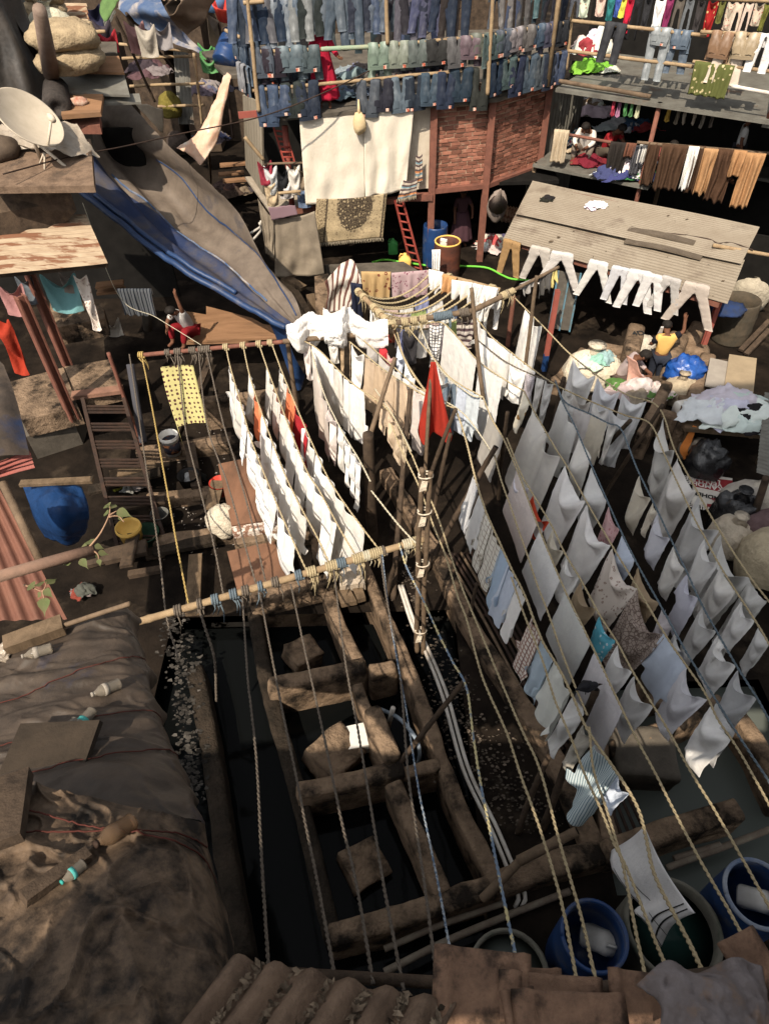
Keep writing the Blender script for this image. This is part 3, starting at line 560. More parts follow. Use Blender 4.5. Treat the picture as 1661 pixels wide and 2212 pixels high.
for i in range(170):
 for j in range(170):
  u,v=j/169,i/169
  if u>.62:g2[i,j,2]+=.03*math.sin((u*1.9-v*.9)*60)*(u-.62)/.38*min(1,v*2)
g_t2=g2.copy();mb=MB();mb.grid(g2);cv=root('canvas_roof_cover',P((200,2000),4),'stained brown canvas bundled over the nearest roof corner','canvas cover');part('canvas',mb,canvas,cv)
for a,b in(((20,20),(46,154)),((46,15),(15,160))):
 mb=MB();A_,B_=g2[a[0],a[1]],g2[b[0],b[1]];n_=60;pts=[]
 for t in np.linspace(0,1,n_):i=int(round(a[0]+(b[0]-a[0])*t));j=int(round(a[1]+(b[1]-a[1])*t));pts.append(g2[i,j]+np.array((0,0,.03)))
 mb.tube(pts,.006,5);part('cord',mb,MATS['red_cord'],cv)
def sheetroof(name,label,c,pitch,amp,m,cat='roof sheet',rows=14):
 g=corrugated(c,pitch,amp,rows,jit=.02);mb=MB();mb.grid(g);return solo(name,mb,m,label,cat,solid=.012)
sheetroof('corrugated_sheet','weathered corrugated roof sheet with litter in its grooves',[P((505,2066),6.75),P((985,2166),6.75),P((905,2330),6.9),P((300,2330),6.9)],.17,.045,asb)
# ropes
def ropez(y):
 s=min(max((y-1300)/820,0),1);return 2.65+2.2*s**1.6
ROPES={}
def twisted(path,r,turn=.16,seg=5):
 """two strands laid round each other"""
 L=np.linalg.norm(np.diff(path,axis=0),axis=1).sum();n=int(L/.032)+4;c=cr(path,n)if len(path)>2 else np.linspace(path[0],path[-1],n)
 tg=np.gradient(c,axis=0);tg/=np.linalg.norm(tg,axis=1)[:,None]
 sd=np.cross(tg,(0,0,1.));sd/=np.linalg.norm(sd,axis=1)[:,None]+1e-9;u2=np.cross(sd,tg);ph=np.linspace(0,L/turn*2*math.pi,n)[:,None]
 mb=MB()
 for k in(0,math.pi):mb.tube(c+(np.cos(ph+k)*sd+np.sin(ph+k)*u2)*r*.55,r*.72*(1+.12*np.sin(np.arange(n)*1.7+k)),seg)
 return mb
class Rope:
 def __init__(s,pts,z=None,sag=0):
  s.q=np.array([p[:2]for p in pts],float);zz=[p[2]if len(p)>2 else(z if z is not None else ropez(p[1]))for p in pts]
  p=np.array([P(a,b)for a,b in zip(s.q,zz)]);c=cr(p,160)
  if sag:c[:,2]-=sag*4*(np.linspace(0,1,160)*(1-np.linspace(0,1,160)))
  s.c=c;s.pix=np.array([px(x)for x in c])
 def at(s,q):
  d=np.linalg.norm(s.pix-np.array(q),axis=1);i=int(d.argmin());return s.c[i]
def rope(key,pts,m,label,z=None,r=.0145,group=None,sag=0,draw=True):
 R_=Rope(pts,z,sag);ROPES[key]=R_
 if draw:solo('rope',twisted(R_.c,r),m,label,'rope',group)
 return R_
GR='ropes strung over the wash pens'
def D3(*l):return[B3(x,y)for x,y in l]
rope('P1',[(845,915,3.0)]+[(866,970,2.75),(903,1046),(934,1130),(962,1200),(987,1284),(1008,1340),(1041,1461),(1093,1581),(1125,1677),(1165,1789),(1210,1941),(1248,2135)],rope_y,'bare pale rope, left one of the close pair crossing the middle of the picture',group=GR)
rope('P2',[(889,981,2.75),(920,1057),(945,1116),(973,1200),(998,1270),(1027,1340),(1077,1461),(1125,1573),(1165,1661),(1210,1826),(1255,1981),(1280,2091),(1306,2185)],rope_y,'bare pale rope, right one of the close pair crossing the middle of the picture',group=GR)
rope('P0',[(862,1173,2.3),(878,1225,2.35),(913,1295),(945,1365),(977,1429),(1007,1485),(1021,1585),(1037,1689),(1057,1789),(1085,1931),(1105,2026),(1128,2135)],rope_m,'yellow and blue mottled rope running from the bamboo bar end to the clay tiles',group=GR)
rope('P00',[(802,1060,2.5),(862,1135,2.4),(910,1185,2.35)],rope_p,'short pale rope from the thick wooden post to the bamboo bar end',group=GR)
rope('Q',[(984,883,2.9),(995,914),(1009,962),(1026,1032),(1048,1102),(1076,1166),(1104,1228),(1132,1284),(1149,1329),(1173,1389),(1205,1441),(1237,1505),(1260,1561),(1290,1610),(1329,1665),(1369,1729),(1388,1781),(1410,1881),(1445,1956),(1480,2021),(1520,2105)],rope_y,'thick pale rope that carries the row of coloured shirts past the leaning poles',group=GR,r=.0175)
rope('Q2',[(1104,1247),(1133,1331),(1169,1421),(1197,1509),(1237,1605),(1260,1667),(1300,1755),(1325,1821),(1355,1881),(1410,2021),(1434,2080)],rope_y,'pale rope just left of the shirts on the near side',group=GR)
rope('Q3',[(1272,1570),(1281,1661),(1310,1751),(1345,1871),(1370,2001),(1402,2150)],rope_y,'pale rope hanging from the top of the leaning pole where the crow sits',group=GR)
rope('S1',[(1068,985),(1082,1037),(1099,1085),(1121,1149),(1138,1197),(1160,1264),(1183,1323),(1213,1409),(1241,1481),(1268,1545)],rope_y,'bare pale rope from one slanting bamboo tip to the pole with the crow',group=GR)
rope('S2',[(1043,858),(1062,905),(1088,950),(1116,1015),(1160,1132),(1216,1267),(1278,1395),(1349,1545),(1381,1609),(1412,1665),(1460,1761),(1510,1856),(1570,1961),(1630,2072)],rope_y,'pale rope carrying the four flat pale grey towels',group=GR)
rope('S4',[(1094,946),(1124,1021),(1144,1057),(1189,1132),(1219,1194),(1256,1256),(1295,1329),(1333,1389),(1365,1449),(1413,1529),(1449,1589),(1490,1665),(1540,1746),(1600,1851),(1668,1973)],rope_y,'pale rope with the turquoise flowered cloth on it',group=GR)
rope('S3',[(1132,845),(1146,875),(1166,911),(1200,970),(1222,1004),(1267,1085),(1322,1180),(1375,1267),(1437,1373),(1517,1489),(1549,1553),(1597,1625),(1672,1760)],rope_y,'pale rope carrying the stamped white sheets and the big brown patterned sheets',group=GR)
rope('S5',[(1199,822),(1215,869),(1241,920),(1274,998),(1311,1082),(1341,1149),(1375,1217),(1428,1312),(1465,1379),(1489,1421),(1541,1505),(1597,1593),(1672,1707)],rope_b,'blue grey rope with the pink flowered cloth among white ones',group=GR)
rope('S5b',[(1199,826),(1221,869),(1269,892),(1313,914),(1341,928),(1375,1012),(1409,1082),(1445,1158),(1479,1228),(1515,1306),(1554,1376),(1589,1437),(1637,1513),(1672,1578)],rope_b,'blue grey rope that turns at a slanting bamboo tip and carries cream vests',group=GR)
rope('S6',[(1102,760),(1144,793),(1201,832),(1280,869),(1350,897),(1403,915),(1434,981),(1465,1048),(1501,1124),(1521,1160),(1554,1222),(1593,1284),(1633,1345),(1672,1412)],rope_y,'pale rope that turns sharply by the upper pens and carries the blue jeans',group=GR)
rope('S7',[(1110,642),(1172,704),(1239,772),(1342,847),(1420,878),(1456,970),(1504,1060),(1552,1144),(1616,1242),(1675,1318)],rope_y,'outermost pale rope carrying the large sheets by the upper pens',group=GR)
rope('T1',[(1029,687),(1060,726),(1102,760)],rope_y,'short pale rope above the small white shirts',group=GR)
rope('T2',[(1032,735),(1088,779),(1144,807),(1197,827)],rope_d,'dark rope behind the quilted white sheets',group=GR)
rope('T3',[(925,697),(962,702),(1032,779),(1088,819),(1132,845)],rope_y,'pale rope holding the two quilted white sheets',group=GR)
rope('T4',[(880,707),(934,771),(976,819),(1043,858)],rope_y,'pale rope that ends at the red cloth',group=GR)
rope('T5',[(905,700),(945,790),(1012,850),(1043,858)],rope_p,'pale rope just above the denim trousers',group=GR)
rope('C1',[(650,733),(690,757),(756,824),(840,888),(888,981)],rope_y,'pale rope from the white bundle to the dark pole, white shirts under it',group=GR)
rope('C2',[(755,738),(835,803),(920,856),(984,883)],rope_y,'pale rope carrying the grey and beige shirts',group=GR)
rope('C3',[(785,735),(850,792),(895,832),(930,852)],rope_y,'pale rope with small grey cloths close to the red cloth',group=GR)
rope('C4',[(850,718),(880,790),(922,850),(940,872)],rope_y,'pale rope dropping from the knotted bamboo bar',group=GR)
rope('C5',[(858,718),(872,770),(905,825),(938,866)],rope_y,'second pale rope dropping from the knotted bamboo bar',group=GR)
rope('C6',[(672,755),(700,850),(738,930),(775,992),(800,1040)],rope_p,'rope with the long beige sheet, ending at the thick wooden post',group=GR)
rope('C7',[(810,840),(850,900),(888,975)],rope_p,'short rope with beige gathered cloths beside the thick wooden post',group=GR)
rope('N1',[(920,846),(1000,893),(1068,985)],rope_p,'pale rope joining two slanting bamboo tips',group=GR)
LG='ropes of the small left hand shirt rows'
for k,pts in enumerate(([(487,742,2.5),(497,790),(520,870),(545,956),(593,1077),(641,1186),(664,1236,2.2)],[(524,740,2.5),(545,830),(603,994),(644,1084),(685,1160),(712,1218,2.2)],[(558,739,2.5),(590,830),(657,1004),(690,1060),(737,1148),(766,1196,2.2)],[(585,737,2.5),(620,830),(695,1004),(731,1068),(779,1135),(815,1182,2.2)])):
 rope('L%d'%(k+1),[(p[0],p[1],p[2]if len(p)>2 else 2.4)for p in pts],rope_y,'%s rope from the left of the four with small white shirts'%ORD[k],group=LG)
DG='bare ropes over the dark pens'
for i,(pts,m,lab)in enumerate((([(305,760,2.5),(326,864),(362,1062),(384,1184),(410,1318,2.2)],rope_g,'frayed bright yellow rope with loose knots'),([(383,752,2.5),(400,918),(429,1043),(461,1171),(484,1290,2.2)],rope_d,'dark rope under the left edge of the yellow printed cloth'),([(428,748,2.5),(447,915),(490,1040),(530,1180),(556,1270,2.2)],rope_d,'dark rope under the right edge of the yellow printed cloth'),([(445,752,2.5),(480,905),(512,1010),(545,1130),(575,1262,2.2)],rope_d,'dark rope between the yellow cloth and the first shirt row'),([(280,765,2.5),(318,1020),(345,1200),(360,1330,2.2),(385,1420,2.0)],rope_d,'darkest rope hanging beside the ladder at the far left'),([(524,1290,2.2),(535,1461),(542,1523),(555,1651),(567,1885),(580,2085)],rope_d,'leftmost dark rope below the bamboo bar'),([(561,1279,2.2),(583,1395),(609,1530),(641,1683),(663,1795),(686,1907),(722,2105)],rope_d,'dark rope passing left of the small stone block'),([(628,1262,2.2),(660,1411),(699,1587),(737,1770),(769,1907),(806,2125)],rope_d,'dark rope hanging over the face of the sunlit cross wall'),([(721,1230,2.2),(743,1410),(772,1571),(804,1763),(830,1920),(872,2140)],rope_d,'dark rope hanging past the white plastic box'),([(820,1186,2.2),(833,1282),(862,1442),(881,1667),(897,1779),(916,1907),(948,2150)],rope_d,'dark rope beside the blue and white rope'),([(824,1184,2.2),(840,1320),(855,1411),(878,1539),(903,1699),(926,1811),(948,1920),(976,2075)],rope_w,'thin blue and white rope over the long pen wall'))):
 rope('G%d'%i,[(p[0],p[1],p[2]if len(p)>2 else(2.4 if p[1]<1330 else ropez(p[1])))for p in pts],m,lab,group=DG,r=.011 if m in(rope_w,)else.0145)
mb=twisted(np.array([P((425,1300),2.2),P((445,1360),1.9),P((464,1425),1.5),P((468,1515),.6)]),.02);solo('rope',mb,rope_d,'loose rope end dangling from the bamboo bar into the pen','rope',DG)
# hanging cloth: a small mass-spring settle, all pieces at once
CL=[]
class Cloth:pass
def cloth(rp,a,b,drop,col=None,kind='piece',slack=1.24,m=None,label=None,cat='cloth',name='hanging_cloth',group=None,folds=None,pins=2,wind=None,taper=None,big=False,pa=None,pb=None,place=None,push=None):
 c=Cloth();c.push=push if push is not None else(.17 if rp in('Q','S2','S3','S4')else.2 if rp and rp[0]=='L' else.06);R_=ROPES.get(rp);c.a=R_.at(a)if pa is None else V3(pa);c.b=R_.at(b)if pb is None else V3(pb)
 c.rp,c.drop,c.col,c.kind,c.slack,c.m,c.label,c.cat,c.name,c.group,c.pins,c.big,c.taper,c.place=rp,drop,col,kind,slack,m,label,cat,name,group,pins,big,taper,place
 c.folds=folds if folds is not None else random.choice((2,2.5,3,3.5));c.wind=wind if wind is not None else random.uniform(-.25,.25);CL.append(c);return c
def settle(cl,nu,nv,steps=110,iters=7):
 N=len(cl);X=np.zeros((N,nv,nu,3));pin=np.zeros((N,nv,nu),bool);A=np.zeros(N);PS=np.zeros((N,1,1,3));TP=np.array([(c.taper if c.taper is not None else(.3 if c.kind=='piece' and c.pins==2 else 0))for c in cl]);Bv=np.zeros(N);WX=np.zeros((N,1,nu-1,1));mask=np.ones((N,nv,nu))
 for n,c in enumerate(cl):
  d=c.b-c.a;L=np.linalg.norm(d);W=L*c.slack;A[n]=W/(nu-1);Bv[n]=c.drop/(nv-1);h=d.copy();h[2]=0;h/=np.linalg.norm(h);pr=np.array((h[1],-h[0],0))
  if pr[1]>0:pr=-pr
  PS[n,0,0]=pr*c.push*9.8;u=np.linspace(0,1,nu);v=np.linspace(0,1,nv);amp=(L/c.folds/math.pi)*math.sqrt(max(c.slack**2-1,0))*.75;ph=random.random()*6
  for i in range(nv):
   e=.25+.75*v[i]
   X[n,i]=c.a+np.outer(u,d)+np.outer(np.sin(u*c.folds*2*math.pi+ph+v[i]*.8)*amp*e,pr);X[n,i,:,2]-=v[i]*c.drop*.96;X[n,i]+=np.outer(np.sin(math.pi*u)*0+v[i]*c.wind*.3,pr)
   X[n,i,:,2]-=np.sin(u*math.pi)*L*.1*math.sqrt(max(c.slack**2-1,0))*(1-v[i]*.6)
  idx=range(nu)if c.pins==0 else[int(round(t))for t in np.linspace(0,nu-1,c.pins)]
  for j in idx:pin[n,0,j]=True;X[n,0,j]=c.a+d*(j/(nu-1))
  if c.kind=='shirt':
   s=int(nu*.24);k=int(nv*.55)
   mask[n,:k,:s-1]=0;mask[n,:k,nu-s+1:]=0;mask[n,k+int(nv*.28):,:s]=0;mask[n,k+int(nv*.28):,nu-s:]=0
   pin[n]=False
   for j in(s,nu-1-s,nu//2):pin[n,0,j]=True
   o=X[n].copy();u2=(u-s/(nu-1))/((nu-1-2*s)/(nu-1))
   for i in range(nv):X[n,i]+=np.outer(u2-u,d)*1.0
   A[n]=W/(nu-1-2*s);X[n,0,s]=c.a;X[n,0,nu-1-s]=c.b
  if c.kind=='trousers':
   k=int(nv*.3)
   mask[n,k:,nu//2-1:nu//2+1]=0
  if c.kind=='vest':
   mask[n,int(nv*.55):int(nv*.85),int(nu*.12):int(nu*.3)]=0
 im=np.where(pin,0.,1.)*mask;im=im[...,None];m4=mask[...,None];Pv=X.copy();vv=np.linspace(0,1,nv)[None,:,None];uu=np.linspace(-1,1,nu)[None,None,:];a4=A[:,None,None]*(1-TP[:,None,None]*vv*np.ones((1,1,nu)));b4=Bv[:,None,None]*(1-.7*TP[:,None,None]*np.abs(uu)**1.5*np.ones((1,nv,1)))
 wd=np.array([c.wind for c in cl])
 def rel(sl1,sl2,rest,k):
  p1,p2=X[sl1],X[sl2];d=p2-p1;L=np.sqrt((d*d).sum(-1,keepdims=True))+1e-9;w1,w2=im[sl1],im[sl2];ws=w1+w2;ws[ws==0]=1
  cc=d*((L-rest)/L)*k*(m4[sl1]*m4[sl2])/ws;X[sl1]+=cc*w1;X[sl2]-=cc*w2
 S_=slice
 def pairs(axis,step,off,par):
  n=(nu if axis==2 else nv)
  i1=np.arange(par,n-off,2*off)if off>1 else np.arange(par,n-off,2)
  return i1,i1+off
 r3=lambda x:x[...,None]
 dg=np.sqrt(a4**2+b4**2)
 for st in range(steps):
  vel=(X-Pv)*.965;Pv=X.copy();f=np.zeros_like(X);f[...,2]=-9.8;f=f+PS
  f[...,1]+=-wd[:,None,None]*1.6*np.sin(st*.06+np.arange(nu)*.3)[None,None,:];X+=vel*im+f*im*(.016**2)
  for it in range(iters):
   for par in(0,1):
    i1,i2=pairs(2,1,1,par);rel((S_(None),S_(None),i1),(S_(None),S_(None),i2),r3(a4[:,:,i1]),1)
    i1,i2=pairs(1,1,1,par);rel((S_(None),i1),(S_(None),i2),r3(b4[:,i1]),1)
   for par in(0,1):
    i1=np.arange(par,nv-1,2);q=i1[:,None];w0=np.arange(0,nu-1)[None]
    for jj in(0,1):
     w0=np.arange(jj,nu-1,2)[None]
     rel((S_(None),q,w0),(S_(None),q+1,w0+1),r3(dg[:,q,w0]),.5);rel((S_(None),q,w0+1),(S_(None),q+1,w0),r3(dg[:,q,w0]),.5)
   if it%3==0:
    for o in range(4):
     i1=np.arange(o,nu-2,4);rel((S_(None),S_(None),i1),(S_(None),S_(None),i1+2),r3(2*a4[:,:,i1]),.12)
     i1=np.arange(o,nv-2,4);rel((S_(None),i1),(S_(None),i1+2),r3(2*b4[:,i1]),.12)
 for n,c in enumerate(cl):
  u=np.linspace(0,A[n]*(nu-1),nu);v=np.linspace(0,Bv[n]*(nv-1),nv);uv=np.stack(np.meshgrid(u,v),-1);mk=mask[n];fm=(mk[:-1,:-1]*mk[1:,:-1]*mk[:-1,1:]*mk[1:,1:])>0
  g=X[n].copy();g[...,:]+=np.random.RandomState(n).normal(0,.004,g.shape)*mk[...,None]
  full=MB();full.grid(g,uv);used=np.zeros(nu*nv,int)-1;mb=MB();k=0
  for i in range(nv-1):
   for j in range(nu-1):
    if fm[i,j]:
     f=[i*nu+j,(i+1)*nu+j,(i+1)*nu+j+1,i*nu+j+1]
     for q in f:
      if used[q]<0:used[q]=k;mb.v.append(full.v[q]);mb.uv[k]=full.uv[q];k+=1
     mb.f.append([used[q]for q in f])
  ob=solo(c.name,mb,c.m or cotton,c.label,c.cat,c.group,col=c.col,sub=1,solid=.006)
  c.ob=ob
WHITE=(.84,.825,.80);OFFW=(.72,.695,.65);CREAM=(.70,.64,.53);GREYW=(.68,.67,.65);BLUEW=(.60,.66,.76);LBLUE=(.42,.53,.66);BEIGE=(.60,.47,.34);GREY=(.36,.34,.32);TAN=(.42,.32,.21);PINKW=(.74,.66,.62)
pat_pin=PAT('pinstripe_cloth','pin',[(.74,.73,.72),(.25,.27,.32)]);pat_grid=PAT('window_check_cloth','grid',[(.7,.67,.6),(.3,.24,.19)])
pat_check=PAT('brown_check_cloth','check',[(.72,.66,.6),(.34,.2,.16),(.16,.1,.1)]);pat_bw=PAT('black_white_check_cloth','check',[(.74,.72,.7),(.09,.09,.1),(.04,.04,.05)])
pat_pink=PAT('pink_flower_cloth','floral',[(.62,.4,.4),(.46,.2,.22),(.68,.52,.5)]);pat_turq=PAT('turquoise_flower_cloth','floral',[(.12,.42,.54),(.62,.72,.74),(.5,.25,.22)])
pat_vein=PAT('brown_vein_sheet','vein',[(.44,.36,.31),(.19,.14,.12)]);pat_bflower=PAT('brown_flower_sheet','floral',[(.66,.59,.53),(.33,.24,.2),(.6,.53,.47)])
pat_bstripe=PAT('teal_stripe_cloth','pin',[(.6,.68,.7),(.18,.28,.34)],.8);pat_curt=PAT('cream_printed_curtain','floral',[(.72,.66,.54),(.25,.15,.06),(.42,.2,.06)],.35)
pat_yprint=PAT('yellow_printed_cloth','print',[(.44,.39,.17),(.07,.025,.025)],1.1);pat_strip=PAT('brown_stripe_towel','hstripe',[(.4,.36,.33),(.07,.045,.05),(.5,.45,.4)],1)
pat_mauve=PAT('mauve_check_cloth','grid',[(.5,.46,.48),(.32,.28,.33)],2.5);pat_towel=PAT('grey_woven_towel','pin',[(.42,.4,.37),(.34,.32,.29)])
SG={'Q':'shirts on the thick pale rope','S2':'flat towels along one rope','S3':'sheets in the stamped row','S4':'small cloths in the turquoise row','S5':'cloths on the blue grey rope','S5b':'vests and cloths on the turned blue rope','S6':'cloths on the turned pale rope','S7':'sheets on the outermost rope','T1':'small white wash in the middle','T2':'small white wash behind the quilts','T3':'quilted sheets','T4':'trousers row behind the red cloth'}
def row(rp,f,items,kw0={}):
 for it in items:
  a,b,dr,col,lab=it[:5];dr*=1.25 if rp in('C1','C2','C3','C6')else 1;kw=dict(kw0);kw.update(it[5]if len(it)>5 else{});a,b=f(*a),f(*b)
  if isinstance(col,bpy.types.Material):kw['m']=col;col=None
  cloth(rp,a,b,dr,col,label=lab,group=SG.get(rp),**kw)
sh=dict(kind='shirt',slack=1.12,pins=3,cat='shirt',name='shirt')
row('Q',B3,[((500,590),(575,700),1.15,pat_pin,'grey and white pinstriped shirt at the upper end of the shirt rope',sh),((588,740),(655,850),1.1,GREYW,'pale grey green shirt beside the pinstriped shirt',sh),((662,870),(715,985),1.15,pat_grid,'white shirt with thin brown window checks, upper of two',sh),((720,1000),(790,1135),1.15,pat_grid,'white shirt with thin brown window checks, lower of two',sh),((800,1160),(850,1265),1.2,LBLUE,'mid blue shirt in the shirt row',sh),((855,1280),(915,1400),1.25,BLUEW,'pale blue white shirt next to the mid blue shirt',sh),((920,1415),(975,1520),1.2,WHITE,'plain white shirt above the brown checked shirt',sh)])
row('Q',B7,[((385,20),(430,130),1.15,pat_check,'brown and white checked shirt in the shirt row',sh),((438,150),(500,250),1.1,(.5,.6,.68),'light sky blue shirt below the brown checked shirt',sh),((510,270),(590,420),1.1,(.74,.75,.7),'crumpled white shirt with dark buttons near the crow',sh),((596,430),(655,560),1.2,GREYW,'long white shirt tail against the leaning pole',dict(kind='piece',slack=1.3)),((664,590),(712,660),1.1,(.46,.43,.37),'thin greyish gauze cloth right below the crow pole',dict(slack=1.3)),((725,680),(835,850),1.3,pat_bstripe,'blue green striped garment, lowest of the shirt row',dict(kind='shirt',slack=1.2,pins=3,cat='shirt',name='shirt')),((842,860),(905,960),.5,BLUEW,'small white scrap twisted on the rope end',dict(slack=1.5))])
tw=dict(slack=1.01,pins=0,folds=1,cat='towel',name='towel')
row('S2',B3,[((905,545),(1050,950),1.0,PINKW,'pinkish white towel, highest of four on its rope',tw),((1068,995),(1240,1405),1.05,WHITE,'bluish white towel, second of four on its rope',tw),((1272,1465),(1470,1870),1.05,(.68,.68,.65),'plain pale grey towel, third of four on its rope',tw)])
row('S2',B7,[((705,190),(875,535),1.0,(.7,.67,.68),'pale towel with frayed lower edge beside the crow',tw)])
row('S2',B3,[((620,130),(790,300),1.1,pat_towel,'grey woven towel above the slanting bamboo tip',dict(slack=1.03,pins=0,cat='towel',name='towel')),])
row('S4',B3,[((900,500),(985,680),.5,(.66,.64,.7),'small lilac white cloth behind the first towel'),((1000,740),(1125,950),.55,(.72,.68,.66),'white cloth with bold red strokes',dict(m=PAT('red_stroke_cloth','hstripe',[(.74,.72,.7),(.55,.07,.03),(.74,.72,.7)],.35))),((1150,1000),(1265,1165),.8,CREAM,'cream cloth between the red marked cloth and a white one'),((1290,1200),(1375,1365),.85,WHITE,'white cloth above the brown cloth'),((1395,1400),(1515,1620),.95,TAN,'plain brown cloth above the turquoise one'),((1540,1650),(1655,1880),.6,pat_turq,'turquoise cloth printed with small pale flowers',dict(slack=1.06))])
row('S4',B7,[((838,150),(918,300),.95,WHITE,'white cloth just below the turquoise flowered one'),((938,330),(1038,505),1.0,(.66,.65,.63),'greyish white cloth, lowest on the turquoise row')])
row('S3',A7,[((822,1495),(950,1590),1.75,pat_curt,'cream curtain printed with brown figures',dict(pins=0,slack=1.25,cat='curtain',name='curtain',folds=3)),((960,1600),(1020,1680),.9,pat_curt,'small cream printed cloth beside the printed curtain')])
row('S3',B3,[((1030,70),(1235,435),1.75,(.70,.67,.62),'tall warm white sheet with fine folds beside the printed curtain',dict(big=True,slack=1.2,pins=3)),((1270,500),(1440,785),1.5,WHITE,'white sheet with a dark stamped border, upper of two',dict(big=True,slack=1.25)),((1448,800),(1615,1115),1.6,WHITE,'white sheet with a dark stamped border, lower of two',dict(big=True,slack=1.22))])
row('S3',B4,[((450,1140),(640,1450),1.3,pat_bflower,'pale sheet with brown flower sprigs beside the vein patterned sheet',dict(big=True,slack=1.2)),((645,1460),(870,1830),1.6,pat_vein,'large brown vein patterned sheet',dict(big=True,slack=1.25))])
row('S3',B7,[((1105,115),(1215,245),.95,BLUEW,'bluish white shirt next to the vein patterned sheet',sh),((1225,260),(1350,440),1.15,(.74,.73,.76),'white sheet in the middle of the lower stamped row',dict(big=True)),((1378,480),(1500,655),1.0,WHITE,'white pillow case with a short hanging strap',dict(slack=1.2,cat='pillow case',name='pillow_case'))])
row('S5',B4,[((65,20),(150,190),1.4,(.7,.69,.66),'white shirt with trailing strings at the top of the blue rope',sh),((165,290),(265,475),1.15,OFFW,'plain white cloth above the greyer sheet on the blue rope'),((285,500),(405,775),1.25,GREYW,'greyish white sheet just above the pink cloth',dict(slack=1.22)),((420,810),(508,995),.9,pat_pink,'pink cloth printed with dark red flowers',dict(slack=1.05)),((525,1030),(632,1240),.95,BLUEW,'lilac white cloth just below the pink one'),((640,1290),(790,1580),.6,TAN,'brown cloth with a white piped edge',dict(slack=1.2)),((825,1610),(915,1755),.6,(.5,.46,.47),'dull mauve cloth on the blue rope')])
row('S5',B7,[((1145,95),(1215,200),.85,GREYW,'grey white cloth behind the vein patterned sheet'),((1390,470),(1490,640),1.0,(.62,.62,.62),'pale grey cloth partly behind the pillow case')])
row('S5b',A8,[((95,1660),(160,1690),.85,WHITE,'short white shirt, leftmost under the dark blue rope',sh),((175,1695),(300,1745),1.0,(.70,.66,.64),'pinkish white shirt under the dark blue rope',sh),((310,1750),(430,1795),1.05,CREAM,'cream shirt under the dark blue rope',sh),((440,1800),(515,1830),1.1,OFFW,'white towel next to the slanting bamboo tip')])
row('S5b',B4,[((645,580),(750,745),1.15,CREAM,'cream towel hanging lowest to the dark floor on the turned rope'),((765,790),(790,850),.75,CREAM,'small torn cream rag',dict(slack=1.5)),((800,875),(890,1065),.95,(.72,.72,.76),'white bib shaped cloth beside the jeans'),((905,1130),(1000,1310),1.0,OFFW,'pale beige cloth below the white bib shaped one'),((1012,1340),(1110,1525),1.0,(.70,.70,.78),'white vest with a wide armhole',dict(kind='vest',cat='vest',name='vest')),((1138,1590),(1255,1800),1.05,GREYW,'grey sheet just below the white vest'),((1275,1825),(1320,1890),.6,WHITE,'tiny white cloth wedged between grey sheets')])
row('S5b',B7,[((1390,110),(1480,270),.95,WHITE,'white cloth on the turned blue rope near the tank'),((1490,290),(1590,450),1.05,(.6,.6,.6),'grey white cloth, lowest on the turned blue rope')])
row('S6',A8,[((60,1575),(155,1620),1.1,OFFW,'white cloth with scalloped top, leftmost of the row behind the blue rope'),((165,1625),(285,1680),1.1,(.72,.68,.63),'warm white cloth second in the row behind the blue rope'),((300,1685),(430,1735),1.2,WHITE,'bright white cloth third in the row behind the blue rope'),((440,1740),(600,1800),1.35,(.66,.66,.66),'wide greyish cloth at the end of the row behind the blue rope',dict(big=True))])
row('S6',B4,[((1155,1070),(1270,1270),1.05,WHITE,'bright white cloth just below the blue jeans'),((1285,1290),(1408,1485),1.15,OFFW,'warm grey towel on the turned pale rope'),((1428,1545),(1545,1715),1.0,WHITE,'rounded white cloth near the picture edge'),((1565,1770),(1655,1885),1.0,GREYW,'grey white cloth cut by the picture edge')])
row('S7',A7,[((955,960),(1095,1085),1.75,(.8,.78,.74),'long brilliant white sheet hanging behind the thin pole',dict(big=True,pins=3))])
row('S7',A8,[((160,1330),(325,1465),1.3,WHITE,'white sheet nearest the white laundry bundle',dict(big=True,slack=1.3)),((345,1480),(505,1590),1.15,(.74,.74,.76),'white sheet in front of the seated man',dict(big=True,slack=1.3)),((525,1600),(700,1690),1.3,(.74,.74,.74),'white sheet at the corner of the outermost rope',dict(big=True,slack=1.25))])
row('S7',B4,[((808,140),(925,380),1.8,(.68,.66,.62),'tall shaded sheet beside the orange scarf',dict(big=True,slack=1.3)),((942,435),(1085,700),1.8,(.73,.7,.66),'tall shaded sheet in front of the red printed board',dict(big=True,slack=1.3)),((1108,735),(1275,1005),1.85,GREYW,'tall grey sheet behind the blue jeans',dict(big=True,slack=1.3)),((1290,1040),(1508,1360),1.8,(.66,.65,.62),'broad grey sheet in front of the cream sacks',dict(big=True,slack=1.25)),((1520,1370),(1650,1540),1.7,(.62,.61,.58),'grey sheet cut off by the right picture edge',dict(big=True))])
row('T1',A7,[((615,1065),(720,1195),.8,WHITE,'small white shirt at the head of the middle wash',sh),((735,1205),(850,1290),.8,WHITE,'white shirt with a dark stain',sh)])
row('S6',A7,[((860,1300),(930,1345),.95,(.78,.76,.72),'white shirt where the middle rope turns',sh),((940,1350),(1030,1430),1.0,WHITE,'white shirt behind the mauve checked cloth',sh)])
row('T2',A7,[((630,1215),(720,1295),.85,WHITE,'white garment under the dark rope, leftmost',sh),((730,1300),(835,1390),.9,OFFW,'white garment under the dark rope, middle',sh),((840,1395),(965,1445),.95,WHITE,'white garment under the dark rope beside the mauve cloth'),((975,1450),(1045,1480),.9,pat_mauve,'mauve checked cloth among white wash'),((1050,1485),(1115,1505),1.2,OFFW,'white towel right of the mauve checked cloth'),((1120,1507),(1185,1525),1.3,(.7,.69,.67),'white cloth against the dark bamboo post')])
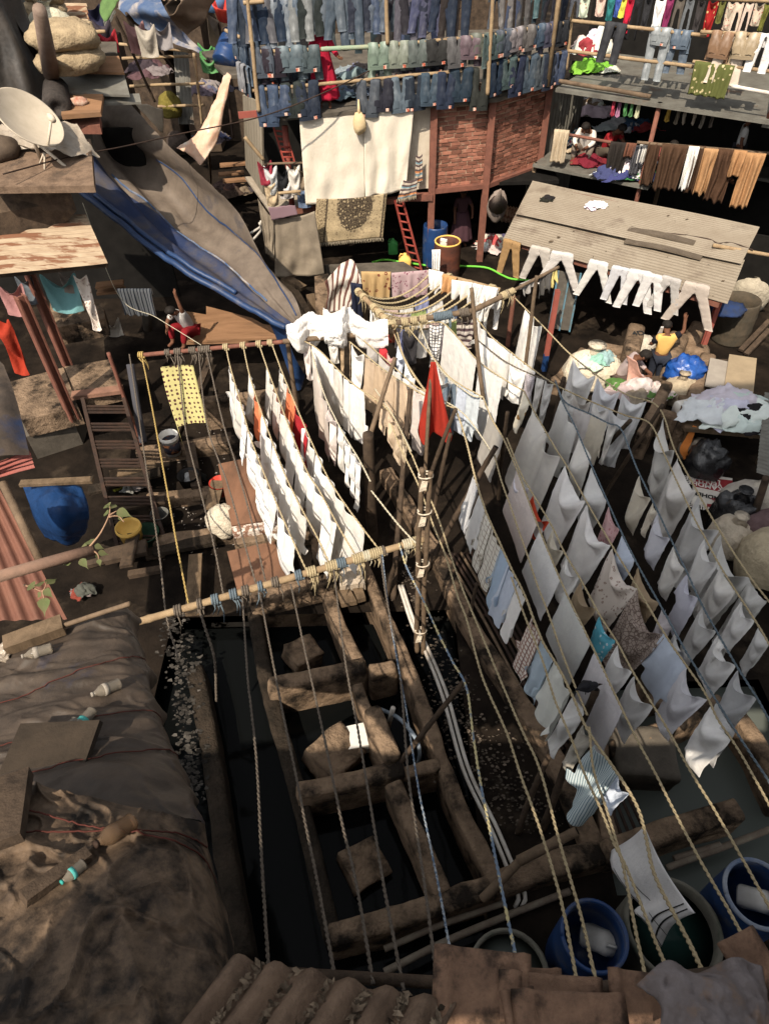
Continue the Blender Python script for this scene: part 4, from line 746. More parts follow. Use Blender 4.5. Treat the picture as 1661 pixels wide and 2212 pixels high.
row('T3',A7,[((340,1080),(595,1350),1.5,(.82,.8,.76),'quilted white sheet, upper of the two in the sun',dict(big=True,pins=0,slack=1.02,cat='sheet')),((615,1370),(800,1495),1.8,(.80,.79,.77),'quilted white sheet, lower one half in shadow',dict(big=True,pins=0,slack=1.02,cat='sheet')),((225,1068),(330,1078),1.3,pat_bw,'black and white checked cloth under the bamboo bar')])
row('T4',A7,[((245,1330),(300,1385),1.0,(.74,.72,.69),'white cloth between the red cloth and the grey trousers'),((310,1395),(360,1440),1.3,GREY,'grey trousers beside the denim ones',dict(kind='trousers',cat='trousers',name='trousers')),((370,1450),(445,1510),1.3,(.16,.21,.27),'denim trousers beside the red cloth',dict(kind='trousers',cat='trousers',name='trousers',m=denim)),((460,1530),(515,1570),1.15,BLUEW,'pale blue shirt right of the denim trousers',sh),((520,1575),(600,1630),1.15,(.62,.68,.72),'white and blue shirt against the quilted sheet',sh)])
row('T5',A7,[((290,1300),(360,1340),.7,OFFW,'white cloth behind the red cloth'),((365,1345),(480,1420),.9,(.74,.73,.71),'white gathered cloth behind the denim trousers',dict(slack=1.4))])
row('C1',A6,[((660,1090),(720,1140),.9,WHITE,'white shirt hung first beneath the white bundle',sh),((728,1150),(790,1210),1.0,WHITE,'white shirt second beneath the white bundle',sh),((800,1220),(865,1275),1.1,OFFW,'white shirt third beneath the white bundle',sh),((872,1280),(935,1340),1.1,WHITE,'white shirt fourth beneath the white bundle',sh),((945,1350),(1000,1400),1.1,(.8,.79,.77),'white shirt nearest the beige shirts',sh)])
row('C2',A6,[((915,1080),(985,1170),.9,WHITE,'white cloth at the top of the beige row'),((990,1180),(1040,1240),1.1,BEIGE,'beige shirt, highest in its row',sh),((1045,1245),(1105,1300),1.1,(.56,.43,.3),'beige shirt, second in its row',sh),((1110,1305),(1175,1340),1.1,BEIGE,'beige shirt behind the slanting bamboo',sh),((1185,1345),(1250,1385),1.15,BEIGE,'beige shirt right of the slanting bamboo',sh),((1260,1390),(1320,1415),1.2,(.66,.52,.38),'beige towel against the dark pole'),((1330,1420),(1420,1455),1.2,(.7,.64,.6),'white pink striped shirt left of the red cloth',dict(kind='shirt',slack=1.12,pins=3,cat='shirt',name='shirt'))])
row('C3',A6,[((1005,1090),(1085,1140),.8,GREY,'dark grey cloth in the middle of the shirt rows'),((1090,1150),(1190,1240),.95,(.42,.4,.37),'grey cloth next to the dark grey one'),((1195,1245),(1290,1330),.85,WHITE,'white shirt in the sun behind the slanting bamboo',sh),((1300,1340),(1400,1395),.9,OFFW,'white shirt touching the red cloth',sh)])
row('C4',A6,[((1215,1080),(1260,1180),.7,BLUEW,'pale blue cloth near the bamboo bar knots'),((1265,1200),(1330,1320),.8,WHITE,'white cloth under the knotted rope')])
row('C2',A6,[((845,1030),(905,1075),1.0,(.5,.38,.26),'tan cloth hanging right under the white bundle')])
row('C6',A6,[((640,1130),(730,1480),1.2,(.70,.64,.57),'long beige white sheet along its own rope',dict(big=True,pins=4,slack=1.06)),((745,1500),(790,1610),1.1,PINKW,'pinkish white cloth below the long beige sheet')])
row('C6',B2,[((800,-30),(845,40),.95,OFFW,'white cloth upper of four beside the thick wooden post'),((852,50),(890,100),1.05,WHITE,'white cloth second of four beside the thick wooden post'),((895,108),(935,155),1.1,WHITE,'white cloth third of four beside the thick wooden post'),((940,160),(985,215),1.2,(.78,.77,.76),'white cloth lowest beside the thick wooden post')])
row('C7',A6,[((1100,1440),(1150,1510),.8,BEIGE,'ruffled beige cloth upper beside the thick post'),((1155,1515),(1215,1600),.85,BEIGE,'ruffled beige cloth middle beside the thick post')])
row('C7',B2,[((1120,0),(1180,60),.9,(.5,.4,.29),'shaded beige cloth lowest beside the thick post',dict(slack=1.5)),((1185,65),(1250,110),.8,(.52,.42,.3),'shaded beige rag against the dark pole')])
row('P2',B3,[((170,610),(180,640),.1,OFFW,'white tie cloth knotted round the double bamboo')])
CL.pop()
ORANGE=(.78,.25,.12);REDC=(.42,.03,.04)
for k,(x0,y0,x1,y1,n_)in enumerate(((497,790,634,1165,7),(540,800,670,1130,6),(572,790,735,1140,7),(600,790,790,1150,7))):
 key='L%d'%(k+1);R_=ROPES[key];m_=(R_.pix[:,1]>y0)&(R_.pix[:,1]<y1);c=R_.c[m_];idx=np.linspace(0,len(c)-1,n_+1)
 for j in range(n_):
  a,b=c[int(idx[j])],c[int(idx[j+1])];b=lerp(a,b,random.uniform(.86,1.08));col=random.choice((WHITE,WHITE,OFFW,(.8,.78,.75)));cn='white'
  if(k,j)in((1,1),(3,1)):col,cn=ORANGE,'orange'
  if(k,j)==(3,2):col,cn=REDC,'dark red'
  if(k,j)in((2,6),(3,5)):cn='long white'
  cloth(key,None,None,random.uniform(1.0,1.3)if cn!='long white' else 1.6,col,pa=a,pb=b,kind=random.choice(('piece','shirt')),taper=random.uniform(.1,.45),folds=random.choice((1,1.5,2.2)),wind=random.uniform(-.1,.1),slack=1.08,pins=3,group='small shirts on the four left ropes',label=('%s small garment on the %s of the four left ropes, %s from the far end'%(cn,ORD[k],ORD[j]))if cn=='white' else '%s garment among the white ones on the %s of the four left ropes'%(cn,ORD[k]),name='small_garment',cat='garment')
cloth('x',None,None,1.0,label='x',pa=P((350,790),2.5),pb=P((434,787),2.5));CL.pop()
gy=patch([[P(A5(1085,1130),2.45),P(A5(1200,1118),2.42),P(A5(1305,1118),2.45)],[P(A5(1130,1320),2.4),P(A5(1240,1310),2.36),P(A5(1350,1300),2.4)],[P(A5(1200,1532),2.37),P(A5(1300,1508),2.33),P(A5(1400,1508),2.37)]],18,30)
mb=MB();uvm=np.stack(np.meshgrid(np.linspace(0,.9,18),np.linspace(0,1.6,30)),-1);mb.grid(wrinkle(gy,.015,4),uvm)
for s_,e in((0,gy[:,0]),(1,gy[:,-1])):mb.grid(np.stack([e,e-np.array((0,0,.2)),e-np.array((0,0,.45))],1),np.stack(np.meshgrid(np.linspace(0,.4,3),np.linspace(0,1.6,30)),-1))
solo('printed_cloth',mb,pat_yprint,'yellow cloth with dark printed motifs laid over two ropes','cloth',solid=.006)
fl=[P(A6(1470,1175),3.2),P(A6(1400,1590),2.0),P(A6(1440,1560),2.0),P(A6(1500,1640),1.9),P(A6(1560,1560),2.1)]
g=np.zeros((16,13,3));tip=P(A6(1468,1175),3.75)
for i in range(16):
 v=i/15;wd=.05+.34*v**1.1;ln=1.75
 for j in range(13):
  u=j/12;g[i,j]=tip+np.array(((u-.5)*wd*1.9+.1*v,-.1+.11*math.sin(u*11+v*2)*v,-ln*v*(1+.15*math.sin(u*9))-(.42*max(0,1-abs(u-.55)/.18)*max(0,v-.6)/.4)))
mb=MB();mb.grid(g);solo('red_cloth',mb,M('red_cotton',(.36,.035,.022),(.28,.03,.02),sc=5,bump=.5),'deep red cloth hanging from the tip of a thin pole','cloth',solid=.006,sub=1)
# bamboo poles, bars and beams
def polemesh(a,b,r0_,r1_=None,nodes=True,bend=.0,seed=0):
 a,b=V3(a),V3(b);L=np.linalg.norm(b-a);n=max(10,int(L/.07));r1_=r1_ or r0_*.85;t=np.linspace(0,1,n);rnd=random.Random(seed);c=a+np.outer(t,b-a)
 sd=np.cross(b-a,(.3,.8,.5));sd/=np.linalg.norm(sd);c+=np.outer(np.sin(t*math.pi)*bend*L+np.array([MN.noise(Vector((x*L*.8,seed,0)))for x in t])*.02,sd)
 r=r0_+(r1_-r0_)*t
 if nodes:
  k=np.arange(rnd.uniform(.1,.3),L,.33)
  for q in k:r=r*(1+.16*np.exp(-((t*L-q)/.025)**2))
 mb=MB();mb.tube(c,r,10);return mb
PN=[0]
def pole(top,base,zt,zb,r,m,label,name='bamboo_pole',cat='pole',group='poles propping the ropes',nodes=True,hollow=False):
 PN[0]+=1;A_,B_=P(base,zb),P(top,zt);mb=polemesh(A_,B_,r*.82,nodes=nodes,seed=PN[0],bend=.006);ob=solo(name,mb,m,label,cat,group)
 if hollow:
  t=(B_-A_)/np.linalg.norm(B_-A_);h=MB();h.tube([B_-t*.002,B_+t*.004],r*.55,10);o=part('hollow_shade_disc',h,darkin,ob)  # flat black disc on the tip, painting the shade of a hollow
 return ob
def vz(base,zb,ytop):
 b=P(base,zb)
 zs=np.linspace(zb,9,400);ys=np.array([px((b[0],b[1],z))[1]for z in zs]);return float(zs[np.abs(ys-ytop).argmin()])
def upright(base,ytop,zb,r,m,label,**kw):
 b=P(base,zb);z=vz(base,zb,ytop);PN[0]+=1;kw2=dict(name='bamboo_pole',cat='pole',group='poles propping the ropes');kw2.update(kw)
 nodes=kw2.pop('nodes',True);lean=kw2.pop('lean',(0,0));return solo(kw2['name'],polemesh(b,(b[0]+lean[0],b[1]+lean[1],z),r,nodes=nodes,seed=PN[0],bend=.005),m,label,kw2['cat'],kw2['group']),z
o_,zpair=upright((901,1408),1012,0,.046,bamboo_old,'left cane of the upright bamboo pair bound with white rags')
upright((914,1412),1018,0,.042,bamboo_old,'right cane of the upright bamboo pair bound with white rags')
b=P((907,1410),0)
for yy in(1026,1104,1218,1362):
 z=vz((907,1410),0,yy);mb=MB();c=np.array((b[0],b[1],z));an=np.linspace(0,2*math.pi*1.6,26);mb.tube(np.stack([c[0]+.1*np.cos(an),c[1]+.065*np.sin(an),c[2]+np.linspace(-.04,.04,26)],1),.013,6)
 mb.grid(wrinkle(patch([[c+np.array((-.06,-.1,0)),c+np.array((.02,-.12,0))],[c+np.array((-.1,-.13,-.2)),c+np.array((0,-.13,-.17))]],4,5),.015,6));solo('rag_tie',mb,sackm,'white rag tied round the upright bamboo pair, %s knot from the top'%ORD[int(yy>1030)+int(yy>1110)+int(yy>1220)],'rag','rags on the bamboo pair',col=(1.1,1.05,1))
upright((806,1170),938,0,.12,darkwood,'thick weathered wooden post at the end of the beige sheet rope',name='wooden_post',cat='post',nodes=False)
pole((887,840),(849,1295),3.15,.0,.07,darkwood,'dark bamboo pole where the pale ropes bend, red rag on it')
pole((858,1205),(835,1290),1.4,0,.06,darkwood,'short dark stake beside the bamboo bar end')
pole((854,773),(801,935),3.3,2.3,.06,bamboo_old,'slanting bamboo in front of the grey and beige shirts')
pole((934,778),(917,1065),3.7,.9,.05,bamboo_old,'thin pole that carries the red cloth')
pole((984,883),(922,1046),2.95,1.2,.055,darkwood,'slanting dark pole right of the red cloth')
pole((973,936),(935,1110),2.6,.6,.055,darkwood,'dark pole leaning behind the pale blue shirt')
pole((1071,965),(917,1238),2.9,0,.07,darkwood,'long slanting bamboo pole across the head of the shirt rope',hollow=True)
pole((1096,890),(1076,1080),2.9,.3,.055,darkwood,'upright dark pole beside the printed curtain')
pole((1018,622),(1044,862),4.4,2.2,.055,bamboo_old,'slender bamboo leaning over the quilted sheets')
pole((1159,596),(1130,850),4.4,1.6,.055,bamboo_old,'tall slender bamboo in front of the brilliant white sheet')
upright((1181,1000),816,.5,.06,darkwood,'dark upright post where the blue rope starts')
pole((1361,908),(1258,1025),2.75,.5,.06,darkwood,'slanting pole that turns the blue rope')
pole((1431,874),(1300,1080),2.75,.2,.055,darkwood,'slanting pole that turns the pale rope')
pole((1286,1489),(1172,1792),2.75,.0,.07,darkwood,'leaning pole whose tip the crow sits beside',hollow=True)
pole((1197,1600),(1118,1800),1.7,.0,.058,darkwood,'second leaning pole left of the one with the crow')
pole((1010,1463),(862,1650),1.9,.35,.055,darkwood,'broken dark pole lying across from the walkway onto the pen wall',hollow=True)
pole((1246,1795),(1120,1860),1.25,.8,.09,bamboo_old,'thick hollow bamboo stub tied near the drums',hollow=True)
pole((1125,1857),(1042,1943),.82,.45,.085,bamboo_old,'thick bamboo lying lowest over the front pen wall')
pole((1030,1260),(1015,1330),1.2,.3,.05,darkwood,'short stake standing in the bar grating')
def bar(a,b,za,zb,r,m,label,wraps=(),name='tie_bar',nodes=True):
 PN[0]+=1;A_,B_=P(a,za),P(b,zb);rt_=root(name,A_,label,'bar');part('pole',polemesh(A_,B_,r,r,nodes=nodes,seed=PN[0]),m,rt_)
 t=(B_-A_)/np.linalg.norm(B_-A_);s1=np.cross(t,(0,0,1));s1/=np.linalg.norm(s1);s2=np.cross(s1,t)
 for f,n_,rm,tail in wraps:
  c=A_+(B_-A_)*f;an=np.linspace(0,2*math.pi*n_,n_*12);pts=c+np.outer(np.linspace(-.02*n_,.02*n_,len(an)),t)+np.outer(np.cos(an),s1)*(r+.02)+np.outer(np.sin(an),s2)*(r+.02)
  mb=MB();mb.tube(pts,.02,6)
  for k in range(tail):
   d=np.array((random.uniform(-.08,.08),random.uniform(-.15,.02),-random.uniform(.12,.4)));q=c+t*random.uniform(-.08,.08)-np.array((0,.02,r));mb.tube([q,q+d*.5+np.array((.03,0,0)),q+d],[.014,.012,.007],5)
  part('lashing',mb,rm,rt_)
 return rt_
bar((283,1348),(915,1165),2.2,2.2,.06,bamboo,'long horizontal bamboo bar wrapped with many rope ends',[(.15,3,rope_d,1),(.22,2,rope_d,2),(.27,3,rope_b,4),(.33,3,rope_b,4),(.37,3,rope_d,2),(.42,2,rope_b,3),(.47,3,rope_d,1),(.55,3,rope_b,1),(.595,4,rope_y,8),(.665,5,rope_y,9),(.70,4,rope_b,1),(.76,5,rope_y,6),(.79,3,rope_p,1),(.825,6,rope_y,3),(.85,2,rope_d,0),(.94,4,rope_p,4),(.97,4,rope_y,6)])
bar((300,768),(612,738),2.5,2.5,.05,iron,'rusty horizontal pipe that holds the left rope ends',[(.02,3,rope_g,3),(.2,3,rope_d,3),(.27,4,rope_d,8),(.37,4,rope_d,9),(.43,3,rope_d,2),(.47,4,rope_d,9),(.6,3,rope_y,0),(.72,3,rope_y,0),(.83,3,rope_y,0),(.91,3,rope_y,0)],nodes=False)
bar((612,738),(850,716),2.6,2.7,.06,bamboo_old,'bar hidden under the white bundle of laundry')
bar(A6(1130,952),A7(560,975),2.75,2.75,.065,bamboo_old,'knotted horizontal bamboo bar in the middle of the yard',[(.1,5,rope_y,9),(.24,4,rope_y,6),(.34,4,rope_y,5),(.44,4,rope_y,4),(.62,7,rope_b,3),(.72,5,rope_b,6),(.9,6,rope_d,3)])
bar(A7(560,975),A7(850,832),2.75,2.8,.065,bamboo_old,'bent bamboo bar joining the rope cradle to the outer post',[(.85,6,rope_y,3),(.95,5,rope_d,2)])
bar(A7(840,835),A7(1222,636),2.85,2.95,.04,bamboo_old,'thin bamboo carrying grey socks and a yellow cloth',[(.05,4,rope_y,4)])
bar(A6(958,716),A6(1200,962),2.75,2.75,.06,bamboo,'short bar at the left end of the rope cradle',[(.05,3,rope_y,2),(.2,3,rope_y,2),(.5,4,rope_y,4),(.65,4,rope_y,3),(.8,4,rope_y,3),(.95,5,rope_y,4)])
bar(A7(220,672),A7(770,815),2.7,2.75,.06,bamboo,'bar at the right end of the rope cradle draped with white rags',[(.1,3,rope_y,1),(.3,3,rope_y,1),(.9,4,rope_y,3)])
for a,ytop,zb,m,lab in(((A6(1020,1010)),622,0,wood,'square wooden stake at the left of the rope cradle'),(A6(990,1000),640,.3,bamboo,'pale stake beside the square one'),(A7(830,1250),640,0,iron,'rusty post under the bent bamboo bar')):
 upright(a,ytop,zb,.07,m,lab,name='post',cat='post',nodes=False)
upright((645,905),735,0,.06,bamboo_old,'post at the left end of the white bundle',name='post',cat='post')
upright((306,960),762,0,.05,iron,'thin iron post at the left end of the rusty pipe',name='post',cat='post',nodes=False)
cb=[P(A6(958,716),2.75),P(A6(1200,962),2.75)];ce=[P(A7(225,672),2.75),P(A7(770,815),2.75)]
def cradle(t,sag):
 a,b=lerp(cb[0],cb[1],t),lerp(ce[0],ce[1],t);c=np.array([lerp(a,b,s)-np.array((0,0,sag*4*s*(1-s)))for s in np.linspace(0,1,60)]);return c
for i in range(9):
 t=.03+i*.115;c=cradle(t,.42+.03*(i%3));R_=Rope.__new__(Rope);R_.c=c;R_.pix=np.array([px(x)for x in c]);ROPES['K%d'%i]=R_
 solo('rope',twisted(c,.022),rope_y,'sagging rope of the rope cradle, %s from the far side'%ORD[i],'rope','ropes of the rope cradle')
CL2=len(CL)
kc=[WHITE,(.7,.55,.5),WHITE,(.3,.33,.55),WHITE,(.62,.5,.55),(.45,.55,.22),WHITE,(.55,.08,.06),(.7,.68,.55),WHITE,(.16,.2,.3),WHITE]
kn=['white','pinkish','white','blue','white','pale mauve','lime green','white','red','pale yellow','white','navy','white']
q=0
for i in(2,4,6,7,8):
 c=ROPES['K%d'%i].c;lo,hi=(3,46)if i<7 else(5,40);n_=4
 for j in range(n_):
  a,b=c[int(lo+(hi-lo)*j/n_)],c[int(lo+(hi-lo)*(j+.92)/n_)];cloth('K',None,None,.55 if i<8 else.7,kc[q%13],pa=a,pb=b,slack=1.08,pins=3,label='%s cloth on the rope cradle, %s along the %s sagging rope'%(kn[q%13],ORD[j],ORD[i]),group='washing on the rope cradle',folds=2);q+=1
def drape_over(a,b,df,db,m,label,col=None,cat='cloth',name='draped_cloth',group=None,fold=3,n=26,seed=0,uvk=1,ragged=.06,amp=.04,sub=0,bow=0):
 """cloth thrown over a rail: front flap df long, back flap db long"""
 a,b=V3(a),V3(b);d=b-a;L=np.linalg.norm(d);h=np.array((d[0],d[1],0));h/=np.linalg.norm(h);pr=np.array((h[1],-h[0],0));pr=pr if pr[1]<0 else-pr
 nv=26;g=np.zeros((nv,n,3));uv=np.zeros((nv,n,2))
 for j in range(n):
  u=j/(n-1);e=ragged*MN.noise(Vector((u*4,seed*3.3,1)));
  for i in range(nv):
   s=-db+(df+db+e)*i/(nv-1);top=.035;k=max(-1,min(1,s/.07));off=pr*(math.sin(k*math.pi/2)*top);z=-max(0,abs(s)-.05)+(.035*math.cos(k*math.pi/2));am=amp*min(1,abs(s)/.3)*(1 if s>0 else.5)
   ph=math.sin(u*fold*2*math.pi+seed+MN.noise(Vector((u*3,s*1.5,seed)))*2.4);shr=1-.12*min(1,max(0,s)/max(df,.1))*(.5+.5*math.sin(seed));uu=.5+(u-.5)*shr
   g[i,j]=a+d*uu+off+np.array((0,0,z-bow*math.sin(u*math.pi)))+pr*am*(ph+.6)*(1 if s>0 else-.6);uv[i,j]=(u*L*uvk,(s+db)*uvk)
 mb=MB();mb.grid(g,uv);return solo(name,mb,m,label,cat,group,col=col,solid=.008,sub=sub)
# jeans and trousers
JM={}
def jeans_set(key,mode,Lf,Lb,seed,spread=.03,thick=.04,wid=1.12):
 """meshes of one way of hanging a pair: legs+hips, waistband, pockets, label; rail along x, front towards -y"""
 rnd=random.Random(seed);T=Lf+Lb;r=.045
 def path(s):
  q=math.pi*r/2
  if s<-q:return np.array((r,s+q-0)),np.array((1.,0))
  if s>q:return np.array((-r,-(s-q))),np.array((-1.,0))
  a=s/r;return np.array((-r*math.sin(a),r*math.cos(a)-0)),np.array((-math.sin(a),math.cos(a)))
 def sec(c):return(Lf-c)if mode=='hips' else(c-Lb)
 def at(x,c,n):
  p,nn=path(sec(c));p=p+nn*n;return(x,p[0]+(-.05*max(0,sec(c))*sway),p[1])
 sway=rnd.uniform(-.4,.8)
 mb=MB();seg=12;N=26
 for sg in(-1,1):
  k=mb.n();off=rnd.uniform(-.02,.02);shift=rnd.uniform(-.04,.06)
  for i in range(N):
   c=T*i/(N-1);cr_=.40
   if c<cr_:W=(.245+.05*math.sin(c/cr_*1.6))*wid;cx,hw=sg*(W/2-.016),W/2+.02
   else:t=(c-cr_)/max(.1,T-cr_);hw=(.135-.035*t)*wid;cx=sg*(.148*wid+spread*t*1.5+shift*t)
   for j in range(seg):
    a=2*math.pi*j/seg;w_=MN.noise(Vector((cx*6+math.cos(a)*2,c*7,seed+sg)))*.022+MN.noise(Vector((cx*9,c*16,seed+sg*3)))*.01
    x=cx+hw*math.cos(a)*(1+w_*1.5)+off*math.sin(c*3);n=thick*(.7+.5*math.sin(c*9+seed)*.3)*math.sin(a)+w_+.012
    mb.v.append(at(x,c,n));mb.uv[len(mb.v)-1]=(.25+.25*math.cos(a),c)
  for i in range(N-1):
   for j in range(seg):j2=(j+1)%seg;mb.f.append([k+i*seg+j,k+(i+1)*seg+j,k+(i+1)*seg+j2,k+i*seg+j2])
  mb.f.append([k+(N-1)*seg+j for j in range(seg)])
 wb=MB();k=wb.n();sg2=20
 for i,c in enumerate((-.03,.045)):
  for j in range(sg2):
   a=2*math.pi*j/sg2;wb.v.append(at(.262*wid*math.cos(a),c,(thick+.014)*math.sin(a)+.014));wb.uv[len(wb.v)-1]=(.9,c)
 for j in range(sg2):j2=(j+1)%sg2;wb.f.append([k+j,k+sg2+j,k+sg2+j2,k+j2])
 pk=[]
 for sg in(-1,1):
  m=MB();g=np.array([[at(sg*.14*wid+x*wid,.1+y+abs(x)*-.2,thick+.012+.008*(abs(x)<.07))for x in(-.07,-.06,0,.06,.07)]for y in(0,.02,.1,.17)]);m.grid(g,np.array([[(.5,.1)]*5]*4));pk.append(m)
 lb=MB();lb.box(at(.13*rnd.choice((-1,1)),.02,thick+.03),(.085,.012,.075))
 JM[key]=dict(body=mb.mesh('legs',(0,0,0),True),wb=wb.mesh('waistband',(0,0,0),True),pk=[m.mesh('pocket',(0,0,0),True)for m in pk],lb=lb.mesh('label_patch',(0,0,0),False))
 for me in(JM[key]['body'],JM[key]['wb'],*JM[key]['pk']):me.materials.append(denim)
 JM[key]['lb'].materials.append(tagm)
tagm=M('label_patch',(.6,.42,.34),(.42,.1,.06),sc=9,tw=(.5,.52))
for i in range(4):jeans_set('h%d'%i,'hips',.78+.05*i,.55,i)
for i in range(3):jeans_set('s%d'%i,'hips',.52+.05*i,.75,10+i)
for i in range(5):jeans_set('l%d'%i,'legs',1.0+.1*(i%3),.33,20+i,spread=.02+.015*i)
for i in range(3):jeans_set('p%d'%i,'legs',1.15,.12,30+i,spread=.13+.07*i,thick=.028)
def jeans(key,p,tdir,col,label,group,m=None,sc=1.0,tag_=True,name='jeans',pockets=True):
 p=V3(p);t=V3(tdir);t[2]=0;yaw=math.atan2(t[1],t[0]);rt_=root(name,p,label,'jeans' if m is None else 'trousers',group);rt_.rotation_euler=(0,random.uniform(-.05,.05),yaw+random.uniform(-.12,.12));rt_.scale=(sc*random.uniform(.92,1.1),sc,sc*random.uniform(.88,1.12))
 d=JM[key];L=[('legs',d['body']),('waistband',d['wb'])]+([('pocket',q)for q in d['pk']]if pockets else[])+([('label_patch',d['lb'])]if tag_ else[])
 for n_,me in L:
  ob=bpy.data.objects.new(n_,me);COL.objects.link(ob);ob.parent=rt_;ob.color=(*(col if n_!='waistband' else tuple(x*.8 for x in col)),1)
  if m is not None and n_!='label_patch':ob.material_slots[0].link='OBJECT';ob.material_slots[0].material=m
 return rt_
JC0=[('dark navy',(.030,.042,.068)),('mid blue',(.075,.115,.18)),('faded blue',(.14,.19,.26)),('grey blue',(.10,.115,.145)),('charcoal',(.035,.036,.04)),('pale washed',(.3,.3,.32)),('deep indigo',(.026,.038,.075)),('grey',(.17,.155,.15)),('brown black',(.045,.037,.032))]
JC=[(n,tuple((.85*x+.15*sum(c)/3)*.62 for x in c))for n,c in JC0];JG='jeans hung along the terrace'
t1=V3((.983,.186,0));t2=V3((-N2[1],N2[0],0))
def F1(q,off=.35):return PV(q,Fa,Fb,off)
def F2(q,off=.35):return PV(q,Fb,Fc,off)
def jrow(pts,kind,face,cols,rail,land,off=.35,sc=1.0,keys=None):
 for i,(q,ci)in enumerate(zip(pts,cols)):
  p=(F1 if face==1 else F2)(q,off);cn,c=JC[ci];c=tuple(x*random.uniform(.85,1.2)for x in c)
  jeans('%s%d'%(kind,random.randrange({'h':4,'s':3,'l':5}[kind])),p+np.array((0,0,random.uniform(-.02,.02))),t1 if face==1 else t2,c,'%s jeans %s %s, %s from %s'%(cn,'on' if kind!='l' else 'hanging from',rail,ORD[i]if i<20 else 'last',land),JG,sc=sc,tag_=kind!='l',pockets=kind!='l')
jrow([A2(345,595),A2(425,588),A2(515,580),A2(610,572)],'h',1,(1,1,4,6),'terrace edge rail','left scaffold pole')
jrow([A2(1030,548),A2(1125,545),A2(1250,530),A2(1350,520),A2(1450,508),A2(1560,498),A2(1660,482)],'h',1,(3,4,2,0,1,6,0),'terrace edge rail','empty rail stretch')
jrow([A3(545,478)],'h',1,(8,),'terrace edge rail','brick corner post')
jrow([A3(650,425),A3(725,408),A3(790,395),A3(870,390),A3(945,385),A3(1010,372),A3(1075,355)],'h',2,(6,3,0,1,3,0,1),'rail over angled wall','brick corner post')
jrow([A2(310,340),A2(395,345),A2(505,335),A2(625,330)],'s',1,(3,4,2,3),'upper rail','left scaffold pole')
jrow([A2(1105,305),A2(1240,295),A2(1370,285),A2(1500,275),A2(1630,265)],'s',1,(5,5,7,8,7),'upper rail','woman in red')
jrow([A3(485,258),A3(560,245)],'s',1,(7,7),'upper rail end','brown black pair')
jrow([A3(640,235),A3(705,222),A3(780,205),A3(850,195),A3(925,185),A3(1010,170),A3(1095,155)],'s',2,(3,3,5,7,1,3,4),'angled upper rail','second scaffold pole')
jrow([A2(x,455-(x-300)*.08)for x in(350,420,500,575)],'s',1,(4,0,3,1),'shaded middle rail','left scaffold pole',off=-.6,sc=.8)
jrow([A2(x,400-(x-1100)*.06)for x in(1110,1190,1290,1390,1490,1600)],'s',1,(3,5,4,2,4,3),'shaded rail behind grey pairs','woman in red',off=-.6,sc=.8)
xs_=list(range(150,1000,68))
jrow([A2(x,-40-(x-150)*.015-(70 if 680<x<780 else 0))for x in xs_],'l',1,[1,0,7,6,5,2,5,4,3,2,3,1,0],'topmost rail','its left end',off=.1,sc=1.0)
jrow([A2(x,-55-(x-1000)*.03)for x in range(1030,1661,62)],'l',1,[1,2,3,4,7,0,1,3,0,8,6],'topmost rail past woman','thin cable',off=.1,sc=.95)
jrow([A3(x,-70-(x-600)*.05)for x in range(650,1160,62)],'l',2,[3,5,1,7,2,0,4,3,0],'topmost angled rail','second scaffold pole',off=.0,sc=.85)
jrow([A2(x,60)for x in range(190,1640,104)],'l',1,[0,1,6,4,0,3,1,4,0,8,1,0,6,4],'dim rail behind topmost one','its left end',off=-1.6)
for i,(q,ci)in enumerate(zip((A2(135,225),A2(165,240),A2(195,258),A2(225,275),A2(175,440),A2(205,455)),(1,2,1,3,5,2))):
 p=F1(q,.2-.25*(5-i)if i<4 else.2);jeans('h%d'%(i%4),p,(.5,-.86,0),JC[ci][1],'%s jeans on the short side rail behind left scaffold pole, %s from far'%(JC[ci][0],ORD[i]),JG,sc=.8)
def railtube(a,b,r,m,label,name='bamboo_rail'):PN[0]+=1;return solo(name,polemesh(a,b,r,r,seed=PN[0]),m,label,'rail','rails of the terrace')
railtube(F1(A2(250,612)),F1(A2(1661,478)),.045,bamboo,'bamboo rail along the terrace edge');railtube(F2(A3(590,440)),F2(A3(1125,350)),.045,bamboo,'bamboo rail along the terrace edge above the angled brick wall')
railtube(F1(A2(250,352)),F1(A2(720,332)),.045,bamboo,'upper bamboo rail left of the woman');railtube(F1(A2(715,333)),F1(A2(1045,316)),.055,M('green_pipe',(.2,.3,.22),(.3,.27,.18),sc=2),'greenish rail the woman in red holds');railtube(F1(A2(1040,318)),F1(A3(600,240)),.045,bamboo,'upper bamboo rail right of the woman')
railtube(F2(A3(600,240)),F2(A3(1150,150)),.045,bamboo,'upper bamboo rail above the angled brick wall');railtube(F1(A2(100,-38),.1),F1(A3(600,-90),.1),.045,bamboo,'topmost bamboo rail of the jeans terrace');railtube(F2(A3(600,-70),.0),F2(A3(1170,-105),.0),.045,bamboo,'topmost angled bamboo rail')
railtube(F1(A2(190,20),.4),F1(A2(330,8),.4),.05,bamboo,'short bamboo rail end at the top of the left scaffold pole')
railtube(F1(A2(70,205),-.9),F1(A2(255,290),.3),.045,bamboo,'side rail behind the left scaffold pole');railtube(F1(A2(150,60),-1.6),F1(A2(1640,60),-1.6),.04,bamboo_old,'dim bamboo rail behind the topmost one')
railtube(F1(A2(320,458),-.6),F1(A2(620,432),-.6),.04,bamboo_old,'shaded middle rail at the left');railtube(F1(A2(1080,402),-.6),F1(A2(1640,368),-.6),.04,bamboo_old,'shaded middle rail at the right')
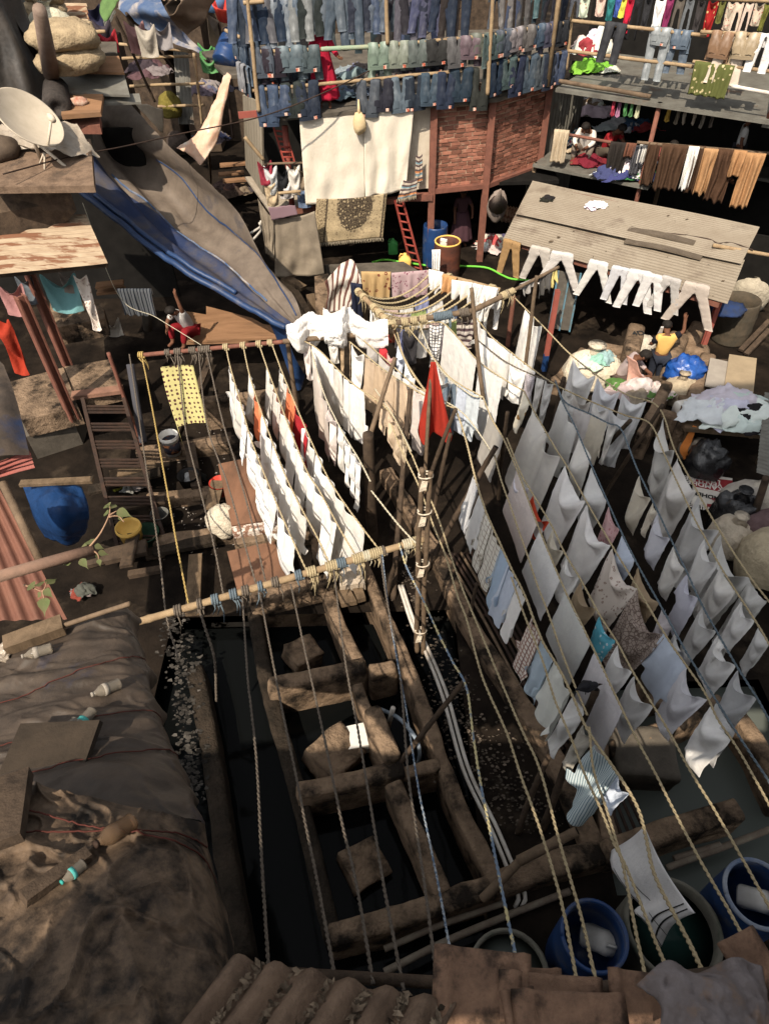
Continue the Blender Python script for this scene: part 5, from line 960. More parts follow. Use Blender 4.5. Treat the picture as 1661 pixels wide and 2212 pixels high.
for a,b,lab,f_ in((A2(213,-60),A2(296,755),'left bamboo scaffold pole of the terrace',F1),(A2(1152,-60),A2(1163,300),'bamboo scaffold pole rising from the upper rail',F1),(A3(628,-60),A3(590,640),'second bamboo scaffold pole at the brick corner',F2),(A3(1178,-60),A3(1120,470),'bamboo scaffold pole at the right end of the terrace',F2)):
 PN[0]+=1;A_,B_=f_(a,.42),f_(b,.42);solo('scaffold_pole',polemesh(B_,A_,.055,seed=PN[0]),bamboo,lab,'pole','scaffold poles of the terrace')
pts=[PD(A1(20,1045),14),PD(A1(400,945),15),PD(A1(740,880),16),PD(A1(1100,800),17),PD(A2(300,790),18),PD(A2(700,640),18.3),PD(A2(1100,445),18.8),PD(A2(1400,250),20),PD(A3(480,0),22)]
mb=MB();mb.tube(cr(pts,80),.016,5);solo('cable',mb,darkiron,'long thin black cable sagging from the dish roof past the terrace','cable')
# big hangings on the front of the house
def hang(name,quad,m,label,cat,off=.32,folds=6,amp=.05,fringe=0,n=(40,30),col=None,uvs=None,seed=0,face=None):
 """cloth hanging in front of the house front; quad: four picture points, top left round to bottom left"""
 f=face or F1;q=[f(x,off)for x in quad];g=np.zeros((n[1],n[0],3));L=np.linalg.norm(q[1]-q[0]);H=np.linalg.norm(q[3]-q[0]);uv=np.zeros((n[1],n[0],2))
 for i in range(n[1]):
  for j in range(n[0]):
   u,v=j/(n[0]-1),i/(n[1]-1);p=lerp(lerp(q[0],q[1],u),lerp(q[3],q[2],u),v);p=p+N1*amp*(.3+v)*(math.sin(u*folds*6.28+seed+MN.noise(Vector((u*3,v*2,seed)))*2.5)*.7+MN.noise(Vector((u*5,v*4,seed+3)))*1.2)
   p[2]-=math.sin(u*math.pi)*.06*(1-v);g[i,j]=p;uv[i,j]=(u*L,v*H)
 mb=MB();mb.grid(g,uv if uvs is None else uv*uvs);ob=solo(name,mb,m,label,cat,solid=.01,col=col)
 if fringe:
  fm=MB();rnd=random.Random(2)
  for x in np.linspace(0,1,fringe):
   j=min(int(x*(n[0]-1)),n[0]-2);b=lerp(g[-1,j],g[-1,j+1],x*(n[0]-1)-j);fm.tube([b,b-np.array((rnd.uniform(-.02,.02),0,.07)),b-np.array((rnd.uniform(-.03,.03),0,.13))],.009,4)
  fr=part('fringe',fm,M('fringe',(.4,.34,.25))if 'fringe' not in MATS else MATS['fringe'],ob)
 return ob
sheetm=translucent(M('unbleached_sheet',(.74,.67,.56),(.68,.61,.50),sc=2.5,bump=.5,bsc=12,c3=(.58,.49,.37),sc3=1.2,t3=(.6,.72)),.1)
hang('white_sheet',[A2(565,772),A2(1008,738),A2(1012,1340),A2(612,1385)],sheetm,'big unbleached sheet hung under the terrace, left half','sheet',folds=1.6,amp=.035)
hang('white_sheet',[A2(1000,748),A2(1342,708),A2(1285,1288),A2(1012,1338)],sheetm,'big unbleached sheet hung under the terrace, right half','sheet',off=.38,folds=1.8,amp=.05,seed=2)
hang('carpet',[A6(685,95),A6(1160,60),A6(1130,360),A6(660,395)],PAT('persian_carpet','carpet',[(.46,.36,.22),(.035,.025,.02),(.2,.15,.09)]),'patterned beige and black carpet with a fringe hanging below the sheet','carpet',off=.45,folds=1,amp=.03,fringe=60,uvs=(.7,.52))
hang('striped_rug',[A2(1355,1045),A2(1398,1040),A2(1398,1230),A2(1345,1240)],PAT('striped_rug','hstripe',[(.5,.42,.34),(.1,.07,.07),(.5,.2,.08),(.2,.3,.34)],1.2),'narrow striped rug end hanging beside the white wall','rug',off=.25,folds=1,amp=.02)
hang('striped_rug',[A2(1270,1215),A2(1365,1205),A2(1355,1320),A2(1230,1345)],MATS['striped_rug'],'striped rug with a white fringe poking out under the sheet','rug',off=.5,folds=1,amp=.02,fringe=18)
hang('grey_canvas',[A6(395,235),A6(672,180),A6(740,610),A6(405,625)],dullcanvas,'coarse dull canvas hanging from the lower floor','canvas',off=.95,folds=1.6,amp=.05)
hang('grey_canvas',[A6(288,95),A6(395,235),A6(400,500),A6(345,470)],dullcanvas,'coarse dull canvas round the side of the lower floor','canvas',off=1.0,folds=1,amp=.05,seed=3)
mb=MB();mb.grid(wrinkle(patch([[F1(A6(360,170),1.05)+np.array((0,0,.05)),F1(A6(540,140),1.05)],[F1(A6(380,240),1.1),F1(A6(558,205),1.1)]],16,10),.02,5));solo('folded_mat',mb,PAT('mauve_band_mat','stripe',[(.42,.37,.33),(.2,.13,.15)],.3),'folded mat with mauve ends lying on the edge of the lower floor','mat',solid=.03)
c=F1(A2(970,760),.55);mb=MB();mb.blob(c-np.array((0,0,.28)),(.19,.17,.3),amp=.15,flat=1,seed=4);mb.tube([c+np.array((0,.1,.3)),c-np.array((0,0,.05))],[.02,.06],8);solo('cloth_bag',mb,M('straw_cloth',(.55,.43,.26),(.48,.36,.2)),'straw coloured cloth bag hanging over the big sheet','bag')
def ladder(a0,a1,b0,b1,n,r,m,label):
 rt_=root('ladder',a1,label,'ladder')
 for p,q in((a0,a1),(b0,b1)):mb=MB();mb.beam(p,q,r*1.2,r*2);part('rail',mb,m,rt_,smooth=False)
 for i in range(n):t=(i+.6)/n;mb=MB();mb.tube([lerp(a0,a1,t),lerp(b0,b1,t)],r*.9,8);part('rung',mb,m,rt_)
 return rt_
la=P(A6(1325,570),0);lb_=P(A6(1395,590),0);ladder(F1(A6(1212,105),.2),la,F1(A6(1268,115),.2),lb_,9,.035,redlac,'red painted ladder leaning on the laundry house')
ladder(F1(A2(395,860),-.4),F1(A2(470,1110),.05),F1(A2(470,870),-.4),F1(A2(540,1110),.05),7,.03,redlac,'upper red ladder inside the lower floor')
for i,(x,y,dr,c_,lab)in enumerate(((330,1080,.7,(.3,.04,.06),'maroon cloth on the lower floor rail'),(370,1110,.9,(.55,.56,.55),'pale grey shirt on the lower floor rail'),(370,1190,.9,(.55,.43,.28),'pleated tan cloth on the lower floor rail'),(445,1130,.8,(.02,.02,.022),'black shirt on the lower floor rail'),(470,1200,.6,(.62,.58,.56),'white cloth below the black shirt'),(525,1110,.9,(.66,.62,.56),'cream cloth by the red post'),(575,1110,.9,(.22,.17,.12),'brown shawl beside the big sheet'),(590,1240,.7,(.12,.16,.24),'blue white printed cloth at the sheet edge'))):
 p=F1(A2(x,y),.2);cloth(None,None,None,dr,c_,pa=p-t1*.2,pb=p+t1*.2,label=lab,group='washing on the lower floor',slack=1.4,folds=3)
railtube(F1(A2(200,925),.3),F1(A2(330,1080),.3),.05,bamboo,'bamboo slanting down past the plank wall');railtube(F1(A2(330,1108),.2),F1(A2(600,1100),.2),.035,bamboo_old,'rail with mixed washing on the lower floor');railtube(F1(A2(425,1305),.45),F1(A2(580,1290),.45),.045,bamboo,'low bamboo in front of the lower floor')
# right hand building: washing
def GV(q,off=.3):return PV(q,G0[:2],G1[:2],off)
gt=GT
def wrail(a,b,off,label,m=bamboo,r=.045):PN[0]+=1;return solo('rail',polemesh(GV(a,off),GV(b,off),r,r,seed=PN[0]),m,label,'rail','rails of the workshop building')
wrail(A4(140,160),A4(1175,275),.2,'upper rail of the workshop with two pairs of jeans');wrail(A4(1130,245),A4(1700,278),.35,'upper rail of the workshop with brown trousers');wrail(A4(110,392),A4(1075,515),.2,'lower balcony rail of the workshop');wrail(A4(1070,475),A4(1700,555),.35,'lower balcony rail behind the olive shawl');wrail(A4(1370,665),A4(1700,725),.45,'white pipe along the balcony edge',pvc)
wrail(A4(40,625),A4(745,745),.1,'knotted bamboo under the balcony',bamboo_old,.06);wrail(A4(120,1040),A4(450,1100),.2,'rusty rail in front of the folding workers',iron);0
wrail(A4(100,-70),A4(1700,10),-.2,'topmost rail of the workshop')
WG='bright washing on the top rail of the workshop'
pat_green=PAT('green_white_print','floral',[(.45,.5,.4),(.3,.12,.1),(.15,.3,.2)]);pat_red=PAT('red_gold_dots','floral',[(.26,.015,.015),(.5,.36,.16),(.5,.36,.16)],.8);pat_multi=PAT('multicolour_print','floral',[(.45,.38,.3),(.3,.06,.06),(.16,.2,.1)],1.4)
for x,y1,c_,cn,wd in((180,100,(.08,.085,.1),'charcoal trousers',60),(250,140,pat_green,'green and white printed scarf',75),(375,90,(.62,.45,.38),'cream and pink cloth',70),(455,170,(.03,.16,.16),'teal cloth',60),(510,65,(.05,.09,.32),'royal blue cloth',50),(548,120,(.6,.55,.08),'bright yellow cloth',55),(600,285,(.5,.02,.05),'crimson scarf',60),(660,295,(.018,.018,.02),'black trousers',70),(740,260,(.03,.03,.033),'black cloth',60),(835,235,WHITE,'white shirt',80),(905,255,(.2,.03,.09),'maroon kurta',60),(985,255,(.11,.095,.08),'dark olive trousers',65),(1062,250,(.14,.15,.16),'steel grey trousers',60),(1150,275,(.045,.04,.04),'dark brown cloth',60),(1240,310,pat_red,'red cloth with gold dots',80),(1310,130,(.13,.13,.04),'olive scarf',50),(1385,250,pat_multi,'multicoloured printed scarf',70),(1445,300,(.62,.5,.4),'cream trousers',60),(1520,270,(.6,.48,.4),'peach trousers',60),(1600,190,pat_multi,'printed kurta',80),(1655,255,(.13,.13,.03),'olive cloth cut by the frame',50)):
 a=GV(A4(x-wd*.5,-66+x*.047),-.2);b=GV(A4(x+wd*.5,-66+x*.047),-.2);m_=c_ if not isinstance(c_,tuple)else None;dr=max(.5,a[2]-GV(A4(x,y1),-.2)[2]);cloth(None,None,None,dr,None if m_ else c_,m=m_,pa=a,pb=b,label='%s hanging from the topmost rail of the workshop'%cn,group=WG,slack=1.35,folds=2.5,big=False,kind='trousers' if 'trousers' in cn else 'piece',wind=.05)
jeans('l0',GV(A4(480,195),.2),gt,(.03,.03,.033),'black trousers folded over the upper workshop rail','jeans on the workshop rails',sc=.95,pockets=False);jeans('s0',GV(A4(835,232),.2),gt,(.24,.26,.27),'pale grey jeans with turned cuffs on the workshop rail','jeans on the workshop rails',sc=.75);jeans('l2',GV(A4(830,232),.12),gt,(.24,.26,.27),'pale grey jeans legs behind the folded pair on the workshop rail','jeans on the workshop rails',sc=.95,pockets=False)
jeans('s1',GV(A4(990,248),.2),gt,(.10,.13,.17),'blue grey jeans with a red patch on the workshop rail','jeans on the workshop rails',sc=.75);jeans('l1',GV(A4(985,250),.12),gt,(.09,.115,.15),'blue grey jeans legs behind the folded pair on the workshop rail','jeans on the workshop rails',sc=.9,pockets=False)
jeans('s2',GV(A4(1310,262),.4),gt,(.22,.13,.075),'brown trousers folded over the far rail','jeans on the workshop rails',m=None,sc=.85,tag_=False);jeans('s1',GV(A4(1500,272),.4),gt,(.36,.28,.18),'tan trousers folded over the far rail','jeans on the workshop rails',sc=.95,tag_=False);jeans('l0',GV(A4(1640,280),.4),gt,(.74,.72,.7),'white trousers at the right end of the far rail','jeans on the workshop rails',sc=.9,m=cotton,tag_=False)
jeans('l3',GV(A4(1400,280),.3),gt,(.66,.56,.46),'cream trousers hanging down past the balcony rail','jeans on the workshop rails',m=cotton,sc=1.1,tag_=False,pockets=False)
ol=PAT('olive_gold_shawl','floral',[(.10,.11,.035),(.5,.42,.24),(.4,.33,.18)],.75)
drape_over(GV(A4(1090,480),.4),GV(A4(1395,520),.4),.78,.3,ol,'olive shawl embroidered in gold over the balcony rail',name='embroidered_shawl',cat='shawl',fold=5)
KG='cloths tied under the balcony'
for x,y0,y1,c_,cn in((480,725,900,(.4,.05,.08),'rose red'),(525,728,905,(.36,.18,.28),'mauve'),(575,735,900,(.08,.22,.08),'green'),(620,742,905,(.1,.24,.1),'lighter green'),(672,750,910,(.5,.5,.34),'pale lime'),(915,765,945,(.42,.28,.06),'mustard yellow'),(980,800,960,(.2,.17,.13),'grey brown'),(1032,810,960,(.26,.23,.19),'light taupe'),(1105,830,960,(.3,.26,.21),'beige grey'),(1172,840,990,(.2,.18,.15),'dull taupe'),(1240,850,980,(.14,.12,.1),'dark taupe')):
 a=GV(A4(x-9,y0),.05 if x<700 else-.3);b=GV(A4(x+9,y0),.05 if x<700 else-.3);z=GV(A4(x,y1),.05 if x<700 else-.3)[2];cloth(None,None,None,a[2]-z,c_,pa=a,pb=b,slack=4.5,folds=2,label='%s cloth knotted at its tip under the balcony'%cn,group=KG,wind=0)
for x0,x1,y0,y1,c_,lab in((5,120,1005,1265,(.5,.41,.29),'beige gathered cloth at the left end of the workshop rail'),(440,580,1100,1330,(.03,.025,.022),'black trousers cloth over the workshop rail'),(560,640,1110,1220,(.16,.07,.045),'chestnut cloth on the workshop rail'),(620,690,1130,1360,(.09,.09,.1),'charcoal cloth slung by the white heap'),(665,725,1120,1270,(.62,.6,.56),'white cloth at the end of the heap')):
 a,b=GV(A4(x0,y0),.25),GV(A4(x1,y0+(x1-x0)*.09),.25);drape_over(a,b,a[2]-GV(A4(x0,y1),.25)[2],.3,cotton,lab,col=c_,group='cloths on the workshop rail',seed=x0,fold=3,amp=.06)
BG='brown cloths on the long rail'
BA=gp(3.2,.35,0)
def BR(q):return PV(q,BA[:2],BA[:2]+V3((.957,-.29)),0)
PN[0]+=1;solo('rail',polemesh(BR(A4(640,1098)),BR(A4(1700,1187)),.045,.045,seed=PN[0]),bamboo_old,'long rail under the brown cloths','rail','rails of the workshop building')
bro,tan_=(.075,.042,.026),(.42,.23,.11)
for x0,x1,y0,y1,c_,lab,off in((730,830,1105,1440,bro,'dark brown cloth, leftmost on the long rail',0),(835,1035,1112,1465,(.082,.046,.028),'broad dark brown cloth left of the white one',.05),(1045,1125,1125,1455,(.78,.76,.72),'white cloth between the brown ones',.12),(1085,1170,1132,1490,bro,'dark brown cloth right behind the white one',0),(1160,1270,1142,1500,(.43,.25,.125),'light brown pleated cloth in the middle of the rail',.1),(1262,1420,1150,1560,(.085,.046,.028),'dark brown cloth between two light brown ones',.04),(1390,1490,1155,1360,tan_,'short light brown cloth looped over the rail',.12),(1475,1635,1175,1600,(.45,.255,.125),'broad light brown cloth at the right end',.08)):
 a,b=BR(A4(x0,y0)),BR(A4(x1,y0+(x1-x0)*.075));o=np.array((-.4,-.9,0))*off;drape_over(a+o,b+o,a[2]-BR(A4(x0,y1))[2],.35,cotton,lab,col=c_,group=BG,seed=x0*.7,fold=max(1.5,(x1-x0)/62),amp=.07,ragged=.1,n=34)
# trousers thrown along the front edge of the tin roof
TG='trousers along the tin roof edge'
td=(rf-re)/np.linalg.norm(rf-re)
for q,key,c_,cn,s_,dz in((A7(868,455),'p0',(.42,.26,.12),'tan trousers',1.0,.0),(A7(1085,505),'p1',(.60,.55,.49),'pale grey trousers with a dark waist',1.1,0),(A8(65,545),'p2',(.72,.68,.64),'white trousers with splayed legs',1.15,0),(A8(345,615),'p2',(.80,.78,.74),'bright white trousers with knotted waist',1.05,0),(A8(525,660),'p0',(.68,.68,.7),'bluish white trousers',.98,0),(A8(665,690),'p1',(.82,.8,.78),'brilliant white trousers in the middle',1.1,0),(A8(775,715),'p0',(.8,.78,.76),'white trousers before the grey pair',1.05,.0),(A8(905,740),'p1',(.56,.53,.5),'grey white trousers',1.0,0),(A8(1100,790),'p2',(.60,.52,.45),'beige trousers with lace waist at the right',1.15,0)):
 e0,e1=rh,rg;p=PV(q,e0[:2],e1[:2],.08);p[2]=max(p[2],2.3)
 jeans(key,p+np.array((0,0,.03)),td,tuple(x*.8 for x in c_),'%s on the tin roof edge'%cn,TG,m=cotton,sc=s_*.78,tag_=False,pockets=False,name='trousers')
# drums, cans, buckets
def drum(c,r,h,m,label,rim=None,inner=None,hoops=True,tilt=(0,0,1),name='drum',water=None,cat='drum',group=None,bulge=.04):
 c=V3(c);rt_=root(name,c,label,cat,group);mb=MB();pr=[(r*.93,0),(r,.03*h)]
 for t in np.linspace(.05,.97,22):pr.append((r*(1+bulge*math.sin(t*math.pi)+(.02 if hoops and(abs(t-.33)<.03 or abs(t-.66)<.03)else 0)),t*h))
 pr+=[(r*.98,h),(r*.90,h),(r*.89,h*.75),(r*.87,h*.15),(0,h*.12)];mb.lathe(c,pr,30,tilt);part('barrel',mb,m,rt_)
 if rim:t=V3(tilt);t/=np.linalg.norm(t);an=np.linspace(0,2*math.pi,37);a1=np.cross(t,(0,1,.3));a1/=np.linalg.norm(a1);a2=np.cross(t,a1);q=MB();q.tube(c+t*h+np.outer(np.cos(an),a1)*r*.95+np.outer(np.sin(an),a2)*r*.95,r*.07,6);part('rim',q,rim,rt_)
 if water:q=MB();q.lathe(c,[(r*.9,h*water),(0,h*water+.001)],30,tilt);part('water',q,inner or water_d,rt_)
 return rt_
ir=M('inner_rust',(.35,.13,.06),(.25,.09,.05),sc=5)
drum(P(A7(355,720),0),.42,1.25,rustdrum,'rusty open drum with a yellow rim under the brick room',rim=yellowp)
drum(P(A7(265,610),0),.40,1.35,bluedrum,'blue drum with cloths over its edge behind the rusty drum')
drape_over(P(A7(240,470),1.42)+np.array((0,-.38,0)),P(A7(305,470),1.42)+np.array((0,-.36,0)),.75,.1,cotton,'white cloth over the edge of the blue drum',col=WHITE,seed=2)
drape_over(P(A7(315,420),1.4),P(A7(365,430),1.4),.7,.1,MATS['brown_flower_sheet'],'speckled cloth over the edge of the blue drum',seed=5)
def rim(q,z,rpx):
 c=P(q,z);ax=(c-CAM)@fw;return np.array((c[0],c[1],0)),rpx*ax/FP
RM=M('scuffed_rim',(.3,.32,.36),(.12,.16,.25))
c_,r_=rim((1283,2021),1.3,72);drum(c_,r_,1.3,bluedrum,'blue open drum under the two bare ropes holding a white jug',rim=bluedrum,hoops=False,bulge=.02)
c_,r_=rim((1637,1930),1.3,72);drum(c_,r_,1.3,bluedrum,'blue open drum near the corner with a pale rim',rim=RM,hoops=False,bulge=.02)
vat=M('vat_concrete',(.16,.15,.12),(.1,.095,.08),sc=3,c3=(.07,.08,.06));gw=water_mat('green_water',(.012,.03,.026),.08)
c_,r_=rim((1455,2004),.95,104);drum(c_,r_,.95,vat,'wide round vat of dark green water below the white scarf',hoops=False,water=.75,inner=gw,name='vat',cat='vat',bulge=0)
c_,r_=rim((1100,2103),.8,88);drum(c_,r_,.8,vat,'wide round vat of grey water at the left of the blue drum',hoops=False,water=.85,inner=water_g,name='vat',cat='vat',bulge=0)
def jug(c,r,label,m=whiteplastic,h=.5,name='plastic_jug',ax=(.3,.2,.4),cat='jug'):
 c=V3(c);a=V3(ax);a/=np.linalg.norm(a);mb=MB();s1=np.cross(a,(0,1,.1));s1/=np.linalg.norm(s1);s2=np.cross(s1,a);pr=[(0,1.0,1.0),(.06,1.06,1.06),(.5,1.0,1.03),(.72,1.05,1.05),(.86,.7,.75),(.95,.3,.3),(1.06,.24,.24),(1.08,.0,.0)]
 k=mb.n();sg=20
 for t,e,f in pr:
  for j in range(sg):
   q=2*math.pi*j/sg;cx,cy=math.cos(q),math.sin(q);p4=(abs(cx)**4+abs(cy)**4)**.25;mb.v.append(tuple(c+a*t*h+s1*cx/p4*r*e+s2*cy/p4*r*.72*f))
 for i in range(len(pr)-1):
  for j in range(sg):j2=(j+1)%sg;mb.f.append([k+i*sg+j,k+i*sg+j2,k+(i+1)*sg+j2,k+(i+1)*sg+j])
 mb.f.append([k+j for j in range(sg)][::-1]);ob=solo(name,mb,m,label,cat);hm=MB();b=c+a*h*.82+s1*r*.9;hm.tube([c+a*h*1.0+s1*r*.25,c+a*h*1.02+s1*r*.7,c+a*h*.84+s1*r*.98],r*.12,6);part('handle',hm,m,ob);return ob
jug(P((1270,2020),.5),.2,'white plastic jug lying in the blue drum under the ropes',ax=(.5,-.35,.5),h=.48);jug(P((1600,1935),.75),.19,'white brown stained jug lying in the corner drum',ax=(.5,-.3,.4),h=.45)
jug(P(A6(1280,590),.05),.2,'yellow jerrycan at the foot of the red ladder',yellowp,.62,'jerrycan',(0,0,1),'jerrycan');jug(P(A6(1200,465),.3),.16,'green jerrycan in the shade below the carpet',greenp,.5,'jerrycan',(0,0,1),'jerrycan');jug(P(A8(940,1740),.75),.2,'white plastic can lying on the cross wall',whiteplastic,.5,'jerrycan',(1,.25,.05),'jerrycan')
hp=[A6(1060,525),A6(1140,507),A6(1240,520),A6(1420,545),A7(250,622),A7(440,628),A7(660,640),A7(780,695),A7(850,725),A7(940,735),A7(1100,745)]
mb=MB();mb.tube(cr([P(q,.06)for q in hp],90),.035,7);solo('garden_hose',mb,hose_m,'bright green hose snaking past the rusty drum','hose')
def bucket(c,r,h,m,label,band=None):
 c=V3(c);rt_=root('bucket',c,label,'bucket');mb=MB();mb.lathe(c,[(r*.82,0),(r*.95,h*.8),(r*1.04,h*.82),(r*1.04,h*.9),(r*.98,h*.92),(r*1.02,h),(r*.94,h),(r*.9,h*.7),(0,h*.65)],26);part('body',mb,m,rt_)
 if band:b=MB();b.lathe(c,[(r*.875,h*.15),(r*.945,h*.7)],26);part('label_band',b,band,rt_)
 hd=MB();an=np.linspace(0,math.pi,14);hd.tube(np.stack([c[0]+r*np.cos(an),c[1]-r*.6*np.sin(an)*.9,c[2]+h*.9-np.sin(an)*.1],1),.008,5);part('handle',hd,darkiron,rt_)
bucket(P(B1(1175,355),.25),.22,.55,whiteplastic,'white lidded paint bucket with a dark printed band',M('bucket_band',(.03,.03,.04),(.3,.12,.05),sc=6,tw=(.55,.6)))
bucket(P(B1(900,940),.2),.26,.4,yellowp,'dim yellow bucket among the gutter litter')
# sacks and bundles
def sack(c,rad,label,m=sackm,col=(1,1,1),seed=0,neck=True,name='sack',cat='sack',amp=.14,group=None,fq=1.7):
 c=V3(c);mb=MB();mb.blob(c+np.array((0,0,rad[2]*.55)),rad,seg=26,ring=18,amp=amp,seed=seed,fq=fq)
 if neck:
  t=c+np.array((0,0,rad[2]*1.5));n=14;an=np.linspace(0,2*math.pi,n,endpoint=False)
  mb.lathe(t,[(rad[0]*.35,-.05*1),(rad[0]*.14,rad[2]*.12),(rad[0]*.2,rad[2]*.25),(rad[0]*.3,rad[2]*.34),(0,rad[2]*.2)],14)
 return solo(name,mb,m,label,cat,group,col=col)
def crumple(g,amp,fq,seed):
 for i in range(g.shape[0]):
  for j in range(g.shape[1]):
   p=Vector(g[i,j]*fq)+Vector((seed*3.7,seed,0));g[i,j]+=amp*np.array(MN.noise_vector(p))+amp*.5*np.array(MN.noise_vector(p*2.4))
 return g
def heap(c,rx,ry,h,cols,label,n=7,seed=0,name='clothes_heap',cat='clothes heap',group=None,m=None):
 """pile of crumpled garments: each garment a part"""
 c=V3(c);rnd=random.Random(seed);rt_=root(name,c,label,cat,group)
 for k in range(n):
  a=rnd.uniform(0,6.28);d=rnd.uniform(0,.75)if k else 0;lv=1-k/n*.0;cx=c+np.array((math.cos(a)*d*rx,math.sin(a)*d*ry,0));top=h*(1-d*.75)*rnd.uniform(.55,1)
  sx,sy=rx*rnd.uniform(.35,.62),ry*rnd.uniform(.35,.62);g=np.zeros((24,24,3));th=rnd.uniform(0,3)
  for i in range(24):
   for j in range(24):
    u,v=(j/23-.5)*2,(i/23-.5)*2;rr=min(1,math.hypot(u,v)/1.15);x=u*math.cos(th)-v*math.sin(th);y=u*math.sin(th)+v*math.cos(th);g[i,j]=cx+np.array((x*sx*1.2,y*sy*1.2,top*(1-rr**2.2)+.03+.02*k/n))
  g=crumple(g,.11*min(1,h*2.5),3.2,seed*5+k);g=crumple(g,.05,8,seed*5+k+50);g[...,2]=np.maximum(g[...,2],c[2]+.015+.01*k)
  mb=MB();mb.grid(g,np.stack(np.meshgrid(np.linspace(0,.8,24),np.linspace(0,.8,24)),-1));col=cols[k%len(cols)]
  if isinstance(col,bpy.types.Material):part('garment',mb,col,rt_,solid=.012)
  else:part('garment',mb,m or cotton,rt_,solid=.012,col=tuple(x*rnd.uniform(.9,1.08)for x in col))
 return rt_
sack(P(A8(1520,780),0),(.75,.6,.75),'large grey sack behind the tin roof corner',col=(.62,.6,.56),seed=1);sack(P(A8(1480,930),0),(.62,.5,.7),'grey sack in front of the larger one by the roof corner',col=(.68,.66,.62),seed=2);sack(P(A8(1580,640),0),(.7,.5,.55),'dark sack heap at the far right',col=(.13,.13,.14),seed=3)
sack(P(A8(270,1520),.15),(.8,.6,.62),'big white laundry bundle beside the seated man',col=(1.15,1.12,1.06),seed=4);sack(P(A8(650,1290),.5),(.4,.32,.32),'small white bundle on the ledge left of the standing man',col=(1.0,1.0,1.0),seed=5,neck=False)
sack(P(A8(940,1660),.2),(.48,.4,.45),'brownish white sack on the ground near the blue bag',col=(.75,.68,.58),seed=6);sack(P(A8(1000,1480),.65),(.5,.42,.36),'shiny blue polythene bag on the wall',m=bluebag,seed=7,neck=False,amp=.3,name='plastic_bag',cat='plastic bag',fq=2.6)
sack(P(B4(1585,1340),.2),(.6,.6,.7),'large cream sack with an open mouth behind the grey sheet',col=(.95,.88,.74),seed=8);sack(P(B4(1330,1130),.2),(.5,.45,.5),'white carrier bag showing a blue patch',col=(1.05,1.0,.95),seed=9,name='carrier_bag',cat='bag');sack(P(B4(1470,870),.3),(.62,.5,.5),'pale grey bag left of the leaning dark post',col=(.8,.8,.84),seed=10,neck=False);sack(P(B4(1610,1090),.4),(.5,.45,.5),'dull purple bundle at the picture edge',col=(.3,.22,.27),seed=11,neck=False);sack(P(B4(1600,830),.5),(.5,.4,.45),'white bag at the picture edge right of the leaning post',col=(.9,.9,.9),seed=14,neck=False)
sack(P(B4(1140,560),.15),(.45,.42,.55),'glossy black bag near the orange scarf',m=blackbag,seed=12,neck=False,amp=.3,name='plastic_bag',cat='plastic bag',fq=2.4);sack(P(B4(1340,980),.15),(.5,.45,.6),'glossy black bag tied with a bow by the printed board',m=blackbag,seed=13,amp=.3,name='plastic_bag',cat='plastic bag',fq=2.4);sack(P(B4(1080,430),.1),(.4,.35,.3),'clear foil wrapped bundle above the glossy black bag',m=clearplastic,seed=15,neck=False,amp=.3)
sack(P(A1(345,260),6.75),(.62,.55,.5),'white round bundle tied at the top on the upper shack roof',col=(.95,.98,.9),seed=16)
def bale(c,d,label,seed,yaw=0):
 rnd=random.Random(seed);mb=MB();cc=V3(c);nl=2
 for l in range(nl):
  g=[];k=mb.n()
  mb.blob(cc+np.array((rnd.uniform(-.05,.05),0,d[2]*(l+.5)/nl)),(d[0]/2,d[1]/2,d[2]/nl*.8),amp=.22,seed=seed+l,flat=.8,fq=1.4,seg=26,ring=16)
 return solo('cloth_bale',mb,sackm,label,'bale',col=(.6,.51,.39))
bale(P(A1(440,415),6.6),(1.75,1.2,.9),'stack of cream cloth bales on the loose boards',3);bale(P(A1(310,110),7.2),(1.1,1.0,.7),'grey polythene covered bale behind the white round bundle',8)
bale(P(A1(560,370),6.6),(.5,.8,.75),'narrow plastic wrapped bale at the right of the cream stack',12)
heap(P(A8(1350,1770),1.0),1.25,.8,.55,[(.72,.72,.73),(.66,.67,.68),(.02,.02,.022),(.8,.8,.8),(.45,.48,.5),(.74,.74,.76),(.02,.02,.022)],'heap of white clothes with black straps on the wooden table',n=10,seed=3)
tb=root('wooden_table',P(A8(1350,1800),0),'dark wooden table under the heap of white clothes','table');c=P(A8(1345,1780),.95)
mb=MB();mb.box(c-np.array((0,0,.05)),(2.1,1.3,.1),((.97,-.2,0),(.2,.97,0),(0,0,1)));part('table_top',mb,wood,tb,smooth=False)
for sx in(-.9,.9):
 for sy in(-.5,.5):p=c+np.array((sx*.97+sy*.2,-.2*sx+sy*.97,0));mb=MB();mb.beam((p[0],p[1],0),(p[0],p[1],.85),.1,.1,(0,1,0));part('leg',mb,wood,tb,smooth=False)
ct=root('cardboard_table',P(A8(1360,1460),0),'low bench covered with two sheets of cardboard','bench');cd1=M('grey_cardboard',(.3,.27,.23),(.25,.22,.19),sc=3,bump=.1);cd2=M('brown_cardboard',(.3,.235,.155),(.25,.195,.13),sc=3,bump=.1)
mb=MB();solidquad(mb,[P(A8(1205,1335),.95),P(A8(1165,1545),.95),P(A8(1310,1578),.95),P(A8(1340,1365),.95)],.04);part('cardboard',mb,cd1,ct,smooth=False)
mb=MB();solidquad(mb,[P(A8(1352,1308),.99),P(A8(1310,1575),.99),P(A8(1536,1620),.99),P(A8(1564,1340),.99)],.03);part('cardboard',mb,cd2,ct,smooth=False)
mb=MB();solidquad(mb,[P(A8(1215,1345),.9),P(A8(1175,1535),.9),P(A8(1530,1605),.9),P(A8(1555,1350),.9)],.85);part('bench_base',mb,darkwood,ct,smooth=False)
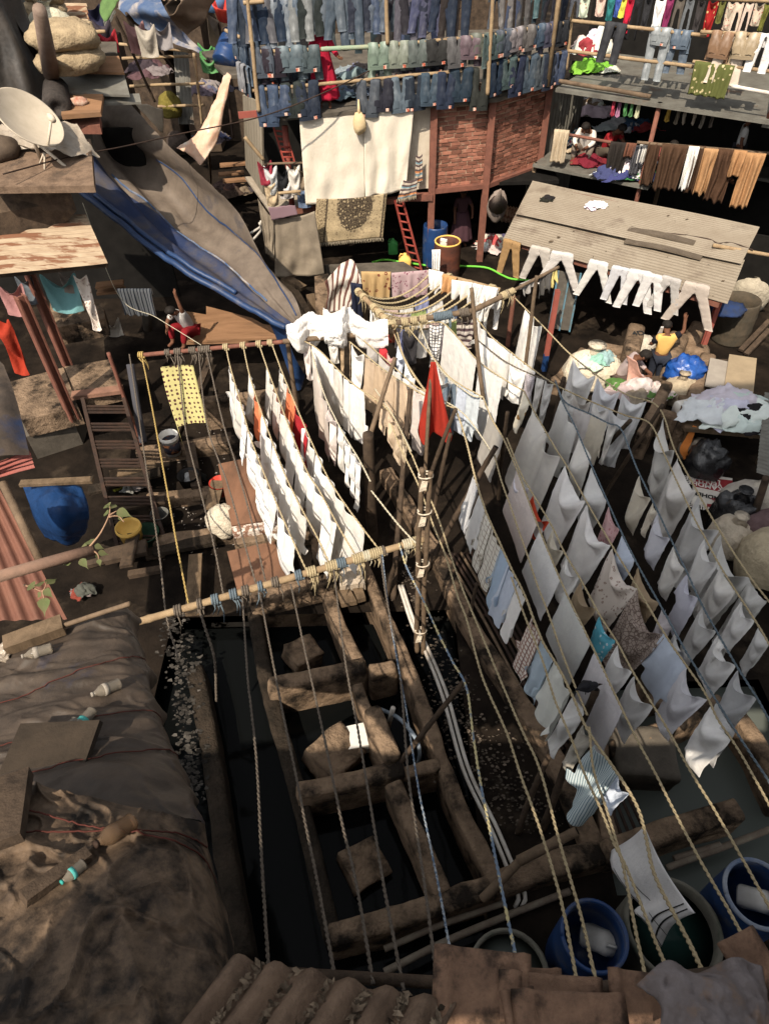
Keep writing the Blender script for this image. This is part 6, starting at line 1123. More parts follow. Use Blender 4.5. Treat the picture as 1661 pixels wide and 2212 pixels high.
mb=MB();mb.grid(wrinkle(patch([[P(B4(1070,205),.95),P(B4(1100,210),.95)],[P(B4(1000,320),.6),P(B4(1060,330),.6)],[P(B4(970,380),.5),P(B4(1030,400),.5)],[P(B4(1010,490),.2),P(B4(1040,480),.2)]],12,24),.05,4));solo('scarf',mb,PAT('orange_scarf_print','floral',[(.5,.17,.04),(.5,.3,.07),(.1,.2,.25)],.8),'orange printed scarf trailing from the wooden table','scarf',solid=.01)
bd=root('printed_board',P(B4(1230,700),.1),'red and white printed signboard lying upside down by the bags','signboard')
bq=[P(B4(1080,560),.22),P(B4(1375,605),.22),P(B4(1370,850),.22),P(B4(1060,800),.22)];mb=MB();solidquad(mb,bq[::-1],.05);part('panel',mb,M('board_white',(.6,.56,.5),(.5,.46,.42),sc=5),bd,smooth=False)
q=[P(B4(1084,590),.226),P(B4(1378,622),.226),P(B4(1374,728),.226),P(B4(1072,665),.226)];mb=MB();solidquad(mb,q[::-1],.003);part('red_band',mb,M('board_red',(.26,.03,.035),(.2,.025,.03),sc=5),bd,smooth=False)
q=[P(B4(1180,800),.226),P(B4(1372,822),.226),P(B4(1368,852),.226),P(B4(1180,838),.226)];mb=MB();solidquad(mb,q[::-1],.003);part('red_band',mb,MATS['board_red'],bd,smooth=False)
def text(body,p,xd,yd,size,m,par,bold=.0,name='lettering'):
 cu=bpy.data.curves.new(name,'FONT');cu.body=body;cu.size=size;cu.align_x='LEFT';cu.extrude=.001;cu.offset=bold
 tmp=bpy.data.objects.new(name,cu);COL.objects.link(tmp);dg=bpy.context.evaluated_depsgraph_get();me=bpy.data.meshes.new_from_object(tmp.evaluated_get(dg));bpy.data.objects.remove(tmp)
 ob=bpy.data.objects.new(name,me);COL.objects.link(ob);x=V3(xd)/np.linalg.norm(xd);y=V3(yd)-x*(V3(yd)@x);y/=np.linalg.norm(y);z=np.cross(x,y);o=V3(p)
 if par is not None:ob.parent=par;o=o-np.array(par.matrix_basis.translation if par.parent is None else par.matrix_basis.translation)
 ob.matrix_basis=Matrix(((x[0],y[0],z[0],o[0]),(x[1],y[1],z[1],o[1]),(x[2],y[2],z[2],o[2]),(0,0,0,1)));me.materials.clear();me.materials.append(m);return ob
lw=M('letter_white',(.65,.6,.55),(.6,.55,.5));lk=M('letter_black',(.02,.02,.02),(.03,.03,.03))
xd=P(B4(1180,640),.23)-P(B4(1300,668),.23);yd=P(B4(1200,600),.23)-P(B4(1195,640),.23);yd=-yd
for s_,q in(('KAMDHENU',B4(1306,680)),('VENTURES',B4(1300,652)),('LIMITED',B4(1285,625))):text(s_,P(q,.232),xd,yd,.19,lw,bd,.004)
text('KAMDHENU PAINTS',P(B4(1365,772),.232),xd,yd,.17,lk,bd,.006);text('LIMITED',P(B4(1255,842),.235),xd,yd,.19,lw,bd,.004)
mb=MB();c=P(B4(1275,755),.235);
for k in range(14):a0_,a1_=k*math.pi/14,(k+.55)*math.pi/14;i=mb.add([c+np.array((.1*math.cos(a0_),-.1*math.sin(a0_),0)),c+np.array((.19*math.cos(a0_+.05),-.19*math.sin(a0_+.05),0)),c+np.array((.19*math.cos(a1_+.05),-.19*math.sin(a1_+.05),0)),c+np.array((.1*math.cos(a1_),-.1*math.sin(a1_),0))]);mb.f.append([i,i+1,i+2,i+3])
part('sunburst_mark',mb,MATS['board_red'],bd,smooth=False)
mb=MB();mb.grid(corrugated([P(B4(1560,560),1.3),P(B4(1625,-60),1.3),P(B4(1800,-40),1.3),P(B4(1760,640),1.3)],.13,.02,6));solo('corrugated_screen',mb,tin_grey,'pale corrugated panel at the right picture edge','screen')
pole((1655,1030),(1612,1170),1.6,.1,.1,darkwood,'leaning dark post between the bags at the picture edge',name='post',cat='post',nodes=False,group=None)
for a,b,lab in((A8(1661,1050),A8(1440,1280),'dark plank leaning by the ground at the far right, upper'),(A8(1661,1120),A8(1480,1310),'dark plank leaning by the ground at the far right, lower')):mb=MB();mb.beam(P(a,.5),P(b,.1),.14,.08);solo('plank',mb,darkwood,lab,'plank',smooth=False)
drum(P(A8(1340,1190),0),.5,1.25,M('black_drum',(.05,.045,.035),(.09,.07,.05),sc=3),'dark drum with loose lids beside the tin roof corner');mb=MB();mb.blob(P(A8(1340,960),1.3),(.45,.4,.15),seed=3,amp=.3);solo('blue_cover',mb,M('dark_blue_cloth',(.02,.04,.12),(.03,.04,.07)),'crumpled dark blue cover on top of the dark drum','cover')
mb=MB();a,b=P(A8(640,1250),.2),P(A8(640,1080),.2)
def stone(q0,q1,wd,zt,label,seed):wallrun([P(q0,zt),P(q1,zt)],wd,zt,0,'washing_slab',label,'washing slab',None,seed=seed)
stone(A8(605,1260),A8(645,1075),.5,1.15,'sunlit upright slab with a painted number',31);stone(A8(905,1290),A8(975,1140),.6,1.1,'sunlit sloping slab behind the standing man',32);stone(A8(1060,1170),A8(1130,1060),.5,1.0,'sunlit slab leaning right of the standing man',33)
nb=text('4D',P(A8(620,1165),1.165),(1,.1,0),(0,1,.05),.27,lk,None,.006,'painted_number');nb.location=P(A8(612,1165),1.17);meta(nb,'black painted number on the sunlit slab','number')
heap(P(A8(660,1600),.55),.8,.5,.35,[(.6,.55,.5),(.1,.2,.06),(.5,.42,.36),MATS['brown_check_cloth'],(.62,.58,.52),(.3,.24,.2)],'heap of mixed washing in front of the seated man',n=9,seed=6)
mb=MB();mb.box(P(A8(660,1620),.25),(1.6,.9,.5));solo('washing_ledge',mb,darkwood,'dark ledge under the heap of mixed washing','ledge',smooth=False)
heap(P(A8(330,1370),.9),.5,.4,.3,[(.3,.5,.48),(.6,.66,.6)],'teal and white cloths on the big laundry bundle',n=4,seed=9)
for i,(a,b,za,zb,w_,lab)in enumerate(((A6(480,630),A6(600,700),.5,.4,.25,'grey beam stub under the canvas'),(A6(470,640),A6(640,930),.35,.35,.26,'long rotten plank down past the tarpaulin tip'),(A6(540,720),A6(650,900),.55,.5,.2,'second plank lying beside the long rotten one'),(A6(800,740),A6(690,920),1.2,.3,.18,'leaning plank under the striped blanket'),(A6(640,740),A6(660,880),.8,.2,.24,'short leaning board behind the plank pile'),(A6(1290,560),A6(1340,600),.3,.3,.2,'square timber by the yellow jerrycan'))):
 mb=MB();mb.beam(P(a,za),P(b,zb),w_,.12,jit=.03);solo('plank',mb,wood,lab,'plank','planks beside the tarpaulin tip',smooth=False)
mb=MB();solidquad(mb,[P(A6(670,620),.9),P(A6(680,900),.7),P(A6(900,900),.7),P(A6(760,600),.9)],.6);solo('stone_platform',mb,concrete,'pale stone platform under the striped blanket','platform',smooth=False)
mb=MB();solidquad(mb,[P(A6(740,540),.7),P(A6(1000,600),.7),P(A6(1400,600),.5),P(A6(1270,520),.6),P(A6(1100,500),.6)][:4],.5);solo('stone_ledge',mb,slab_m,'grey ledge below the carpet','ledge',smooth=False)
bl_=patch([[P(A6(740,660),2.0),P(A6(850,540),2.3),P(A6(930,520),2.35),P(A6(985,640),2.1)],[P(A6(760,740),1.6),P(A6(830,650),2.0),P(A6(920,640),2.1),P(A6(990,700),1.8)],[P(A6(740,850),1.1),P(A6(830,740),1.5),P(A6(900,740),1.6),P(A6(940,790),1.5)],[P(A6(725,880),.9),P(A6(820,860),1.0),P(A6(860,900),.9),P(A6(900,850),1.1)]],26,30)
mb=MB();mb.grid(wrinkle(bl_,.05,2.6,2),np.stack(np.meshgrid(np.linspace(0,1.3,26),np.linspace(0,1.5,30)),-1));solo('striped_blanket',mb,PAT('brown_stripe_blanket','stripe',[(.58,.53,.47),(.13,.06,.05),(.4,.34,.3)],.75),'brown and white striped blanket thrown over a plank stack','blanket',solid=.015)
drape_over(P(A6(915,668),2.2),P(A6(990,680),2.2),1.25,.3,cotton,'navy trousers cloth over the left post of the cradle',col=(.02,.024,.045),seed=4,amp=.06,fold=2)
drape_over(P(A6(985,595),2.35),P(A6(1185,598),2.35),.75,.4,PAT('paisley_brown','floral',[(.4,.27,.13),(.16,.05,.03),(.45,.33,.17)],.6),'brown paisley cloth behind the rope cradle',fold=3,seed=1);drape_over(P(A6(1188,605),2.4),P(A6(1440,585),2.5),.72,.4,PAT('mauve_flower_cloth','floral',[(.36,.26,.27),(.16,.05,.08),(.42,.34,.33)],1.1),'mauve flowered cloth behind the rope cradle',fold=3,seed=6)
for i,(x,y,x2,y2,c_,m_,lab)in enumerate(((225,665,335,690,WHITE,None,'crumpled white cloth at the far end of the cradle bar'),(330,700,440,730,(.5,.27,.12),None,'orange trimmed white cloth on the cradle bar'),(400,745,560,770,OFFW,None,'white lace cloth on the cradle bar'),(560,770,640,790,GREYW,None,'grey white cloth on the cradle bar'),(640,790,755,812,WHITE,None,'folded white cloth at the near end of the cradle bar'),(930,775,1060,725,GREY,None,'grey socks and rags on the thin bamboo'),(1065,720,1170,680,(.1,.095,.09),None,'charcoal rag on the thin bamboo'),(1100,710,1200,660,(.66,.56,.22),None,'pale yellow rag at the tip of the thin bamboo'))):
 drape_over(P(A7(x,y),2.85),P(A7(x2,y2),2.88),random.uniform(.3,.55),.2,cotton,lab,col=c_,seed=i+3,ragged=.25,amp=.07,fold=2.5)
kb=[(485,985),(560,1000),(650,945),(760,975),(850,985),(905,920),(960,960),(1050,980),(1120,985),(1165,990)];g=np.zeros((64,150,3));cc=cr([P(A6(*q),2.85)for q in kb],150)
for j in range(150):
 u=j/149;rr=.13+.15*abs(math.sin(u*7.2))+(.16 if.36<u<.6 else 0)
 for i in range(64):
  a=2*math.pi*i/63;f=1+.1*math.sin(a*6+u*16+MN.noise(Vector((u*5,math.cos(a),math.sin(a))))*4)+.3*MN.noise(Vector((u*9,math.cos(a)*1.5,math.sin(a)*1.5)))+.12*(1-abs(MN.noise(Vector((u*30,math.cos(a)*3,math.sin(a)*3))))*3);sag=.34*max(0,math.sin(u*math.pi*2.9))*max(0,-math.sin(a))
  g[i,j]=cc[j]+np.array((0,math.cos(a)*rr*f*.8,math.sin(a)*rr*f-sag))
mb=MB();mb.grid(g);solo('laundry_bundle',mb,cotton,'brilliant white laundry bunched in swags along the bar','laundry',col=(.84,.82,.79))
for i,(a,b,dr,c_,lab)in enumerate(((A6(585,1040),A6(640,1050),1.2,PINKW,'long white garment at the left end of the white bundle'),(A6(1060,1000),A6(1130,1020),.9,OFFW,'white cloth under the right end of the white bundle'),(A6(1115,1050),A6(1160,1120),.75,(.5,.04,.05),'bright red cloth beside the grey shirts'),(A6(1160,1130),A6(1200,1165),.4,(.62,.36,.34),'pink dotted cloth under the red one'),(A6(835,1040),A6(870,1050),1.4,(.46,.34,.22),'tan trousers leg under the white bundle'),(A6(760,1060),A6(830,1055),.6,OFFW,'white swag end below the bundle'),(A7(20,1120),A7(140,1110),1.0,(.04,.038,.042),'black cloth in the shade under the bamboo bar'),(A7(440,1010),A7(580,1010),.9,MATS['brown_stripe_towel'],'brown and white striped towel under the bamboo bar'),(A7(660,870),A7(700,880),.9,OFFW,'white strip under the bent bar'),(A7(735,850),A7(790,855),1.0,WHITE,'white cloth beside the yellow cord'),(A7(590,900),A7(650,880),.6,GREYW,'grey white cloth under the cradle end'))):
 m_=c_ if isinstance(c_,bpy.types.Material)else None;cloth(None,None,None,dr,None if m_ else c_,m=m_,pa=P(a,2.6),pb=P(b,2.62),label=lab,slack=1.25,folds=2)
# things on the tin roof
def onroof(q):
 n=np.cross(rb-ra,rh-ra);d=ray(*q);k=((ra-CAM)@n)/(d@n);return CAM+d*k+np.array((0,0,.035))
for a,b,w_,lab in((A8(570,362),A8(1080,468),.26,'grey weathered plank lying on the tin roof, upper'),(A8(545,450),A8(1132,582),.21,'grey weathered plank lying on the tin roof, lower')):
 mb=MB();p,q=onroof(a),onroof(b);c=cr([p,lerp(p,q,.5)+np.array((0,0,.04)),q],12)
 for i in range(11):mb.beam(c[i]+np.array((0,0,.02)),c[i+1]+np.array((0,0,.02)),w_*random.uniform(.93,1.05),.05)
 solo('plank',mb,M('grey_plank',(.13,.105,.08),(.09,.072,.055),sc=4)if 'grey_plank' not in MATS else MATS['grey_plank'],lab,'plank','planks on the tin roof',smooth=False)
mb=MB();mb.tube(cr([onroof(q)for q in(A7(985,195),A7(1130,225),A7(1280,245),A8(0,235),A8(250,270),A8(500,310),A8(700,365),A8(950,395),A8(1180,430),A8(1260,465),A8(1360,460),A8(1530,515))],90),.022,6);solo('cable',mb,darkiron,'black cable wandering across the tin roof','cable')
heap(onroof(A8(310,185)),.33,.3,.16,[WHITE],'crumpled white cloth on the tin roof',n=4,seed=11,name='crumpled_cloth',cat='cloth');heap(onroof(A7(1135,130)),.3,.2,.1,[(.025,.022,.02)],'crumpled black cloth on the tin roof',n=3,seed=12,name='crumpled_cloth',cat='cloth')
mb=MB();mb.tube([onroof(A8(1210,513))+np.array((0,0,.12)),P(A8(1661,545),2.7),P(A8(1900,562),2.7)],.05,8);solo('bamboo_pole',mb,bamboo,'bamboo lying half off the right side of the tin roof','pole')
mb=MB();rnd=random.Random(4)
for k in range(150):
 q=(rnd.uniform(1110,1640),rnd.uniform(395,655));p=onroof(q);s1=px(p)
 if rnd.random()<.55 and 1130<q[0]<1560 and 400+(q[0]-1130)*.2<q[1]<520+(q[0]-1085)*.28:a=rnd.uniform(0,6.3);s=rnd.uniform(.02,.09);k_=mb.add([p+np.array((math.cos(a+t)*s*(1 if t%3.1<1.6 else.4),math.sin(a+t)*s*.5,-.01+.015*(t>3)))for t in(0,1.57,3.14,4.71)]);mb.f.append([k_,k_+1,k_+2,k_+3])
solo('roof_litter',mb,M('dark_litter',(.06,.04,.028),(.1,.075,.05)),'scattered leaves and scraps on the tin roof','litter',kind='stuff',smooth=False)
heap(P(A7(720,470),.0),.7,.6,.35,[(.5,.1,.1),(.6,.25,.2),(.62,.56,.5),(.4,.2,.24),(.1,.1,.16)],'red and white clothes heap on the ground by the tin roof',n=8,seed=13);heap(P(A7(655,500),0),.4,.25,.2,[WHITE],'flat white cloth on the ground near the red heap',n=3,seed=14)
mb=MB();t=P(A7(775,40),3.0);k_=[P(A7(672,190),1.7),P(A7(740,225),1.6),P(A7(808,190),1.7),P(A7(790,110),2.3)]
mb.blob(lerp(t,k_[1],.68),(.3,.25,.5),amp=.2,seed=5,flat=1);mb.tube([t,lerp(t,k_[1],.35),lerp(t,k_[1],.6)],[.03,.12,.3],10);solo('net_bag',mb,M('grey_net',(.25,.2,.17),(.17,.14,.12),sc=20),'grey net bag hanging between the brick room and the tin roof','bag')
mb=MB();mb.grid(corrugated([P(A7(765,280),.4),P(A7(915,310),.4),P(A7(915,180),1.5),P(A7(800,160),1.5)],.14,.025,4));solo('corrugated_screen',mb,rust_tin,'rust streaked corrugated panel beside the tin roof','screen')
GH='clothes heaps on the workshop floors'
def gh(q,z,rx,ry,h,cols,lab,n,seed):heap(P(q,z+.02),rx,ry,h,cols,lab,n=n,seed=seed,group=GH)
gh(A4(250,560),Z2,.65,.4,.45,[(.18,.42,.05),(.2,.46,.06)],'lime green cloth heap at the left of the upper balcony',4,21);gh(A4(300,420),Z2+.3,.6,.5,.8,[WHITE,OFFW,(.3,.05,.06),(.62,.55,.46)],'white and maroon clothes heap on the upper balcony',8,22);gh(A4(410,560),Z2,.5,.25,.15,[(.6,.57,.52),(.5,.4,.34)],'flat white cloth heap on the upper balcony floor',3,23)
gh(A4(280,1270),Z1,.9,.35,.3,[(.16,.02,.03),(.2,.025,.035)],'dark red cloth spilled along the lower balcony',6,24);gh(A4(230,1170),Z1,.6,.35,.4,[(.4,.34,.26),(.05,.1,.16),(.42,.36,.28)],'folded khaki stack by the seated workers',5,25);gh(A4(370,1190),Z1,.5,.35,.3,[(.55,.48,.4),(.2,.03,.04),(.5,.3,.25)],'cream and red clothes heap by the seated workers',5,26)
gh(A4(560,1370),Z1,1.1,.45,.5,[WHITE,OFFW,(.05,.06,.16),WHITE,(.06,.2,.08),(.7,.68,.64)],'white clothes heap with a blue piece at the balcony corner',12,27);gh(A4(150,1130),Z1,.4,.4,.5,[(.6,.57,.52),(.3,.06,.1),(.05,.16,.2)],'mixed clothes heap behind the beige gathered cloth',5,28)
gh(A4(360,870),Z1+.6,1.2,.6,.7,[(.5,.47,.42),(.24,.19,.13),(.6,.58,.55),(.2,.15,.1)],'big pale heap of sorted clothes at the back of the workshop',9,29);gh(A4(560,1000),Z1+.4,1.0,.5,.4,[(.5,.5,.5),(.05,.09,.16),(.3,.05,.05)],'blue and grey clothes heap at the back of the workshop',7,30)
gh(A2(870,640),5.04,.9,.5,.25,[(.10,.13,.17),(.04,.045,.05),(.16,.2,.25),(.09,.09,.1)],'heap of jeans on the terrace floor at the feet of the woman',8,31);gh(A2(960,520),5.04,.7,.5,.5,[(.2,.23,.3),(.13,.12,.11),(.24,.27,.33)],'blue checked and grey clothes heap behind the terrace rail',7,32)
for q,z,lab,col in((A4(1400,770),Z2-.1,'reddish mat on the balcony edge',(.2,.11,.08)),(A4(1600,770),Z2-.1,'dark square patterned mat on the balcony edge',(.05,.03,.025))):c=P(q,z);mb=MB();mb.box(c+np.array((0,0,.02)),(1.1,.5,.03),(GT,(-GT[1],GT[0],0),(0,0,1)));solo('mat',mb,cotton,lab,'mat',smooth=False,col=col)
# near roofs: tiles, bottles, boards
def tile(q,z,sz,yaw,label,tilt=.0,m=tile_m,seed=0,group='broken clay tiles on the nearest roof'):
 """flat interlocking tile with a raised rib along one side and a turned lip"""
 c=P(q,z);g=np.zeros((14,16,3));rnd=random.Random(seed);w_,l=sz
 for i in range(14):
  for j in range(16):
   u,v=(j/15-.5)*w_,(i/13-.5)*l;h=.035*math.exp(-((j/15-.12)/.07)**2)+.03*math.exp(-((j/15-.93)/.05)**2)+.012*(i<2)
   x,y=u*math.cos(yaw)-v*math.sin(yaw),u*math.sin(yaw)+v*math.cos(yaw);g[i,j]=c+np.array((x,y,h+tilt*v+.008*MN.noise(Vector((x*9,y*9,seed)))))
 mb=MB();mb.grid(g);return solo('clay_tile',mb,m,label,'tile',group,solid=.02)
for i,(q,z,sz,yaw,t,lab)in enumerate((((1040,2165),6.72,(.50,.46),-.12,.1,'large flat clay tile beside the corrugated sheet'),((1150,2125),6.66,(.30,.14),-.05,.1,'small grey tile piece behind the row of tiles'),((1190,2160),6.74,(.52,.22),-.1,.1,'long clay tile with a chipped edge in the middle'),((1230,2200),6.80,(.56,.22),-.06,.1,'long clay tile at the bottom edge in the middle'),((1380,2185),6.74,(.28,.34),-.15,.1,'darker clay tile left of the crumpled tarpaulin'),((1130,2215),6.78,(.16,.3),.1,.1,'narrow half round clay tile with moss'),((1640,2110),6.75,(.22,.4),.35,.1,'clay tile at the right picture edge'))):
 tile(q,z,sz,yaw,lab,t,seed=i)
g=patch([[P((1370,2130),6.78),P((1440,2075),6.9),P((1500,2105),6.85),P((1580,2070),6.9),P((1640,2090),6.8)],[P((1420,2170),6.85),P((1460,2150),6.95),P((1540,2130),7.0),P((1600,2140),6.95),P((1650,2150),6.8)],[P((1420,2260),6.9),P((1500,2250),7.0),P((1560,2250),7.0),P((1620,2250),6.95),P((1680,2250),6.8)]],50,34)
mb=MB();mb.grid(wrinkle(wrinkle(g,.05,5,3),.02,12,5));solo('crumpled_tarpaulin',mb,M('faded_grey_tarp',(.17,.15,.15),(.11,.09,.085),sc=5,c3=(.24,.16,.11),sc3=2.5,t3=(.5,.65),bump=.5),'crumpled grey tarpaulin scrap on the tiles at the lower right','tarpaulin',solid=.008)
nr=root('tiled_shack',(0,-1,0),'shack under the broken tiles at the bottom edge','shack')
mb=MB();mb.box((-.3,-.95,6.35),(10.5,2.2,.3));part('roof',mb,asb,nr,smooth=False);mb=MB();mb.box((-.3,-1.6,3.1),(10,.15,6.2));part('wall',mb,darkwood,nr,smooth=False)
def bottle(p,d,r,L,m,label,cap=None,band=None,group='plastic bottles lying on the tarpaulins'):
 p=V3(p);rt_=root('plastic_bottle',p,label,'bottle',group);mb=MB();mb.lathe(p,[(r*.6,0),(r*.95,L*.02),(r,L*.06),(r*.93,L*.2),(r,L*.23),(r*.93,L*.4),(r,L*.43),(r,L*.62),(r*.85,L*.72),(r*.4,L*.86),(r*.33,L*.93),(0,L*.94)],18,d);part('body',mb,m,rt_)
 d=V3(d)/np.linalg.norm(d);c=MB();c.lathe(p+d*L*.93,[(r*.38,0),(r*.38,L*.07),(0,L*.075)],12,d);part('cap',c,cap or lwht,rt_)
 if band:b=MB();b.lathe(p+d*L*.44,[(r*1.02,0),(r*1.02,L*.17)],18,d);part('label_band',b,band,rt_)
def petm(name,c):
 m,t,b=base(name);b.inputs['Base Color'].default_value=(*c,1);b.inputs['Roughness'].default_value=.15;b.inputs['Transmission Weight'].default_value=.55;b.inputs['IOR'].default_value=1.2;return m
pet=petm('clear_bottle',(.3,.26,.21));petb=petm('brown_bottle',(.2,.13,.08));lred=M('label_red',(.45,.1,.05),(.6,.5,.42),sc=20);lteal=M('label_teal',(.05,.3,.28),(.1,.36,.33));lwht=M('label_white',(.3,.27,.23),(.2,.175,.15),sc=20)
def onz(q,mesh_g):
 fl=mesh_g.reshape(-1,3);pp=(fl-CAM);k=pp@fw;X=CX+FP*(pp@rt)/k;Y=CY-FP*(pp@up)/k;i=((X-q[0])**2+(Y-q[1])**2).argmin();return fl[i]
def lay(q0,q1,gg,r,m,label,cap=None,band=None,rev=False):
 a,b=onz(q0,gg),onz(q1,gg);d=b-a;bottle(a+np.array((0,0,r*.9)),d,r,np.linalg.norm(d),m,label,cap,band)
lay(B5(370,240),B5(165,295),g_t1,.06,pet,'clear bottle with a white label next to the wooden beam',None,lwht);lay(B5(830,480),B5(625,560),g_t1,.06,pet,'clear bottle lying near the tarpaulin edge',None,lwht);lay(B5(650,660),B5(515,800),g_t1,.055,pet,'upright-looking clear bottle with a teal label',greenp,lteal);lay(B5(530,730),B5(450,800),g_t1,.05,pet,'small bottle with an orange red label',None,lred)
lay(B5(915,1410),B5(665,1580),g_t2,.062,petb,'large murky brown bottle on the canvas',darkiron);lay(B8(372,285),B8(275,365),g_t2,.04,pet,'slim clear bottle with teal cap and label on the canvas',M('teal_cap',(.04,.34,.3),(.05,.3,.27)),lteal)
def board(q0,q1,gg,wd,th,m,label,name='plank',lift=.03):
 a,b=onz(q0,gg)+np.array((0,0,th/2+lift)),onz(q1,gg)+np.array((0,0,th/2+lift));mb=MB();mb.beam(a,b,wd,th,jit=.012);return solo(name,mb,m,label,'plank','planks weighing down the tarpaulins',smooth=False)
board(B5(440,80),B5(60,240),g_t1,.2,.14,wood,'thick pale wooden beam on the tarpaulin','wooden_beam');board(B5(110,930),B5(650,920),g_t1,.46,.05,M('dull_board',(.045,.034,.025),(.028,.022,.017),sc=3),'broad dull board lying on the tarpaulin',lift=.06);board(B5(100,1100),B5(40,1600),g_t2,.28,.08,darkwood,'dark plank at the left edge of the canvas',lift=.05);board(B8(400,240),B8(120,440),g_t2,.085,.06,darkwood,'narrow weathered stick with a tin at its end on the canvas','wooden_stick')
a=P(B5(20,260),5.25);heap(onz(B5(40,250),g_t1),.2,.16,.12,[(.5,.44,.36)],'crumpled pale plastic by the wooden beam',n=3,seed=41,name='crumpled_plastic',cat='plastic',m=clearplastic)
mb=MB();mb.tube(cr([onz(B5(0,220),g_t1)+np.array((0,0,.05)),onz(B5(400,110),g_t1)+np.array((0,0,.1)),P(B1(880,1375),5.05)],30),.028,8);solo('stick',mb,bamboo_old,'crooked stick along the top edge of the tarpaulin','stick')
mb=MB();mb.tube([P(B1(-80,1215),4.6),P(B1(300,1105),4.5),P(B1(632,1012),4.4)],.075,12);solo('pole',mb,M('rosy_wood',(.21,.13,.095),(.15,.1,.075),sc=4,bump=.4),'smooth brown pole sticking out at the left edge','pole')
def leaf(mb,p,d,L,wd,nrm,seed):
 p,d=V3(p),V3(d)/np.linalg.norm(d);s_=np.cross(d,nrm);s_/=np.linalg.norm(s_);n=np.cross(s_,d);rows=[]
 for t,w_ in((0,.02),(.08,.32),(.22,.5),(.4,.44),(.58,.26),(.72,.1),(.85,.035),(1,.0)):b=p+d*L*t-n*.12*L*t*t;rows.append([b-s_*wd*w_+n*wd*.12*w_*2,b,b+s_*wd*w_+n*wd*.12*w_*2])
 mb.grid(np.array(rows))
def plant(base_,stems,leaves,label):
 rt_=root('peepal_shoot',base_,label,'plant');mb=MB()
 for st in stems:mb.tube(cr(st,16),np.linspace(.014,.006,16),6)
 part('stem',mb,M('shoot_bark',(.32,.2,.13),(.25,.15,.1))if 'shoot_bark' not in MATS else MATS['shoot_bark'],rt_)
 for i,(q,e,z,wd)in enumerate(leaves):
  a,b=P(q,z),P(e,z-.08);lm=MB();leaf(lm,a,b-a,np.linalg.norm(b-a),np.linalg.norm(b-a)*.62,(.1,-.3,1),i);part('leaf',lm,leaf_m,rt_)
sb=P(B1(600,1000),4.45);plant(sb,[[sb,P(B1(680,900),4.6),P(B1(738,780),4.75),P(B1(745,720),4.8)],[P(B1(738,780),4.75),P(B1(790,750),4.75)],[P(B1(738,790),4.75),P(B1(800,785),4.7),P(B1(840,825),4.65)],[sb,P(B1(660,1040),4.4),P(B1(670,1090),4.3)],[sb,P(B1(500,1080),4.4),P(B1(430,1110),4.35)]],[(B1(745,735),B1(790,690),4.8,1),(B1(740,720),B1(700,705),4.8,1),(B1(790,750),B1(905,790),4.75,1),(B1(735,765),B1(690,770),4.75,1),(B1(805,785),B1(840,828),4.7,1),(B1(620,975),B1(610,925),4.5,1),(B1(590,990),B1(530,1000),4.45,1),(B1(640,985),B1(715,1005),4.5,1),(B1(665,1030),B1(745,1045),4.4,1),(B1(650,1045),B1(680,1075),4.4,1),(B1(668,1075),B1(680,1130),4.35,1),(B1(545,1075),B1(600,1145),4.4,1),(B1(490,1085),B1(415,1115),4.4,1)],'peepal shoot with heart shaped leaves growing at the end of the brown pole')
sb=P(B1(165,1250),4.1);plant(sb,[[sb,P(B1(230,1270),4.25),P(B1(290,1290),4.35),P(B1(320,1230),4.4)],[P(B1(290,1290),4.35),P(B1(300,1340),4.3)]],[(B1(235,1265),B1(175,1245),4.3,1),(B1(270,1260),B1(275,1215),4.35,1),(B1(320,1245),B1(390,1195),4.4,1),(B1(300,1280),B1(365,1340),4.4,1),(B1(280,1300),B1(250,1345),4.3,1),(B1(300,1335),B1(300,1465),4.3,1),(B1(315,1270),B1(350,1300),4.4,1)],'peepal shoot in front of the red brown corrugated tin')
# in and round the pens
mb=MB()
for o,(dx,dz)in enumerate(((0,0),(11,0))):
 q=[(862+dx*.6,1265),(890+dx*.7,1350),(914+dx*.8,1398),(955+dx,1502),(1000+dx*1.1,1661),(1060+dx*1.25,1790),(1114+dx*1.35,1921),(1122+dx*1.3,1935)];c=[P(a,.12+.0*dz)for a in q];e=c[-1];mb.tube(cr(c+[e+np.array((-.06,-.1,-.1)),e+np.array((-.12,-.18,-.9))],60),.032,8)
solo('water_pipes',mb,pvc,'pair of thin white pipes along the littered walkway','pipe')
for pts,lab,r in(([(0+830,2100),(960,2035),(1090,1980),(1230,1925)],'rusty pipe along the front pen wall, nearer one',.05),([(830,2050),(960,1995),(1090,1950)],'rusty pipe along the front pen wall, further one',.045),([(1440,1875),(1560,1830),(1680,1785)],'dusty grey pipe below the grey tank wall',.05),([(1455,1855),(1555,1825)],'short whitish pipe with a joint below the grey tank wall',.05)):
 mb=MB();mb.tube(cr([P(q,.15)for q in pts],30),r,8);solo('pipe',mb,M('rusty_pipe',(.12,.09,.07),(.2,.17,.13),sc=4)if 'rusty_pipe' not in MATS else MATS['rusty_pipe'],lab,'pipe','pipes along the front walls')
def quadboard(qs,zs,th,m,name,label,cat='board',par=None):
 mb=MB();p=[P(q,z)for q,z in zip(qs,zs)];solidquad(mb,p,th);return solo(name,mb,m,label,cat,smooth=False)
quadboard([B2(20,225),B2(110,640),B2(640,560),B2(330,160)],(.85,)*4,.06,ply,'plywood_board','large brown plywood board under the small white shirts')
quadboard([B2(108,650),B2(120,700),B2(660,610),B2(642,568)],(.86,)*4,.2,M('flaking_white',(.55,.5,.44),(.2,.11,.075),sc=9,tw=(.45,.52)),'painted_edge','flaking white painted edge along the plywood board','edge board')
quadboard([B2(80,815),B2(150,1085),B2(492,1000),B2(400,745)],(.7,)*4,.06,ply,'plywood_board','smaller brown plywood board with lengthwise cracks')
